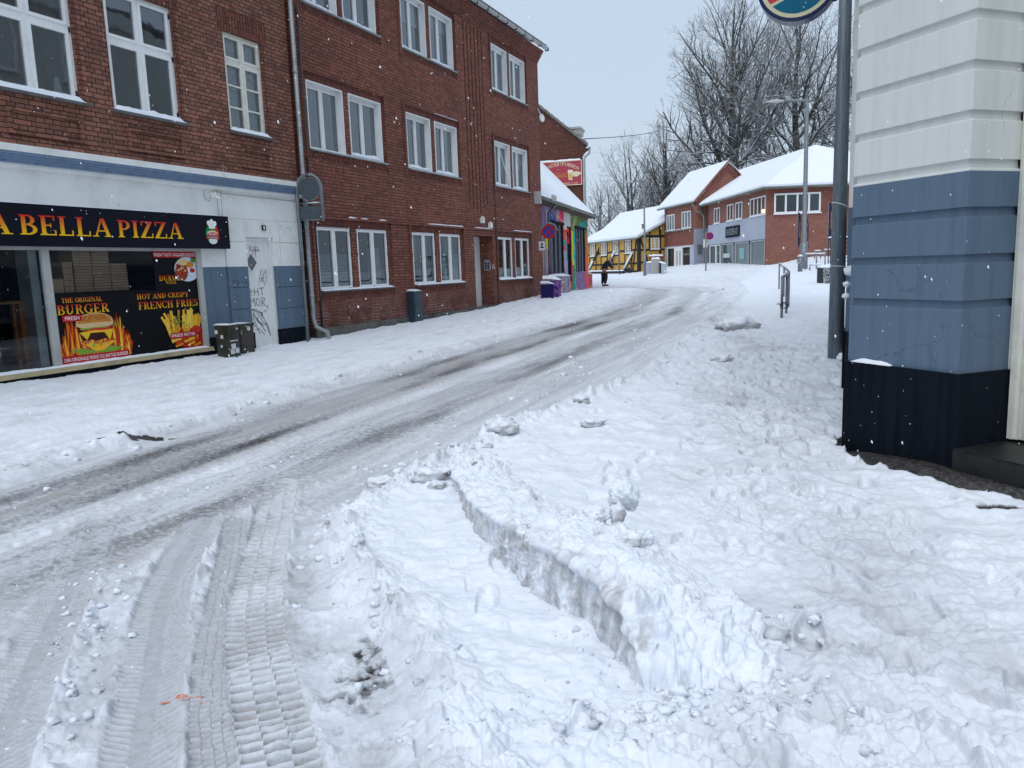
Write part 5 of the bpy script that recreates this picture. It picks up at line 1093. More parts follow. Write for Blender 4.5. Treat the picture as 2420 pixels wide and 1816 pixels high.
def painted_wall(F, a0, a1, z0, z1, w, name, parent, fn, da=.05, dz=.05, holes=()):
    mb = MB(); na_, nz_ = int((a1-a0)/da), int((z1-z0)/dz)
    for i in range(na_):
        for j in range(nz_):
            x0, x1, y0, y1 = a0+i*da, a0+(i+1)*da, z0+j*dz, z0+(j+1)*dz; cx, cz = (x0+x1)/2, (y0+y1)/2
            if any(h[0] < cx < h[1] and h[2] < cz < h[3] for h in holes): continue
            c = fn(cx, cz); mb.face([F.pt(x0, w, y0), F.pt(x1, w, y0), F.pt(x1, w, y1), F.pt(x0, w, y1)], None, [c]*4)
    mb.hascol = True; return mb, name
PHH = [(2.25, 4.85, 1.4, 3.3), (5.6, 6.4, 1.0, 3.3), (7.4, 9.7, 1.4, 3.3)]
mb, _ = painted_wall(PH, -.4, 10.5, .5, 3.85, 0, 'wall', ph, mural, holes=PHH)
for h in PHH: mb.color(CH('#2a2630')); mb.box(PH, h[0], h[1], -.15, 0, h[2], h[3], skip='FB')
mb.box(PH, 10.5, 10.52, -6, 0, .3, 3.9); mb.box(PH, -.42, -.4, -6, 0, .3, 3.9)
mb.build('wall', 'paint_matt', ph)
for h in (PHH[0], PHH[2]):          # boarded shutters
    n_ = 7; m_ = MB()
    for i in range(n_): x0 = h[0]+(h[1]-h[0])*i/n_; m_.color(CH('#5b5f68') if i % 2 else CH('#15151a')); m_.box(PH, x0+.015, x0+(h[1]-h[0])/n_-.015, -.10, -.03 if i % 2 else -.06, h[2], h[3])
    m_.color(CH('#0c0c10')); m_.box(PH, h[0]-.05, h[1]+.05, -.02, .05, h[3], h[3]+.09); m_.box(PH, h[0], h[1], -.14, -.10, h[2], h[3]); m_.build('shutter', 'paint_matt', ph)
m_ = MB().color(CH('#0d0d10')); m_.box(PH, 5.6, 6.4, -.12, -.08, .6, 3.3); m_.color(CH('#cf2f2c')).box(PH, 5.64, 6.36, -.08, -.06, 2.6, 3.26); m_.disc(PH.pt(6.02, -.055, 2.93), PH.n, .17, .02, 8, CH('#141414')); m_.build('door', 'paint_matt', ph)
m_ = MB(); NR = 46       # tiled roof, snow-filled with tile ribs showing
def roofpt(a, t): return PH.pt(a, .36-2.95*t, 3.98+3.05*t)
g_ = []
for i in range(221):
    row = []
    for j in range(31):
        a = -.6+11.25*i/220; t = j/30; p = np.array(roofpt(a, t)); rib = .016*math.cos(a*2*math.pi/.24); sn = .022+.035*mnoise.noise(Vector((a*.7, t*3, 5)))+.02*mnoise.noise(Vector((a*3, t*8, 9)))
        p[2] += max(rib+.03, sn*1.1); row.append(m_.vert(p))
    g_.append(row)
for i in range(220):
    for j in range(30): m_.f.append([g_[i][j], g_[i+1][j], g_[i+1][j+1], g_[i][j+1]]); m_.uv.append([(0, 0)]*4); m_.sm.append(True)
ro_ = m_.build('roof', 'snow', ph)
m_ = MB(); m_.face([PH.pt(-.6, .36, 3.90), PH.pt(10.65, .36, 3.90), PH.pt(10.65, .36, 4.0), PH.pt(-.6, .36, 4.0)]); m_.box(PH, -.6, 10.6, -.02, .34, 3.86, 3.92)
m_.face([PH.pt(10.652, .38, 3.9), PH.pt(10.652, -2.6, 7.02), PH.pt(10.652, -2.6, 6.86), PH.pt(10.652, .30, 3.8)]); m_.face([PH.pt(10.5, 0, 3.8), PH.pt(10.5, -6, 3.8), PH.pt(10.5, -2.6, 6.95)]); m_.build('eaves', 'roof_tile', ro_)
m_ = MB()
for i in range(94): a = -.5+.12*i; m_.box(PH, a, a+.06, .34, .375, 4.0, 4.035)
m_.build('tile_ends', 'roof_tile', ro_)
m_ = MB(); m_.tube([PH.pt(-.6, .43, 3.93), PH.pt(10.75, .43, 3.93)], .055, 8); m_.tube([PH.pt(1.75, .43, 3.9), PH.pt(1.72, .12, 3.6), PH.pt(1.72, .10, .6)], .045, 8); m_.build('gutter', 'gutter', ph); m_ = MB(); m_.box(PH, -.7, -.55, -.4, .42, 3.75, 4.15); m_.build('bargeboard', 'grey_frame', ph); m_ = MB(); m_.box(PH, 1.2, 1.9, .37, .40, 3.9, 4.2); m_.build('bargeboard', 'grey_frame', ph)
def planter(a0, a1, w0, w1, z0, z1, lab, fn, snow=.1, sd_=0, grp='painted planters along the pub'):
    o = thing('painted_planter', lab, 'planter', PH.pt((a0+a1)/2, (w0+w1)/2, z0), grp); m_ = MB()
    for F_, s0, s1, k in ((PH, a0, a1, 0), (None, w0, w1, 1)):
        d = .06; n = max(1, int((s1-s0)/d)); q = max(1, int((z1-z0)/d))
        for i in range(n):
            for j in range(q):
                x0, x1 = s0+(s1-s0)*i/n, s0+(s1-s0)*(i+1)/n; y0, y1 = z0+(z1-z0)*j/q, z0+(z1-z0)*(j+1)/q; c = fn((x0+x1)/2+k*3.3, (y0+y1)/2)
                if k == 0: pts = [PH.pt(x0, w1, y0), PH.pt(x1, w1, y0), PH.pt(x1, w1, y1), PH.pt(x0, w1, y1)]
                else: pts = [PH.pt(a0, x0, y0), PH.pt(a0, x1, y0), PH.pt(a0, x1, y1), PH.pt(a0, x0, y1)]
                m_.face(pts, None, [c]*4)
    m_.color(fn(0, 0)); m_.box(PH, a0+.002, a1, w0, w1-.002, z0, z1); m_.build('box', 'paint_matt', o); snow_slab('snow_cover', PH, a0-.03, a1+.03, w0, w1+.04, z1, snow, o, sd_); return o
def pal(cols_, f=3.6, sd_=0, st=3.):
    C = [CH(c) for c in cols_]
    def fn(a, z): v = mnoise.noise(Vector((a*f, z*f*.6, sd_)))+.3*math.sin(a*st+z*2.2+sd_); return C[int(abs(v)*6.99) % len(C)]
    return fn
# neighbouring tall gable house with the pub sign
GB = Frame(3.92, 37.08, R(106)); gbh = thing('gable_house', 'tall dark brick house with stepped tiled gable behind the painted pub', 'building', GB.pt(-3, 0, .6)); m_ = MB()
prof = [(-9, .4), (-.2, .4), (-.2, 6.75), (.0, 7.05), (.0, 7.12), (-.2, 7.26), (-.2, 7.37), (-4.0, 10.65), (-9, 6.6)]
m_.poly(GB, prof, 0); m_.color(None) if False else None
S1 = Frame(*GB.pt(-.2, 0, 0)[:2], R(-6)); m_.box(S1, 0, 9, -.02, 0, .4, 7.2); m_.build('wall', 'brick_dark', gbh)
m_ = MB(); t0, t1 = (-.02, 7.25), (-4.0, 10.68)
back = S1.u*9
def bk(p): return tuple(np.array(p)+back)
a_, b_ = np.array(GB.pt(t0[0]+.1, .1, t0[1]-.03)), np.array(GB.pt(t1[0], .1, t1[1])); c_ = np.array(GB.pt(-9, .1, 6.55))
for p, q in ((a_, b_), (b_, c_)): m_.face([p, q, q+back, p+back]); m_.face([p, q, q+(0, 0, .10), p+(0, 0, .10)]); m_.face([p+(0, 0, .1), q+(0, 0, .1), q+back+(0, 0, .1), p+back+(0, 0, .1)])
m_.build('roof', 'tile_grey', gbh)
m_ = MB()
for i in range(16):
    p = a_+(b_-a_)*(i+.1)/16; q = a_+(b_-a_)*(i+.95)/16; m_.face([p+(0, 0, .09), q+(0, 0, .10), q+GB.n*-.25+(0, 0, .16), p+GB.n*-.25+(0, 0, .13)]); m_.face([p+(0, 0, .0)+GB.n*.03, q+GB.n*.03, q+GB.n*.03+(0, 0, .10), p+GB.n*.03+(0, 0, .12)])
m_.build('verge', 'concrete', gbh)
m_ = MB(); m_.box(GB, -1.05, -.35, -1.6, -.4, 8.13, 8.22); m_.box(GB, -1.0, -.42, -1.55, -.45, 7.9, 8.13); m_.box(GB, -.95, -.55, -1.5, -.5, 7.4, 7.9); dmr = m_.build('dormer', 'grey_frame', gbh); snow_slab('snow_cover', GB, -1.03, -.37, -1.58, -.42, 8.22, .05, dmr, 2)
m_ = MB(); m_.tube([GB.pt(.12, -.1, 7.15), GB.pt(.10, -.1, 6.9), GB.pt(-.10, -.05, 6.75), GB.pt(-.12, .05, 6.6), GB.pt(-.12, .05, .6)], .05, 8); m_.tube([GB.pt(.12, -.12, 7.15), np.array(GB.pt(.12, -.12, 7.15))+back*.9], .06, 8); m_.build('downpipe', 'zinc', gbh)
m_ = MB(); CR = CH('#a84652'); m_.color(CR).box(GB, -3.55, -.24, .03, .08, 5.47, 6.62); pbs = tag(m_.build('pub_sign', 'paint_matt', None), 'faded red LANDSBYPUBBEN sign with beer glasses on the gable', 'sign')
m_ = MB(); CRM = CH('#d8cfae')
for (x0, x1, y0, y1) in ((-3.55, -.24, 6.585, 6.62), (-3.55, -.24, 5.47, 5.505), (-.275, -.24, 5.5, 6.59)): m_.color(CRM).box(GB, x0, x1, .08, .088, y0, y1)
m_.build('border', 'paint_matt', pbs); m_ = MB()
txt = 'LANDSBYPUBBEN'
for i, ch in enumerate(txt):
    k = i/12; x = -2.12+1.62*k; z = 6.18+.22*(1-(2*k-1)**2); put_text(m_, GB, ch, x, x+.105, z, z+.17, .085, CRM, slope=.03*(1-2*k))
put_text(m_, GB, 'LIVE MUSIK 21.00-00', -1.68, -.98, 6.02, 6.07, .085, CH('#d9a13c')); put_text(m_, GB, 'HVER FREDAG', -1.68, -.98, 5.87, 5.97, .085, CH('#d9a13c')); put_text(m_, GB, 'FRA FREDAG KLOKKEN 11.00', -2.45, -.46, 5.53, 5.61, .085, CRM)
m_.build('lettering', 'paint_matt', pbs); m_ = MB()
for cx, cz, s_ in ((-1.88, 5.97, .8), (-.80, 5.95, 1.1)):
    m_.poly(GB, [(cx-.08*s_, cz-.2*s_), (cx+.08*s_, cz-.22*s_), (cx+.11*s_, cz+.12*s_), (cx-.11*s_, cz+.14*s_)], .084, CRM); m_.poly(GB, [(cx-.055*s_, cz-.16*s_), (cx+.06*s_, cz-.17*s_), (cx+.075*s_, cz+.06*s_), (cx-.075*s_, cz+.07*s_)], .0855, CH('#d8b23a'))
    for dx in (-.07, 0, .07): m_.poly(GB, ell(GB, cx+dx*s_, cz+.16*s_, .055*s_, .05*s_, 10), .0865+dx*.002, CH('#e6dfc8'))
m_.poly(GB, ell(GB, -.53, 5.98, .17, .13, 14), .0868, CRM); m_.poly(GB, [(-.45, 5.93), (-.29, 5.95), (-.29, 6.06), (-.45, 6.08)], .0872, CRM); m_.build('artwork', 'paint_matt', pbs); snow_slab('snow_cover', GB, -3.4, -.3, .03, .09, 6.62, .09, pbs, 8)
def planter_px(pL, pR, top, wd, *args):
    q0, q1 = gpt(*pL), gpt(*pR); (a0, w1), (a1, w2) = PH.inv(q0), PH.inv(q1); w1 = (w1+w2)/2; dep = float((q0-CAM)@_f); z1 = at(pL[0], top, dep)[2]
    planter(a0, a1, w1-wd, w1, min(q0[2], q1[2])-.1, z1, *args)
planter_px((1315, 707), (1330, 704), 662, .5, 'purple planter with thick snow cap behind the dark blue planter', pal(('#3a2b6e', '#7b3f86', '#8d5d9a', '#5b5580', '#2b2550')), .20, 2)
planter_px((1301, 709), (1316, 709), 671, .42, 'tall dark blue and violet planter closest to the camera by the pub', pal(('#231f52', '#3a2f77', '#4d2b6b', '#5a3a58', '#1c2548')), .12, 1)
planter_px((1331, 697), (1348, 693), 653, .5, 'pale mauve planter under the left boarded window of the pub', pal(('#8d7c94', '#a18fa0', '#7a6a7c', '#b9ab9a', '#8a7f86')), .08, 3)
planter_px((1362, 688), (1399, 680), 650, .6, 'long planter painted with pink, green and orange streaks', pal(('#b3397f', '#e0507a', '#6f7a3c', '#d97a35', '#8c9a4e', '#d8c24a', '#7a4a74'), 1.9, 4, 5.), .12, 4)
# ---------------------------------------------------------------- far houses
def snow_roof(name, quads, parent, thick=.22, mat='snow', edge='gutter'):
    m_ = MB()
    for q in quads:
        q = [np.array(p, float) for p in q]; up = np.array([0, 0, thick]); m_.face([p+up for p in q]); n = len(q)
        for i in range(n): m_.face([q[i], q[(i+1) % n], q[(i+1) % n]+up, q[i]+up])
    o = m_.build(name, mat, parent)
    b = o.modifiers.new('b', 'BEVEL'); b.width = thick*.45; b.segments = 3; b.limit_method = 'ANGLE'; return o
def far_window(F, a0, a1, z0, z1, w, parent, split=2, muntin=0, frame='white_frame', pane='glass_far', fw=.07, sill=True):
    m_ = MB(); 
    for x0, x1, y0, y1 in ((a0, a0+fw, z0, z1), (a1-fw, a1, z0, z1), (a0+fw, a1-fw, z0, z0+fw), (a0+fw, a1-fw, z1-fw, z1)): m_.box(F, x0, x1, w-.04, w+.02, y0, y1)
    for k in range(1, split): x = a0+(a1-a0)*k/split; m_.box(F, x-fw*.55, x+fw*.55, w-.04, w+.018, z0+fw, z1-fw)
    for k in range(1, muntin): z = z0+(z1-z0)*k/muntin; m_.box(F, a0+fw, a1-fw, w-.03, w+.005, z-.018, z+.018)
    if muntin:
        for k in range(split*2): x = a0+(a1-a0)*(k+.5)/(split*2); m_.box(F, x-.012, x+.012, w-.03, w+.004, z0+fw, z1-fw)
    if sill: m_.box(F, a0-.05, a1+.05, w-.02, w+.08, z0-.06, z0)
    wn = m_.build('window', frame, parent); g_ = MB(); g_.rect(F, a0+fw, a1-fw, w-.03, z0+fw, z1-fw); g_.build('pane', pane, wn); return wn
YF = Frame(11.352, 66.643, R(163)); YG = Frame(11.352, 66.643, R(73)); ye = thing('half_timbered_house', 'yellow half-timbered house with black beams and long snow covered roof', 'building', YF.pt(-5, 0, .9))
m_ = MB(); m_.box(YF, -12.5, 0, -8.4, 0, .7, 4.0, skip='BTD'); m_.poly(YG, [(0, .7), (8.4, .7), (8.4, 4.0), (4.2, 6.7), (2.3, 5.2), (0, 4.0)], .002); m_.build('wall', 'yellow_wall', ye)
m_ = MB()
for a, z0, z1, t in ((-10.75, 1, 3.95, .16), (-9.2, 1, 3.95, .14), (-7.97, 1, 3.95, .14), (-6.5, 1, 3.95, .15), (-5.3, 1, 3.95, .14), (-3.95, 1, 3.95, .16), (-2.7, 1, 3.95, .16), (-1.4, 1, 3.95, .16), (-.12, 1, 3.95, .34)): m_.box(YF, a-t/2, a+t/2, .0, .04, z0, z1)
m_.box(YF, -12.5, 0, 0, .035, 1.68, 1.84); m_.box(YF, -12.5, 0, 0, .036, 3.84, 3.99); m_.box(YF, -12.5, 0, 0, .05, .95, 1.15)
for x0, x1, z in ((-9.2, -7.97, 2.84), (-6.5, -5.3, 2.86), (-3.95, -2.7, 2.9), (-12.4, -10.7, 2.72), (-1.4, -.1, 2.92), (-10.6, -9.3, 2.52), (-7.9, -6.6, 2.54), (-5.2, -4.05, 2.58), (-2.6, -1.45, 2.6)): m_.box(YF, x0, x1, 0, .034, z-.08, z+.08)
m_.tube([YF.pt(-.35, .03, 3.8), YF.pt(-1.1, .03, 1.15)], .07, 4, smooth=False)
for a, z0, z1, t in ((1.04, 2.8, 4.45, .16), (2.05, 1.2, 5.0, .2), (.1, 1, 4.0, .2)): m_.box(YG, a-t/2, a+t/2, 0, .04, z0, z1)
m_.box(YG, 0, 4, 0, .035, 3.93, 4.12); m_.box(YG, 0, 4, 0, .035, 2.8, 2.95); m_.box(YG, 0, 1.0, 0, .034, 1.75, 1.9); m_.tube([YG.pt(.15, .03, 3.9), YG.pt(.75, .03, 2.2), YG.pt(.8, .03, 1.2)], .07, 4, smooth=False)
m_.build('timber_frame', 'timber', ye)
for a0, a1, z0, z1 in ((-10.6, -9.3, 2.62, 3.76), (-7.9, -6.6, 2.64, 3.80), (-5.2, -4.05, 2.68, 3.82), (-2.6, -1.48, 2.68, 3.82)): far_window(YF, a0, a1, z0, z1, .03, ye, 2, 4, pane='glass_far_clear')
far_window(YG, 1.12, 1.98, 2.93, 3.88, .03, ye, 2, 4, pane='glass_far_clear')
L0, R0 = -12.6, .35
snow_roof('roof', [[YF.pt(L0, .35, 3.92), YF.pt(R0, .35, 3.92), YF.pt(R0, -2.3, 5.18), YF.pt(L0, -2.3, 5.18)], [YF.pt(L0, -2.3, 5.18), YF.pt(R0, -2.3, 5.18), YF.pt(R0, -4.3, 6.75), YF.pt(L0, -4.3, 6.75)], [YF.pt(L0, -4.3, 6.75), YF.pt(R0, -4.3, 6.75), YF.pt(R0, -8.9, 3.6), YF.pt(L0, -8.9, 3.6)]], ye)
m_ = MB(); m_.box(YF, L0, R0, .28, .42, 3.80, 3.93); m_.tube([YG.pt(-.3, .36, 3.88), YG.pt(2.3, .36, 5.12), YG.pt(4.3, .36, 6.7)], .08, 4, smooth=False); m_.build('eaves', 'gutter', ye)
m_ = MB(); c = YF.pt(-.9, -.9, 4.6); m_.tube([c, (c[0], c[1], c[2]+.45)], .10, 8); m_.tube([(c[0], c[1], c[2]+.45), (c[0], c[1], c[2]+.52)], .17, 8); m_.build('vent_pipe', 'tile_grey', ye)
VV = lambda x, y: (1370+x/8.735, 480+y/8.735)
for k, (T, B, dT, dB, lab) in enumerate((((440, 870), (195, 1400), 73.5, 74.5, 'left'), ((800, 870), (590, 1310), 70.0, 70.6, 'middle'), ((1190, 870), (920, 1390), 66.6, 67.2, 'right'))):
    o = MB(); t_, b_2 = at(*VV(*T), dT), at(*VV(*B), dB); o.tube([t_, b_2], .11, 4, smooth=False); pr_ = tag(o.build('timber_prop', 'timber', None), f'{lab} slanting timber prop with snow on top against the yellow house', 'prop', 'props shoring up the yellow house')
    o = MB(); up = np.array([0, 0, .10])-YF.n*-.05; o.tube([t_*.35+b_2*.65+up if k == 0 else t_*.7+b_2*.3+up, b_2+up], .12, 6); o.build('snow_cover', 'snow', pr_)
m_ = MB(); m_.box(YF, -12.5, -.3, 1.2, 1.45, .85, 1.15); bm__ = tag(m_.build('ground_beam', 'timber', None), 'long snow topped beam lying in front of the yellow house', 'beam'); snow_slab('snow_cover', YF, -12.4, -.4, 1.18, 1.47, 1.15, .12, bm__, 4)
# brick shop with gable
class KFrame(Frame):       # the shop was measured in units 8% short
    def pt(s, a, w, z): v = s.o+(s.u*a+s.n*w)*1.08; return (v[0], v[1], 1.6+(z-1.6)*1.08)
B1 = KFrame(13.835*1.08, 56.523*1.08, R(169)); B1G = KFrame(13.835*1.08, 56.523*1.08, R(79)); s1 = thing('brick_shop', 'red brick two storey shop with street gable and grey ground floor', 'building', B1.pt(-3, 0, .85))
m_ = MB(); m_.wall(B1, -5.75, 0, 2.95, 6.0, 0, []); m_.box(B1, -5.77, -5.75, -6.5, 0, .8, 6.0); m_.poly(B1G, [(0, .8), (5.2, .8), (5.2, 6.0), (2.45, 8.75), (0, 6.0)], .001); m_.box(B1, -5.45, -.75, 0, .06, .85, 1.2); m_.build('wall', 'brick_far', s1)
m_ = MB()
for k in range(9): m_.box(B1, -5.75, -5.4+.06*(k % 2), 0, .06, 3.0+.33*k, 3.28+.33*k); m_.box(B1, -.55-.06*(k % 2), 0, 0, .06, 3.0+.33*k, 3.28+.33*k)
m_.box(B1, -5.4, -.6, 0, .03, 2.95, 4.08); m_.build('quoins', 'brick_far_smooth', s1)
m_ = MB(); m_.box(B1, -5.7, -.55, 0, .12, 4.08, 4.18); si = m_.build('sill', 'concrete', s1); snow_slab('snow_cover', B1, -5.6, -.6, 0, .13, 4.18, .05, si, 6)
far_window(B1, -5.34, -3.85, 4.2, 5.42, .04, s1, 3, pane='glass_far_clear', sill=False); far_window(B1, -2.43, -.85, 4.2, 5.45, .04, s1, 3, pane='glass_far_clear', sill=False)
m_ = MB(); m_.box(B1, -5.75, -5.35, -.1, .05, .85, 2.95); m_.box(B1, -.9, 0.02, -.1, .05, .85, 2.95); m_.box(B1, -5.36, -.89, -.1, .03, 2.88, 2.95); m_.box(B1, -7.2, -5.75, -.5, -.45, .85, 2.9); m_.build('shopfront', 'lavender', s1)
far_window(B1, -5.34, -3.86, 1.25, 2.88, .02, s1, 1, sill=False); far_window(B1, -3.86, -2.45, .95, 2.88, .0, s1, 2, sill=False, frame='white_frame', fw=.3); far_window(B1, -2.45, -.9, 1.25, 2.88, .02, s1, 1, sill=False)
rg = [B1G.pt(2.45, -.0, 8.8)]
e0, e1 = np.array(B1.pt(.15, .3, 5.95)), np.array(B1.pt(-6.6, .3, 5.95)); r0, r1 = np.array(B1G.pt(2.45, .15, 8.72)), np.array(B1.pt(-6.6, -2.45, 8.72)); q0, q1 = np.array(B1G.pt(5.5, .15, 5.9)), np.array(B1.pt(-6.6, -5.5, 5.9))
snow_roof('roof', [[e1, e0, r0, r1], [r1, r0, q0, q1]], s1, .2)
m_ = MB(); m_.tube([e0, e1], .08, 6); m_.tube([B1.pt(.05, .35, 5.9), B1.pt(.3, .2, 5.3), B1.pt(1.2, .2, 5.1)], .07, 6); m_.build('gutter', 'gutter', s1); m_ = MB()
m_.tube([B1G.pt(-.25, .16, 5.95), B1G.pt(2.45, .16, 8.85), B1G.pt(3.9, .16, 7.3)], .07, 4, smooth=False); m_.tube([B1G.pt(.2, .1, 5.9), B1G.pt(2.45, .1, 8.35), B1G.pt(3.6, .1, 7.1)], .06, 4, smooth=False); m_.build('verge', 'brick_far_smooth', s1)
m_ = MB(); m_.box(B1, -3.9, -2.9, -1.55, -.75, 7.05, 7.25); m_.tube([B1.pt(-4.6, -.6, 6.95), B1.pt(-5.0, -1.9, 8.25)], .05, 5); m_.build('roof_ladder', 'tile_grey', s1) if False else None
m_ = MB(); m_.tube([B1.pt(-4.7, -.75, 7.05), B1.pt(-4.9, -1.7, 8.1)], .06, 5); m_.tube([B1.pt(-3.7, -.6, 6.9), B1.pt(-4.0, -.8, 7.1)], .04, 5); m_.build('skylight', 'tile_grey', s1)
# corner shop with hipped roof
B2 = Frame(15.989, 47.474, R(177.5)); B3 = Frame(15.989, 47.474, R(93)); s2 = thing('corner_shop', 'red brick corner shop with grey fascia, glazed front and hipped snowy roof', 'building', B2.pt(-5, -1, .9))
m_ = MB(); m_.wall(B2, -11.9, 0, 4.4, 6.0, 0, []); m_.wall(B3, 0, 12, .6, 4.37, 0, []); m_.wall(B2, -11.95, -11.8, .6, 4.4, .001, []); m_.box(B2, -.18, .0, -.05, .06, .7, 4.4); w2_ = m_.build('wall', 'brick_far', s2); m_ = MB(); m_.wall(B3, -.02, 12, 4.37, 6.0, .02, []); m_.build('upper_wall', 'brick_far_smooth', s2)
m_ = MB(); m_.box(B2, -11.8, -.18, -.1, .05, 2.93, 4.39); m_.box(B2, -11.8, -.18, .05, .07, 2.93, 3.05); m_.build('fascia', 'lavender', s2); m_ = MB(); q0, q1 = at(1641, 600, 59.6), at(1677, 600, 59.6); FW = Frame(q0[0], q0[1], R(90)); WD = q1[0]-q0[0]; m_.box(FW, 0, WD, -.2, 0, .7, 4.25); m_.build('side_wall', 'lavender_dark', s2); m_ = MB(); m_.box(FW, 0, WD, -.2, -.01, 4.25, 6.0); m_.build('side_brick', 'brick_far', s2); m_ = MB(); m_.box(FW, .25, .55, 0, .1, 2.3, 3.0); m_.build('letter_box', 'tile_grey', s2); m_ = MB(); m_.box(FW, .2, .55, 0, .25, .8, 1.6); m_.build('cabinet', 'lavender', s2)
m_ = MB(); m_.box(B3, .25, 12, 0, .05, .9, 1.42); m_.build('plinth', 'concrete', s2)
for a0, a1, n_ in ((-10.4, -9.1, 2), (-7.46, -6.16, 2), (-5.72, -4.4, 2), (-2.9, -.28, 4)): far_window(B2, a0, a1, 4.44, 5.56, .03, s2, n_, pane='glass_far_clear')
far_window(B3, .38, 3.16, 4.40, 5.60, .05, s2, 4, fw=.1)
for a0, a1, fr__ in ((-11.55, -10.05, 'white_frame'), (-10.0, -9.0, 'white_frame'), (-8.65, -6.2, 'grey_frame'), (-5.7, -3.2, 'grey_frame'), (-2.76, -.34, 'grey_frame')): far_window(B2, a0, a1, .95, 2.9, .0, s2, 1, frame=fr__, pane='glass_far_clear', fw=.09, sill=False)
m_ = MB(); m_.box(B2, -11.8, -.2, -.22, -.10, .8, 2.93); m_.build('shopfront', 'lavender', s2)
m_ = MB().color(CH('#8fb5b8')); m_.rect(B2, -5.0, -4.1, -.022, 1.75, 2.5); m_.build('window_notice', 'paint_matt', s2); m_ = MB(); m_.color(CH('#c9d0d0')).rect(B2, -8.4, -7.0, -.022, 1.9, 2.2); m_.build('window_notice', 'paint_matt', s2)
m_ = MB().color(CH('#20252a')); m_.box(B2, -7.48, -4.7, .07, .14, 3.28, 4.04); sb = tag(m_.build('shop_sign', 'paint_matt', None), 'dark rectangular sign with pale lettering on the grey shop fascia', 'sign'); m_ = MB(); put_text(m_, B2, 'SKRÆDDERS NIT', -7.3, -4.9, 3.45, 3.87, .145, CH('#9aa3a8')); m_.build('lettering', 'paint_matt', sb)
PK = np.array([21.0, 53.0, 9.0]); PL = np.array([19.6, 66.5, 9.0]); cC = np.array([15.65, 47.1, 5.93]); cR = np.array([28.3, 46.5, 5.93]); cL = np.array(B2.pt(-13.0, .4, 5.93)); cB = np.array([27, 62, 5.9]); cLL = np.array([25, 68, 5.9])
snow_roof('roof', [[cL, cC, PK, PL], [cC, cR, PK], [cR, cB, PK], [PK, cB, cLL, PL]], s2, .2)
m_ = MB(); m_.tube([cL, cC, cR], .09, 6); m_.tube([B2.pt(-12.9, .35, 5.9), B2.pt(-12.7, .3, 5.4), B2.pt(-12.1, .3, 5.1), B2.pt(-11.95, .2, .9)], .07, 6); m_.build('gutter', 'gutter', s2)
m_ = MB(); m_.box(B3, 5.0, 5.08, .0, .08, 1.5, 3.8); m_.build('cable_pipe', 'white_frame', s2)
wl = MB(); p = B2.pt(-.35, .12, 4.62); wl.disc(p, (0, -1, 0), .11, .1, 12)
mm, nn, bb_, oo = new_mat('warm_lamp'); bb_.inputs['Emission Color'].default_value = (1, .55, .25, 1); bb_.inputs['Emission Strength'].default_value = 1.4; wl.build('wall_lamp', 'warm_lamp', s2)
# low brick wall, boxes between yellow house and shop
m_ = MB(); m_.box(YG, .5, 1.75, .9, 1.2, .8, 2.3); lw = tag(m_.build('garden_wall', 'brick_far_smooth', None), 'low red brick wall with snow between yellow house and brick shop', 'wall'); snow_slab('snow_cover', YG, .5, 1.75, .85, 1.25, 2.3, .2, lw, 4)
for k, (px, w_, h_, lab, mt) in enumerate(((1536, .5, .85, 'pale metal box with snow lid left of the brick shop', 'lavender'), (1550, .6, 1.1, 'grey utility box under thick snow beside the low brick wall', 'grey_frame'), (1563, .3, .8, 'dark green bollard box at the corner of the brick shop', 'bin_green'), (1569, .3, .75, 'white bollard box at the corner of the brick shop', 'lavender'))):
    p = at(px, 648, 57-k*.8); F_ = Frame(p[0], p[1], R(90)); m_ = MB(); m_.box(F_, -w_/2, w_/2, -.2, .2, .7, .85+h_); m_.box(F_, -w_/2-.02, w_/2+.02, -.22, .22, .85+h_, .9+h_); o = tag(m_.build('utility_box', mt, None), lab, 'utility box', 'boxes left of the brick shop'); snow_slab('snow_cover', F_, -w_/2, w_/2, -.2, .22, .9+h_, .14, o, k)
# ---------------------------------------------------------------- corner house on the right
CP = np.array([2.648, 5.929]); CF = Frame(CP[0], CP[1], R(158.5)); P1 = CF.pt(.955, 0, 0); RF = Frame(P1[0], P1[1], R(70)); SW = Frame(CP[0], CP[1], TH+math.pi)
P2 = RF.pt(.47, 0, 0); DF = Frame(P2[0], P2[1], R(158.5))
ch = thing('corner_house', 'white, blue and black painted corner house with channelled plaster at the right', 'building', (CP[0], CP[1], 0))
CHN = [1.29+.305*k for k in range(11)]
def rust(F, a0, a1, z0, z1, d=.024, h=.066, pad0=0, pad1=0, off=0):
    """plaster face with sloping horizontal channels"""
    m_ = MB(); zs = [(z0, off)]
    for c in CHN:
        if z0 < c < z1+.001:
            if c-h > z0: zs += [(c-h, off)]
            zs += [(max(z0, c-h+.014), off-d), (c-.002, off-d-.004), (c, off)]
    zs.append((z1, off)); zs = sorted(zs, key=lambda p: p[0])
    for (y0, w0), (y1, w1) in zip(zs[:-1], zs[1:]):
        if y1-y0 < 1e-5: continue
        e0 = pad0*w0; e0b = pad0*w1
        m_.face([F.pt(a0-pad0*w0, w0, y0), F.pt(a1+pad1*w0, w0, y0), F.pt(a1+pad1*w1, w1, y1), F.pt(a0-pad0*w1, w1, y1)], [(a0, y0), (a1, y0), (a1, y1), (a0, y1)])
    return m_
k0 = math.tan(R(22.5)); 
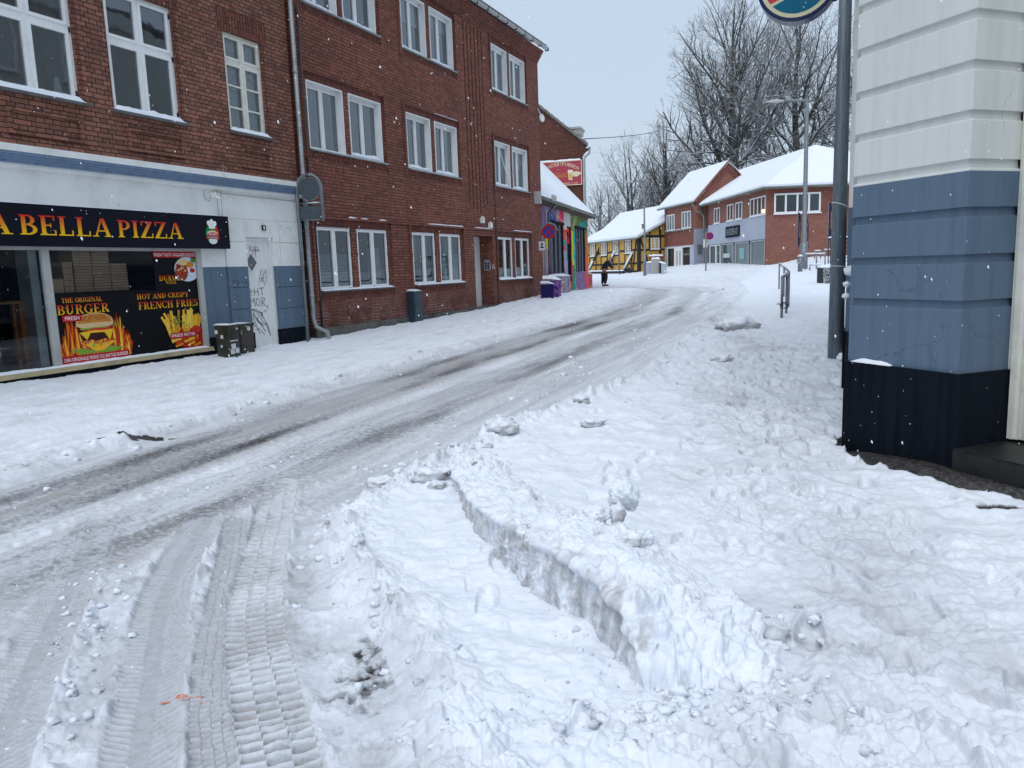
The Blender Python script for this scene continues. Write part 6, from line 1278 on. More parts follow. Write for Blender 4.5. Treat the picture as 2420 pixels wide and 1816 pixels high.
for nm_, mt, z0, z1 in (('painted_wall', 'paint_blue', .80, 2.128), ('plaster_wall', 'plaster_corner', 2.128, 9.2)):
    m_ = rust(CF, 0, .955, z0, z1, pad0=.4, pad1=1.0); m2 = rust(RF, 0, .47, z0, z1, pad0=1.0); m3 = rust(SW, -11, 0, z0, z1, pad1=.4)
    for q in (m2, m3):
        b0 = len(m_.v); m_.v += q.v; m_.c += q.c; m_.f += [[i+b0 for i in f] for f in q.f]; m_.uv += q.uv; m_.sm += q.sm
    for (s0, s1_) in ((-3.1, -2.6), (-6.6, -6.1)):
        q = rust(SW, s0, s1_, z0, z1, off=.05); b0 = len(m_.v); m_.v += q.v; m_.c += q.c; m_.f += [[i+b0 for i in f] for f in q.f]; m_.uv += q.uv; m_.sm += q.sm
        m_.box(SW, s0+.001, s1_-.001, 0, .0495, z0, z1, skip='FB')
    m_.build(nm_, mt, ch)
m_ = MB(); m_.box(CF, -.012, .985, -.1, .03, -.1, .80); m_.box(RF, -.0, .47, -.1, .025, -.1, .80); m_.box(SW, -11, .0, -.1, .03, -.1, .80); m_.box(SW, -3.13, -2.57, 0, .07, -.1, .80); m_.build('plinth', 'paint_black', ch)
m_ = MB(); m_.poly(CF, [(0, 0)], 0) if False else None
def poly_top(pts, z, m_): m_.face([(x, y, z) for x, y in pts])
foot = [SW.pt(-11, 0, 0)[:2], CP, P1[:2], P2[:2], DF.pt(3.5, 0, 0)[:2], (CP[0]+9, CP[1]+6), (CP[0]+8, CP[1]+14)]
m_ = MB(); poly_top(foot, 9.2, m_); poly_top([(x*1.02, y) for x, y in foot], 9.5, m_); n_ = len(foot)
for i in range(3, n_): a, b = foot[i], foot[(i+1) % n_]; 
for i in range(4, n_): a, b = foot[i], foot[(i+1) % n_]; m_.face([(a[0], a[1], -.1), (b[0], b[1], -.1), (b[0], b[1], 9.2), (a[0], a[1], 9.2)])
m_.build('rear_wall', 'plaster_corner', ch)
for a0 in (-2.2, -4.6, -7.2, -9.6):
    for z0 in (4.9, 7.1): far_window(SW, a0, a0+1.15, z0, z0+1.6, .012, ch, 2, 0, fw=.07)  # unseen upper windows, added so the panes across the street reflect them
m_ = MB(); m_.box(CF, -.3, 3.0, -.6, .22, 8.9, 9.25); m_.box(SW, -11, .3, -.6, .22, 8.9, 9.24); m_.build('cornice', 'plaster_corner', ch)
m_ = MB()
for a0, a1, w0, w1 in ((0, .035, -.1, .012), (.035, .075, -.1, .035), (.075, .10, -.1, .018), (.10, .16, -.1, .0), (.16, .19, -.1, .03)): m_.box(DF, a0, a1, w0, w1, .32, 3.4)
m_.box(DF, .19, 1.5, -.1, .03, 3.2, 3.4); m_.box(DF, 1.4, 1.5, -.1, .03, .32, 3.2); m_.build('door_frame', 'cream_frame', ch)
m_ = MB(); m_.box(DF, .19, 1.4, -.09, -.05, .32, 1.2); m_.box(DF, .19, .32, -.09, -.05, 1.2, 3.2); m_.box(DF, 1.27, 1.4, -.09, -.05, 1.2, 3.2); m_.box(DF, .32, 1.27, -.09, -.05, 3.05, 3.2); dd_ = m_.build('door', 'cream_frame', ch); m_ = MB(); m_.rect(DF, .32, 1.27, -.07, 1.2, 3.05); m_.build('pane', 'glass_far', dd_)
m_ = MB(); m_.box(CF, .985, 3.3, -.52, .06, -.05, .29); m_.box(CF, .985, 3.3, -.50, .05, .29, .30); o = m_.build('doorstep', 'step_black', ch); bv = o.modifiers.new('b', 'BEVEL'); bv.width = .02; bv.segments = 2
m_ = MB(); m_.box(DF, 1.5, 3.5, -.3, 0, -.05, 9.2, skip='B'); m_.build('shop_wall', 'plaster_corner', ch)
snow_slab('snow_cover', CF, .05, .42, -.02, .028, .80, .035, ch, 3)
sgn = SW.pt(-2.57, .60, 4.48); nd = np.array([-.41, -.912, 0.]); SG = Frame(sgn[0], sgn[1], TH+math.pi/2+math.pi/2+math.pi/2+math.pi)
rs_ = thing('round_sign', 'round blue rimmed illuminated drinks sign hanging at the top of the picture', 'sign', (sgn[0], sgn[1], 4.48)); R_ = .41
m_ = MB(); m_.tube([np.array(sgn)-nd*.10, np.array(sgn)-nd*.085, np.array(sgn)+nd*.085, np.array(sgn)+nd*.10], [R_-.02, R_, R_, R_-.02], 64, smooth=False); m_.build('rim', simple('rim_blue', (.012, .022, .085), .25, .15, 3), rs_)
SGF = Frame(sgn[0]+nd[0]*.1, sgn[1]+nd[1]*.1, math.atan2(.912, -.41)); m_ = MB()
dirn = 1 if (SGF.n@nd) > 0 else -1
def cpt(pts, w, col): m_.poly(SGF, pts, w*dirn, col)
C0 = 4.48; cpt(ell(SGF, 0, C0, .375, .375, 48), .002, CH('#cfc9a4'))
def lens(lo, hi, rr=.335, n=30):
    top = [(rr*math.sin(t), 0) for t in np.linspace(-1.57, 1.57, n)]; up_ = []; dn_ = []
    for x in np.linspace(-rr*.999, rr*.999, n): c = math.sqrt(max(0, rr*rr-x*x)); up_.append((x, C0+min(c, max(-c, hi(x))))); dn_.append((x, C0+max(-c, min(c, lo(x)))))
    return dn_+up_[::-1]
sx = 1.0
cpt(lens(lambda x: -.215+.42*(x+.28), lambda x: 9), .004, CH('#c23a4c')); cpt(lens(lambda x: -9, lambda x: -.25+.42*(x+.28)), .005, CH('#0d5f7a'))
m_.build('face', 'paint', rs_); m_ = MB()
m_.tube([np.array(SW.pt(-2.57, 0, 4.30)), np.array(SW.pt(-2.57, .20, 4.27))], .018, 8); m_.tube([np.array(SW.pt(-2.57, .24+.035*math.cos(t)*(1-t/22), 4.265+.035*math.sin(t)*(1-t/22))) for t in np.linspace(0, 15, 60)], .009, 6)
m_.tube([np.array(SW.pt(-2.57, 0, 5.0)), np.array(SW.pt(-2.57, .75, 5.0))], .02, 8); m_.tube([np.array(SW.pt(-2.57, .6, 5.0)), np.array(SW.pt(-2.57, .6, 4.88))], .012, 6); m_.tube([np.array(SW.pt(-2.57, .05+.03*math.cos(t), 4.52+.03*math.sin(t))) for t in np.linspace(0, 6.2, 20)], .006, 6); m_.build('bracket', 'dark_metal', rs_)
SL = [((2010, 640), 6.9, .055, 'snow lump stuck on the wall ledge right of the steel pole'), ((2001, 672), 7.4, .032, 'small snow ball on the ledge below the lump right of the pole'), ((1999, 700), 6.8, .03, 'tiny snow tuft on the lower ledge of the corner house'), ((1994, 846), 9.9, .075, 'rounded snow heap at the foot of the steel pole'), ((2022, 938), 6.0, .022, 'snow crumb at the corner of the black plinth')]
for k, (p, d, s_, lab) in enumerate(SL): clod('snow_clump', at(*p, d), s_, 40+k, lab, (1, 1, .8), 0, 'snow caught along the corner house', rough=.3)
# ---------------------------------------------------------------- winter trees
def tubes_np(segs, sides):
    """segs: array n x 8 (p0, p1, r0, r1) -> verts, quads"""
    S = np.array(segs); p0, p1, r0, r1 = S[:, :3], S[:, 3:6], S[:, 6], S[:, 7]; d = p1-p0; d /= np.linalg.norm(d, axis=1)[:, None]+1e-9
    ref = np.where(np.abs(d[:, 2:3]) < .9, np.array([[0, 0, 1.]]), np.array([[1., 0, 0]])); a = np.cross(d, ref); a /= np.linalg.norm(a, axis=1)[:, None]; b = np.cross(d, a)
    V = []
    for p, r in ((p0, r0), (p1, r1)):
        for k in range(sides): t = 2*math.pi*k/sides; V.append(p+r[:, None]*(math.cos(t)*a+math.sin(t)*b))
    V = np.stack(V, 1); n = len(S); base = np.arange(n)[:, None]*(2*sides)
    Q = np.concatenate([base+np.array([[k, (k+1) % sides, sides+(k+1) % sides, sides+k]]) for k in range(sides)], 0)
    return V.reshape(-1, 3), Q
def tree(name, base, H, spread, lean, seed, label, group, trunk_r=.35, bare=.2, nlimb=15, dens=1., col='bark', levels=4, multi=1):
    rg = random.Random(seed); big = []; fine = []
    def rot(d, ang, az):
        ref = np.array([0, 0, 1.]) if abs(d[2]) < .9 else np.array([1., 0, 0]); a = np.cross(d, ref); a /= np.linalg.norm(a); b = np.cross(d, a)
        s_ = math.cos(az)*a+math.sin(az)*b; return math.cos(ang)*d+math.sin(ang)*s_
    def branch(p, d, L, r, lv):
        step = {0: 1.3, 1: .80, 2: .55, 3: .42, 4: .36}[lv]; n = max(2, int(L/step)); st = L/n; jit = {0: .06, 1: .085, 2: .17, 3: .2, 4: .22}[lv]; upw = {0: .02, 1: .060, 2: .05, 3: .045, 4: .05}[lv]
        az = rg.random()*6.28
        for i in range(n):
            t = (i+1)/n; d = d+np.array([rg.gauss(0, jit), rg.gauss(0, jit), rg.gauss(0, jit)*.6+upw]); d /= np.linalg.norm(d); q = p+d*st; rr = r*(1-.78*t) if lv else r*(1-.80*t)
            r_prev = r*(1-.78*i/n) if lv else r*(1-.80*i/n)
            (big if max(r_prev, rr) > .035 else fine).append((*p, *q, max(.013, r_prev), max(.010, rr)))
            if lv < levels and lv > 0 and i >= (1 if lv == 1 else 0):
                k = 1 if rg.random() < dens*{1: .98, 2: .95, 3: .80}[lv] else 0
                if rg.random() < .45*dens: k += 1
                for _ in range(k):
                    az += 2.4+rg.gauss(0, .5); rem = L*(1-t)*.62+L*.16
                    cl = min(rem, {1: 5.4, 2: 2.9, 3: 1.5}[lv])*rg.uniform(.65, 1.1)
                    if cl > .3: branch(q, rot(d, R(rg.uniform(28, 55)), az), cl, max(.008, rr*.58), lv+1)
            p = q
        return p, d
    for m_i in range(multi):
        b = np.array(base, float)+(np.array([rg.gauss(0, .5), rg.gauss(0, .5), 0]) if multi > 1 else 0); d = np.array([lean+(rg.gauss(0, .16) if multi > 1 else 0), rg.gauss(0, .04), 1.]); d /= np.linalg.norm(d)
        Lt = H*.93*(rg.uniform(.8, 1) if multi > 1 else 1); n = int(Lt/1.2); p = b; az = rg.random()*6.28
        for i in range(n):
            t0, t1 = i/n, (i+1)/n; d = d+np.array([rg.gauss(0, .03)-.25*(d[0]-lean), rg.gauss(0, .03)-.25*d[1], .03]); d /= np.linalg.norm(d); q = p+d*Lt/n; r0_, r1_ = trunk_r*(1-t0)**.85+.02, trunk_r*(1-t1)**.85+.02
            if i == 0: r0_ *= 1.35
            big.append((*p, *q, r0_, r1_)); 
            if t1 > bare and t1 < .97:
                for _ in range(max(1, round(nlimb/n*(1.2 if t1 < .6 else 1.0)+rg.random()*.8))):
                    az += 2.4+rg.gauss(0, .4); u_ = (t1-bare)/(1-bare); ang = R(60-34*u_+rg.gauss(0, 7)); ll = spread*(1.05-.70*u_**1.5)*rg.uniform(.75, 1.08)*(.55+.45*min(1, u_*5+.35))
                    branch(q, rot(d, ang, az), max(1.2, ll), max(.02, r1_*rg.uniform(.45, .68)), 1)
            p = q
        branch(p, d, H*.07, .03, 2)
    o = thing(name, label, 'tree', base, group); off = np.array(base, float)
    for nm, sg_, sd_, mt in (('trunk_and_limbs', big, 5, col), ('twigs', fine, 3, 'twig')):
        if not sg_: continue
        V, Q = tubes_np(sg_, sd_); add_obj(nm, np_mesh(nm, V-off, Q, mt), o)
    return len(big)+len(fine)
TG = 'bare winter trees behind the far houses'
nseg = 0
nseg += tree('beech_tree', (23.3, 80.5, 1.5), 27.2, 12.8, -.0, 17, 'tallest bare tree standing directly behind the brick gable, snow on its limbs', TG, .62, .22, 26, .9)
nseg += tree('beech_tree', (30.3, 82.0, 1.5), 26.5, 12.5, -.01, 25, 'tall bare tree behind the hipped roof, left of the steel pole', TG, .62, .26, 23, .85)
nseg += tree('beech_tree', (37.6, 82.0, 1.5), 25, 10, .0, 35, 'bare tree seen on both sides of the near steel pole', TG, .45, .22, 18, .8)
nseg += tree('linden_tree', (17.3, 84.0, 1.3), 16.5, 8.0, -.02, 41, 'many-stemmed bare tree left of the brick gable', TG, .26, .10, 15, .85, multi=2)
nseg += tree('linden_tree', (14.2, 86.0, 1.3), 14, 8.0, -.06, 52, 'lower bare tree whose twigs reach over the yellow house ridge', TG, .22, .08, 13, .8, multi=2)
nseg += tree('linden_tree', (20.3, 88.0, 1.3), 15.5, 8.0, .02, 63, 'bare tree filling the gap between gable and tallest tree', TG, .25, .10, 18, .95, multi=2)
nseg += tree('ash_tree', (10.9, 88.0, 1.3), 10.8, 4.6, .02, 74, 'small fan-shaped bare tree beside the pub gable', TG, .14, .08, 18, 1.0, col='bark_far', levels=4, multi=3)
print('tree segments', nseg)
# ---------------------------------------------------------------- poles and lamps
pg = gpt(1974, 855); np_ = thing('steel_pole', 'thick grey steel pole beside the corner house with cable ties', 'pole', pg); m_ = MB()
m_.tube([(pg[0], pg[1], pg[2]-.1), (pg[0], pg[1], pg[2]+8.2)], [.106, .062], 14); m_.build('shaft', 'pole_steel', np_)
def tie(y0, y1, r, lab):
    d_ = float((pg-CAM)@_f); z = at(1975, (y0+y1)/2, d_)[2]; c = np.array([pg[0], pg[1], z]); rr = .104-.0055*(z-pg[2]); dz = (y0-y1)/FPX*d_/2
    m_.tube([c+np.array([(rr+.004)*math.cos(t), (rr+.004)*math.sin(t), -dz*math.cos(t)]) for t in np.linspace(0, 2*math.pi, 20)], r, 5)
m_ = MB(); tie(495, 483, .006, ''); m_.build('cable_tie', 'white_frame', np_); m_ = MB(); tie(632, 628, .005, ''); m_.build('cable_tie', 'white_frame', np_)
m_ = MB(); p = at(1984, 498, 10.35); m_.tube([p, p+np.array([.004, -.006, 0])], .024, 8); p = at(1970, 450, 10.35); m_.face([p, p+RT*.05, p-UP*.04]); m_.build('sticker', 'plaster_white', np_)
def lamp(bx, by, topy, armx, dep, lab, r=.09):
    b = at(bx, by, dep); o = thing('street_lamp', lab, 'street lamp', b, 'street lamps'); z1 = at(bx, topy, dep)[2]; 
    pxm = at(armx, topy, dep); m_ = MB(); m_.tube([(b[0], b[1], b[2]-.3), (b[0], b[1], b[2]+1.4), (b[0], b[1], b[2]+1.41), (b[0], b[1], z1)], [r*1.25, r*1.2, r*.8, r*.55], 10); m_.build('pole', 'galvanised', o)
    a1 = np.array([b[0]+(pxm[0]-b[0])*.55, b[1], z1+.02]); a2 = np.array([pxm[0], b[1], z1]); m_ = MB(); m_.tube([(b[0], b[1], z1-.05), (b[0]-.08, b[1], z1), a1], r*.42, 8); m_.build('arm', 'galvanised', o)
    m_ = MB(); m_.tube([a1, a1*.6+a2*.4, a2], [.04, .10, .05], 8); ln = m_.build('lantern', 'grey_frame', o); return o
lamp(1524, 647, 433, 1470, 54, 'slim street lamp in front of the yellow house'); lamp(1899, 640, 250, 1790, 40, 'taller street lamp in front of the corner shop, arm reaching left', .16)
def nostop(b, dc, r, lab, frame=True, plate=None):
    o = thing('no_stopping_sign', lab, 'traffic sign', b, 'no stopping signs'); b = np.array(b); F_ = Frame(b[0], b[1], R(90+8)); m_ = MB(); ax, _ = F_.inv(dc)
    top = dc[2]+r*1.2
    if frame: m_.tube([(b[0], b[1], b[2]-.2), (b[0], b[1], dc[2]-.02)]+[F_.pt(ax-(r+.05)*math.cos(t)*1.0, 0, dc[2]+(r+.05)*math.sin(t)) for t in np.linspace(0, math.pi*.98, 14)], .03, 8)
    else: m_.tube([(b[0], b[1], b[2]-.2), (b[0], b[1], top)], .045, 8)
    m_.build('pole', 'galvanised', o); m_ = MB(); dd_ = np.array(F_.pt(ax, .06, dc[2])); n = F_.n
    m_.disc(dd_, n, r, .02, 32, CH('#a81524')); m_.color(CH('#1d3f9a')).poly(F_, ell(F_, ax, dc[2], r*.72, r*.72, 28), .0715)
    for s_ in (1, -1): m_.poly(F_, [(ax-.55*r, dc[2]-s_*.42*r), (ax-.42*r, dc[2]-s_*.55*r), (ax+.55*r, dc[2]+s_*.42*r), (ax+.42*r, dc[2]+s_*.55*r)][::s_], .0725+.0005*s_, CH('#a81524'))
    m_.build('disc', 'paint', o)
    if plate is not None:
        q = np.array(plate); a, _ = F_.inv(q); m_ = MB().color(CH('#c9cdd2')); m_.box(F_, a-.10, a+.10, .04, .05, q[2]-.14, q[2]+.14); m_.color(CH('#2a3340')); m_.box(F_, a-.015, a+.015, .05, .052, q[2]-.08, q[2]+.10); m_.poly(F_, [(a-.06, q[2]+.03), (a+.06, q[2]+.03), (a, q[2]+.11)], .053); m_.poly(F_, [(a-.07, q[2]-.02), (a+.07, q[2]-.02), (a+.07, q[2]-.06), (a-.07, q[2]-.06)], .0535); m_.build('plate', 'paint', o)
    return o
nostop(gpt(1290, 706), at(1298, 549, 25.2), .228, 'red and blue no stopping sign on a hooped pole before the pub', True, at(1282, 582, 25.2))
n2 = nostop(at(1668, 645, 50), at(1675.8, 558.8, 50), .235, 'red and blue no stopping sign with snow cap before the grey shops', False); m_ = MB(); q = at(1667, 575, 49.9); F_ = Frame(q[0], q[1], R(98)); m_.box(F_, -.13, .13, -.05, .08, q[2]-.28, q[2]+.25); m_.build('plate', 'plaster_white', n2)
m_ = MB(); b = at(1464, 655, 62); m_.tube([(b[0], b[1], b[2]), (b[0], b[1], b[2]+2.4), (b[0]-.35, b[1], b[2]+2.75)], .05, 6); o = tag(m_.build('thin_post', 'pole_far', None), 'thin grey post with a red foot in front of the yellow house', 'post'); m_ = MB().color(CH('#7a2a22')); m_.tube([(b[0], b[1]-.03, b[2]-.15), (b[0], b[1]-.03, b[2]+.38)], .075, 6); m_.build('foot', 'paint_matt', o)
m_ = MB(); w0_, w1_ = at(1379, 329, 40), at(1560, 310, 78); m_.tube([w0_*(1-t)+w1_*t+np.array([0, 0, -.12*math.sin(math.pi*t)]) for t in np.linspace(0, 1, 14)], .022, 4); tag(m_.build('overhead_wire', 'dark_metal', None), 'thin wire crossing the sky from the gable house', 'wire')
# ---------------------------------------------------------------- rails, flags, terrace
rk = [gpt(1847, 758), gpt(1858, 747), gpt(1863, 731), gpt(1852, 706), gpt(1841, 686)]; o = thing('bike_rail', 'grey steel bicycle rail standing in the snow by the footpath', 'bike rail', rk[0]); hts = [.93, .93, .95, .95, .98]; tops = []
for p, h in zip(rk, hts): t_ = np.array([p[0], p[1], p[2]+h]); tops.append(t_); m_ = MB(); m_.tube([(p[0], p[1], p[2]-.1), t_], .030, 8); m_.build('post', 'galvanised', o)
m_ = MB(); m_.tube([tops[0], tops[2], tops[3], tops[4]], .030, 8); m_.tube([tops[0], tops[1], tops[2]], .024, 8); m_.build('rail', 'galvanised', o); m_ = MB(); up = np.array([0, 0, .028]); m_.tube([tops[0]+up, tops[2]*.6+tops[0]*.4+up], .022, 6); m_.tube([tops[3]+up, tops[4]+up], .018, 6); m_.build('snow_cover', 'snow', o)
c = rk[0]+np.array([.0, -.03, .30]); m_ = MB(); m_.tube([c+np.array([.085*math.cos(t)+.03, -.02, .055*math.sin(t)+.005*t]) for t in np.linspace(-1, 9, 26)], .011, 5); m_.tube([c+np.array([.03, 0, .02]), c+np.array([-.10, -.03, .07]), c+np.array([-.13, -.03, .05])], .012, 5); tag(m_.build('bike_lock', 'dark_metal', None), 'black cable lock looped round the nearest rail post', 'lock')
def urail(px0, px1, ytop, yb, dep, lab, r=.035):
    a, b = at(px0, yb, dep), at(px1, yb, dep); z = at(px0, ytop, dep)[2]; m_ = MB(); m_.tube([a, (a[0], a[1], z), (b[0], b[1], z), (b[0], b[1], b[2])], r, 6); o = tag(m_.build('steel_hoop', 'galvanised', None), lab, 'hoop', 'steel hoops near the corner shop')
    m_ = MB(); m_.tube([(a[0], a[1], z+.03), (b[0], b[1], z+.03)], .04, 6); m_.build('snow_cover', 'snow', o)
KK = lambda x, y: (1800+x/5.927, 400+y/5.927)
for x0, x1, yt, yb, d, lab in ((610, 765, 1195, 1440, 39, 'steel hoop directly right of the tall street lamp'), (765, 885, 1192, 1400, 38, 'steel hoop with snow between street lamp and near pole'), (740, 825, 1150, 1255, 43, 'snow topped handrail against the brick wall, left of two'), (875, 985, 1135, 1230, 42, 'snow topped handrail against the brick wall, right of two'), (675, 860, 1345, 1420, 36, 'low steel rail in front of the hoops')):
    p, q = KK(x0, yt), KK(x1, yb); urail(p[0], q[0], p[1], q[1], d, lab)
p = KK(538, 1440); b = at(*p, 38); m_ = MB(); m_.tube([b, b+np.array([0, 0, .75])], .12, 8); o = tag(m_.build('bollard', 'galvanised', None), 'stout bollard with snow cap at the foot of the tall street lamp', 'bollard'); m_ = MB(); m_.tube([b+np.array([0, 0, .75]), b+np.array([0, 0, .85])], [.14, .07], 8); m_.build('snow_cover', 'snow', o)
def flag(px0, px1, ytop, yb, dep, lab, seed, mast=True):
    t_ = at(*KK(px0, ytop), dep); w_ = (px1-px0)/5.927/FPX*dep; h_ = (yb-ytop)/5.927/FPX*dep; F_ = Frame(t_[0], t_[1], R(90)); o = thing('feather_flag', lab, 'flag', (t_[0], t_[1], t_[2]-h_-.5), 'navy banner flags'); m_ = MB(); g_ = []
    for i in range(17):
        row = []
        for j in range(7):
            v = i/16; u_ = j/6; wid = w_*(math.sin(min(1, .25+v*1.4)*math.pi/2))*(1 if v < .9 else (1-v)*6+.4); row.append(m_.vert(F_.pt(u_*wid, .10*math.sin(u_*6+v*5+seed)*u_, t_[2]-v*h_-.10*u_*(1-v))))
        g_.append(row)
    for i in range(16):
        for j in range(6): m_.f.append([g_[i][j], g_[i+1][j], g_[i+1][j+1], g_[i][j+1]]); m_.uv.append([(0, 0)]*4); m_.sm.append(True)
    m_.build('cloth', 'flag_cloth', o); m_ = MB().color(CH('#c9864e')); rr_ = random.Random(seed)
    for k in range(9): z = t_[2]-h_*(.30+.055*k); m_.box(F_, w_*.25, w_*(.25+.25*rr_.uniform(.5, 1)), .12, .125, z, z+h_*.03)
    m_.build('lettering', 'paint_matt', o); m_ = MB(); m_.tube([F_.pt(0, 0, t_[2]-h_-.9), F_.pt(0, 0, t_[2]+.05)], .02, 6); m_.build('mast', 'pole_far', o)
flag(512, 560, 590, 1085, 41.5, 'narrow navy banner with orange marks left of the tall street lamp', 1); flag(600, 672, 625, 1150, 41.5, 'wide navy banner with orange marks right of the tall street lamp', 2); flag(942, 1015, 460, 955, 37, 'navy banner with orange marks partly behind the near steel pole', 3)
# hedge box and lattice terrace rail
h0 = at(*KK(855, 1630), 30); HF = Frame(h0[0], h0[1], R(96)); o = thing('hedge', 'dark clipped hedge in a box dusted with snow behind the steel pole', 'hedge', h0); m_ = MB(); gz0 = h0[2]
m_.box(HF, 0, 1.4, -.8, 0, gz0-.1, gz0+.70); m_.build('core', 'hedge_leaf', o); V, Q, k = [], [], 0; rg = np.random.default_rng(5); n = 2600
c_ = np.stack([rg.random(n)*1.4, rg.random(n)*.04, rg.random(n)*.72], 1); 
lv_, sv_ = MB(), MB()
for i in range(n):
    a, w, z = c_[i]; s_ = .012+.02*rg.random(); t = rg.random()*3.14; pts = [HF.pt(a+s_*math.cos(t), w+s_*.5, gz0+z+s_*math.sin(t)), HF.pt(a-s_*math.sin(t)*.6, w, gz0+z+s_*math.cos(t)*.6), HF.pt(a-s_*math.cos(t), w+.01, gz0+z-s_*math.sin(t))]; ((sv_ if (rg.random() < (.62 if a < .55 else .22)) else lv_)).face(pts)
lv_.build('leaf_layer', 'hedge_leaf', o); sv_.build('snow_dusting', 'snow', o); snow_slab('snow_cover', HF, -.02, 1.4, -.8, .05, gz0+.68, .14, o, 3)
l0 = at(*KK(930, 1330), 31.5); LF = Frame(l0[0], l0[1], R(93)); o = thing('lattice_railing', 'black lattice railing with crossed bars and snow on top behind the pole', 'railing', l0); m_ = MB(); zb, zt = l0[2], at(*KK(930, 985), 31.5)[2]; W_l = .98
for a in (0, .09, .5, W_l, W_l*1.5, W_l*2): m_.box(LF, a-.014, a+.014, -.02, .02, zb, zt)
for z in (zb+.1, (zb+zt)/2, zt-.02): m_.box(LF, 0, W_l*2, -.018, .018, z-.012, z+.012)
for a0 in (.09, W_l*.62, W_l*1.2): 
    for (z0, z1) in ((zb+.1, (zb+zt)/2), ((zb+zt)/2, zt-.02)): m_.tube([LF.pt(a0, .022, z0), LF.pt(a0+.4, .022, z1)], .011, 4); m_.tube([LF.pt(a0, .025, z1), LF.pt(a0+.4, .025, z0)], .011, 4)
m_.build('lattice', 'dark_metal', o); m_ = MB(); m_.box(LF, 0, W_l*2, -.1, .1, zt, zt+.05); m_.build('top_board', 'dark_metal', o); snow_slab('snow_cover', LF, 0, W_l*2, -.11, .11, zt+.05, .07, o, 5)
# ---------------------------------------------------------------- person with a shovel
def skin_mesh(name, chains, mat, parent, sub=1):
    V = []; E = []; Rd = []; ids = {}
    def vid(k, p, r):
        if k in ids: return ids[k]
        ids[k] = len(V); V.append(p); Rd.append(r); return ids[k]
    for ch_ in chains:
        pv = None
        for k, p, r in ch_:
            i = vid(k, p, r)
            if pv is not None and pv != i: E.append((pv, i))
            pv = i
    me = bpy.data.meshes.new(name); me.from_pydata(V, E, []); me.materials.append(M[mat]); o = bpy.data.objects.new(name, me); COL.objects.link(o); WL[o.name] = WL[parent.name]; o.parent = parent
    sk = o.modifiers.new('skin', 'SKIN'); sk.use_smooth_shade = True
    if not me.skin_vertices: me.attributes  # layer is created with the modifier
    for i, v in enumerate(me.skin_vertices[0].data): v.radius = Rd[i] if hasattr(Rd[i], '__len__') else (Rd[i], Rd[i]); v.use_root = (i == 0)
    ss = o.modifiers.new('sub', 'SUBSURF'); ss.levels = sub; ss.render_levels = sub; return o
pp_ = gpt(1428, 677); pr_ = thing('person', 'person in dark jacket and trousers bending over a snow shovel beside the pub corner', 'person', pp_)
X0 = lambda x, y, z: (x, y, z)
hip, waist, chest, neck, head = (0, 0, .88), (.03, 0, 1.02), (.17, 0, 1.25), (.29, 0, 1.40), (.38, 0, 1.50)
hL, hR = (.42, -.20, .90), (-.03, -.26, .88)
fing = []
for tag_, h_, dx in (('a', hL, 1), ('b', hR, 1)):
    for i in range(4): y_ = h_[1]-.03+.02*i; fing.append([(tag_+'h', h_, .032), (f'{tag_}{i}1', (h_[0]+.035, y_, h_[2]-.03), .010), (f'{tag_}{i}2', (h_[0]+.03, y_, h_[2]-.065-.006*i), .009), (f'{tag_}{i}3', (h_[0]+.005, y_, h_[2]-.07), .008)])
    fing.append([(tag_+'h', h_, .032), (tag_+'t1', (h_[0]-.03, h_[1]+.02, h_[2]-.01), .011), (tag_+'t2', (h_[0]-.03, h_[1]+.03, h_[2]-.05), .010)])
body = [[('hip', hip, (.115, .10)), ('waist', waist, (.13, .11)), ('chest', chest, (.18, .13)), ('neck', neck, .058), ('jaw', (.35, 0, 1.455), .075), ('head', head, (.085, .095)), ('crown', (.40, 0, 1.57), .075)],
        [('head', head, .09), ('nose', (.475, 0, 1.47), .018)],
        [('hip', hip, .15), ('lk', (.10, -.10, .48), .072), ('la', (.02, -.10, .09), .045), ('lt', (.20, -.11, .04), .035)], [('hip', hip, .15), ('rk', (-.04, .11, .47), .072), ('ra', (-.10, .11, .09), .045), ('rt', (.07, .12, .04), .035)],
        [('chest', chest, .18), ('ls', (.22, -.19, 1.27), .075), ('le', (.34, -.25, 1.05), .052), ('ah', hL, .032)], [('chest', chest, .18), ('rs', (.17, .17, 1.28), .075), ('re', (.08, -.02, 1.08), .052), ('bh', hR, .032)]]+fing
bd = skin_mesh('body', body, 'skin', pr_)
skin_mesh('jacket', [[('hip', (0, 0, .84), (.185, .165)), ('waist', waist, (.185, .16)), ('chest', chest, (.205, .165)), ('neck', (.265, 0, 1.37), .085)], [('chest', chest, .2), ('ls', (.22, -.19, 1.27), .10), ('le', (.34, -.25, 1.05), .076), ('lh', (.405, -.21, .94), .052)], [('chest', chest, .2), ('rs', (.17, .17, 1.28), .10), ('re', (.08, -.04, 1.08), .076), ('rh', (-.01, -.22, .93), .052)]], 'jacket', bd)
skin_mesh('trousers', [[('hip', (0, 0, .85), (.185, .17)), ('lk', (.10, -.10, .48), .110), ('la', (.03, -.10, .12), .065)], [('hip', (0, 0, .85), .16), ('rk', (-.04, .11, .47), .110), ('ra', (-.09, .11, .12), .065)]], 'trousers', bd)
skin_mesh('hair', [[('a', (.355, 0, 1.56), (.075, .085)), ('b', (.40, 0, 1.605), (.06, .07)), ('c', (.33, 0, 1.51), .06)]], 'hair', bd)
for k, (x, y) in enumerate(((.02, -.10), (-.10, .115))): skin_mesh('shoe', [[('a', (x, y, .06), .065), ('b', (x+.10, y, .05), .055), ('c', (x+.22, y, .035), .045)]], 'trousers', bd)
for o in (bd, *bd.children): 
    pass
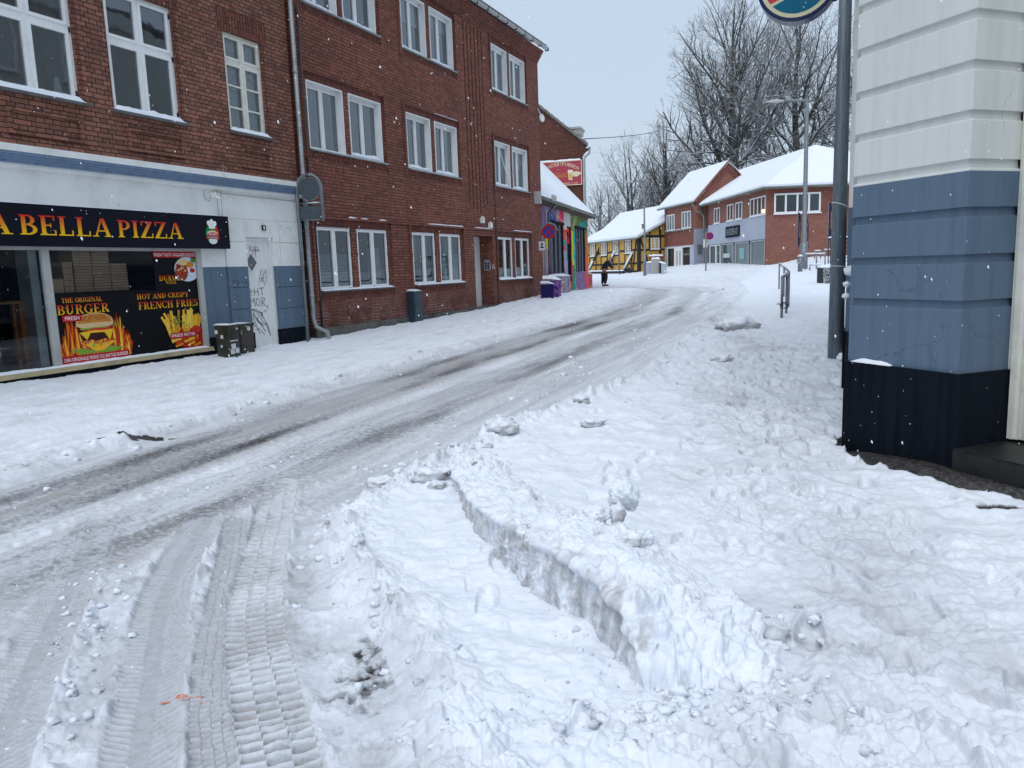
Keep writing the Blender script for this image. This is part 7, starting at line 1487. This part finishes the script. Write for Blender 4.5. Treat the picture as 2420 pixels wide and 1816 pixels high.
sv = thing('snow_shovel', 'snow shovel with a pale wooden shaft held level by the person', 'shovel', (pp_[0], pp_[1]-.25, pp_[2]+.85)); m_ = MB(); P_ = np.array(pp_); m_.tube([P_+np.array([-.28, -.28, .88]), P_+np.array([1.05, -.16, .86])], .018, 6); m_.build('shaft', 'wood', sv); m_ = MB(); m_.tube([P_+np.array([1.05, -.16, .86]), P_+np.array([1.12, -.155, .86]), P_+np.array([1.42, -.14, .80])], [.02, .12, .16], 8); m_.build('blade', 'dark_metal', sv)
# ---------------------------------------------------------------- falling snow
rg = np.random.default_rng(11); N_ = 9500; rr = 1.6+30*rg.random(N_)**1.15; an = np.radians(rg.uniform(-48, 48, N_)); x = rr*np.sin(an); y = rr*np.cos(an); z = rg.uniform(.05, 1, N_)*(1.6+.62*rr); ok = z > gz(x, y)+.15
fx = (x+4.147)*F0.n[0]+(y-14.696)*F0.n[1]; ok &= fx > .3; ok &= ~((x > 2.3) & (fx > 9.6))
x, y, z, rr = x[ok], y[ok], z[ok], rr[ok]; n = len(x); s_ = (.0009+.0019*rg.random(n)**3)*(1+.04*rr); dirs = np.array([.45, .0, -.9]); base = np.array([[1, 0, 0], [-1, 0, 0], [0, 1, 0], [0, -1, 0], [0, 0, 1.], [0, 0, -1.]]); tri = np.array([[0, 2, 4], [2, 1, 4], [1, 3, 4], [3, 0, 4], [2, 0, 5], [1, 2, 5], [3, 1, 5], [0, 3, 5]])
V = base[None]*s_[:, None, None]; st = (rg.random(n)*1.6)[:, None]*s_[:, None]*dirs; V = V+np.stack([x, y, z], 1)[:, None, :]; V[:, 4] -= st; V[:, 5] += st
T = (tri[None]+(np.arange(n)*6)[:, None, None]).reshape(-1, 3); tag(add_obj('falling_snow', np_mesh('falling_snow', V.reshape(-1, 3), T, 'flake', smooth=False)), 'snowflakes falling through the street', 'snowflakes', kind='stuff')

# orange-red scrape in the slush
m_ = MB().color(CH('#cf7a62')); q0 = gpt(437, 1668)
for k in range(9):
    a = k*.7; x, y = q0[0]+.05*math.cos(a*2.3)+.008*k-.03, q0[1]+.02*math.sin(a*3.1); zz = surf(x, y)+.006; l = .008+.006*((k*7) % 3)
    m_.face([(x-l, y-.003, zz), (x+l, y+.004, zz+.001), (x+l*.9, y+.011, zz+.002), (x-l*.8, y+.006, zz+.002)])
tag(m_.build('orange_scrape', 'paint_matt', None), 'small orange-red scrape in the grey slush at the lower left', 'mark')
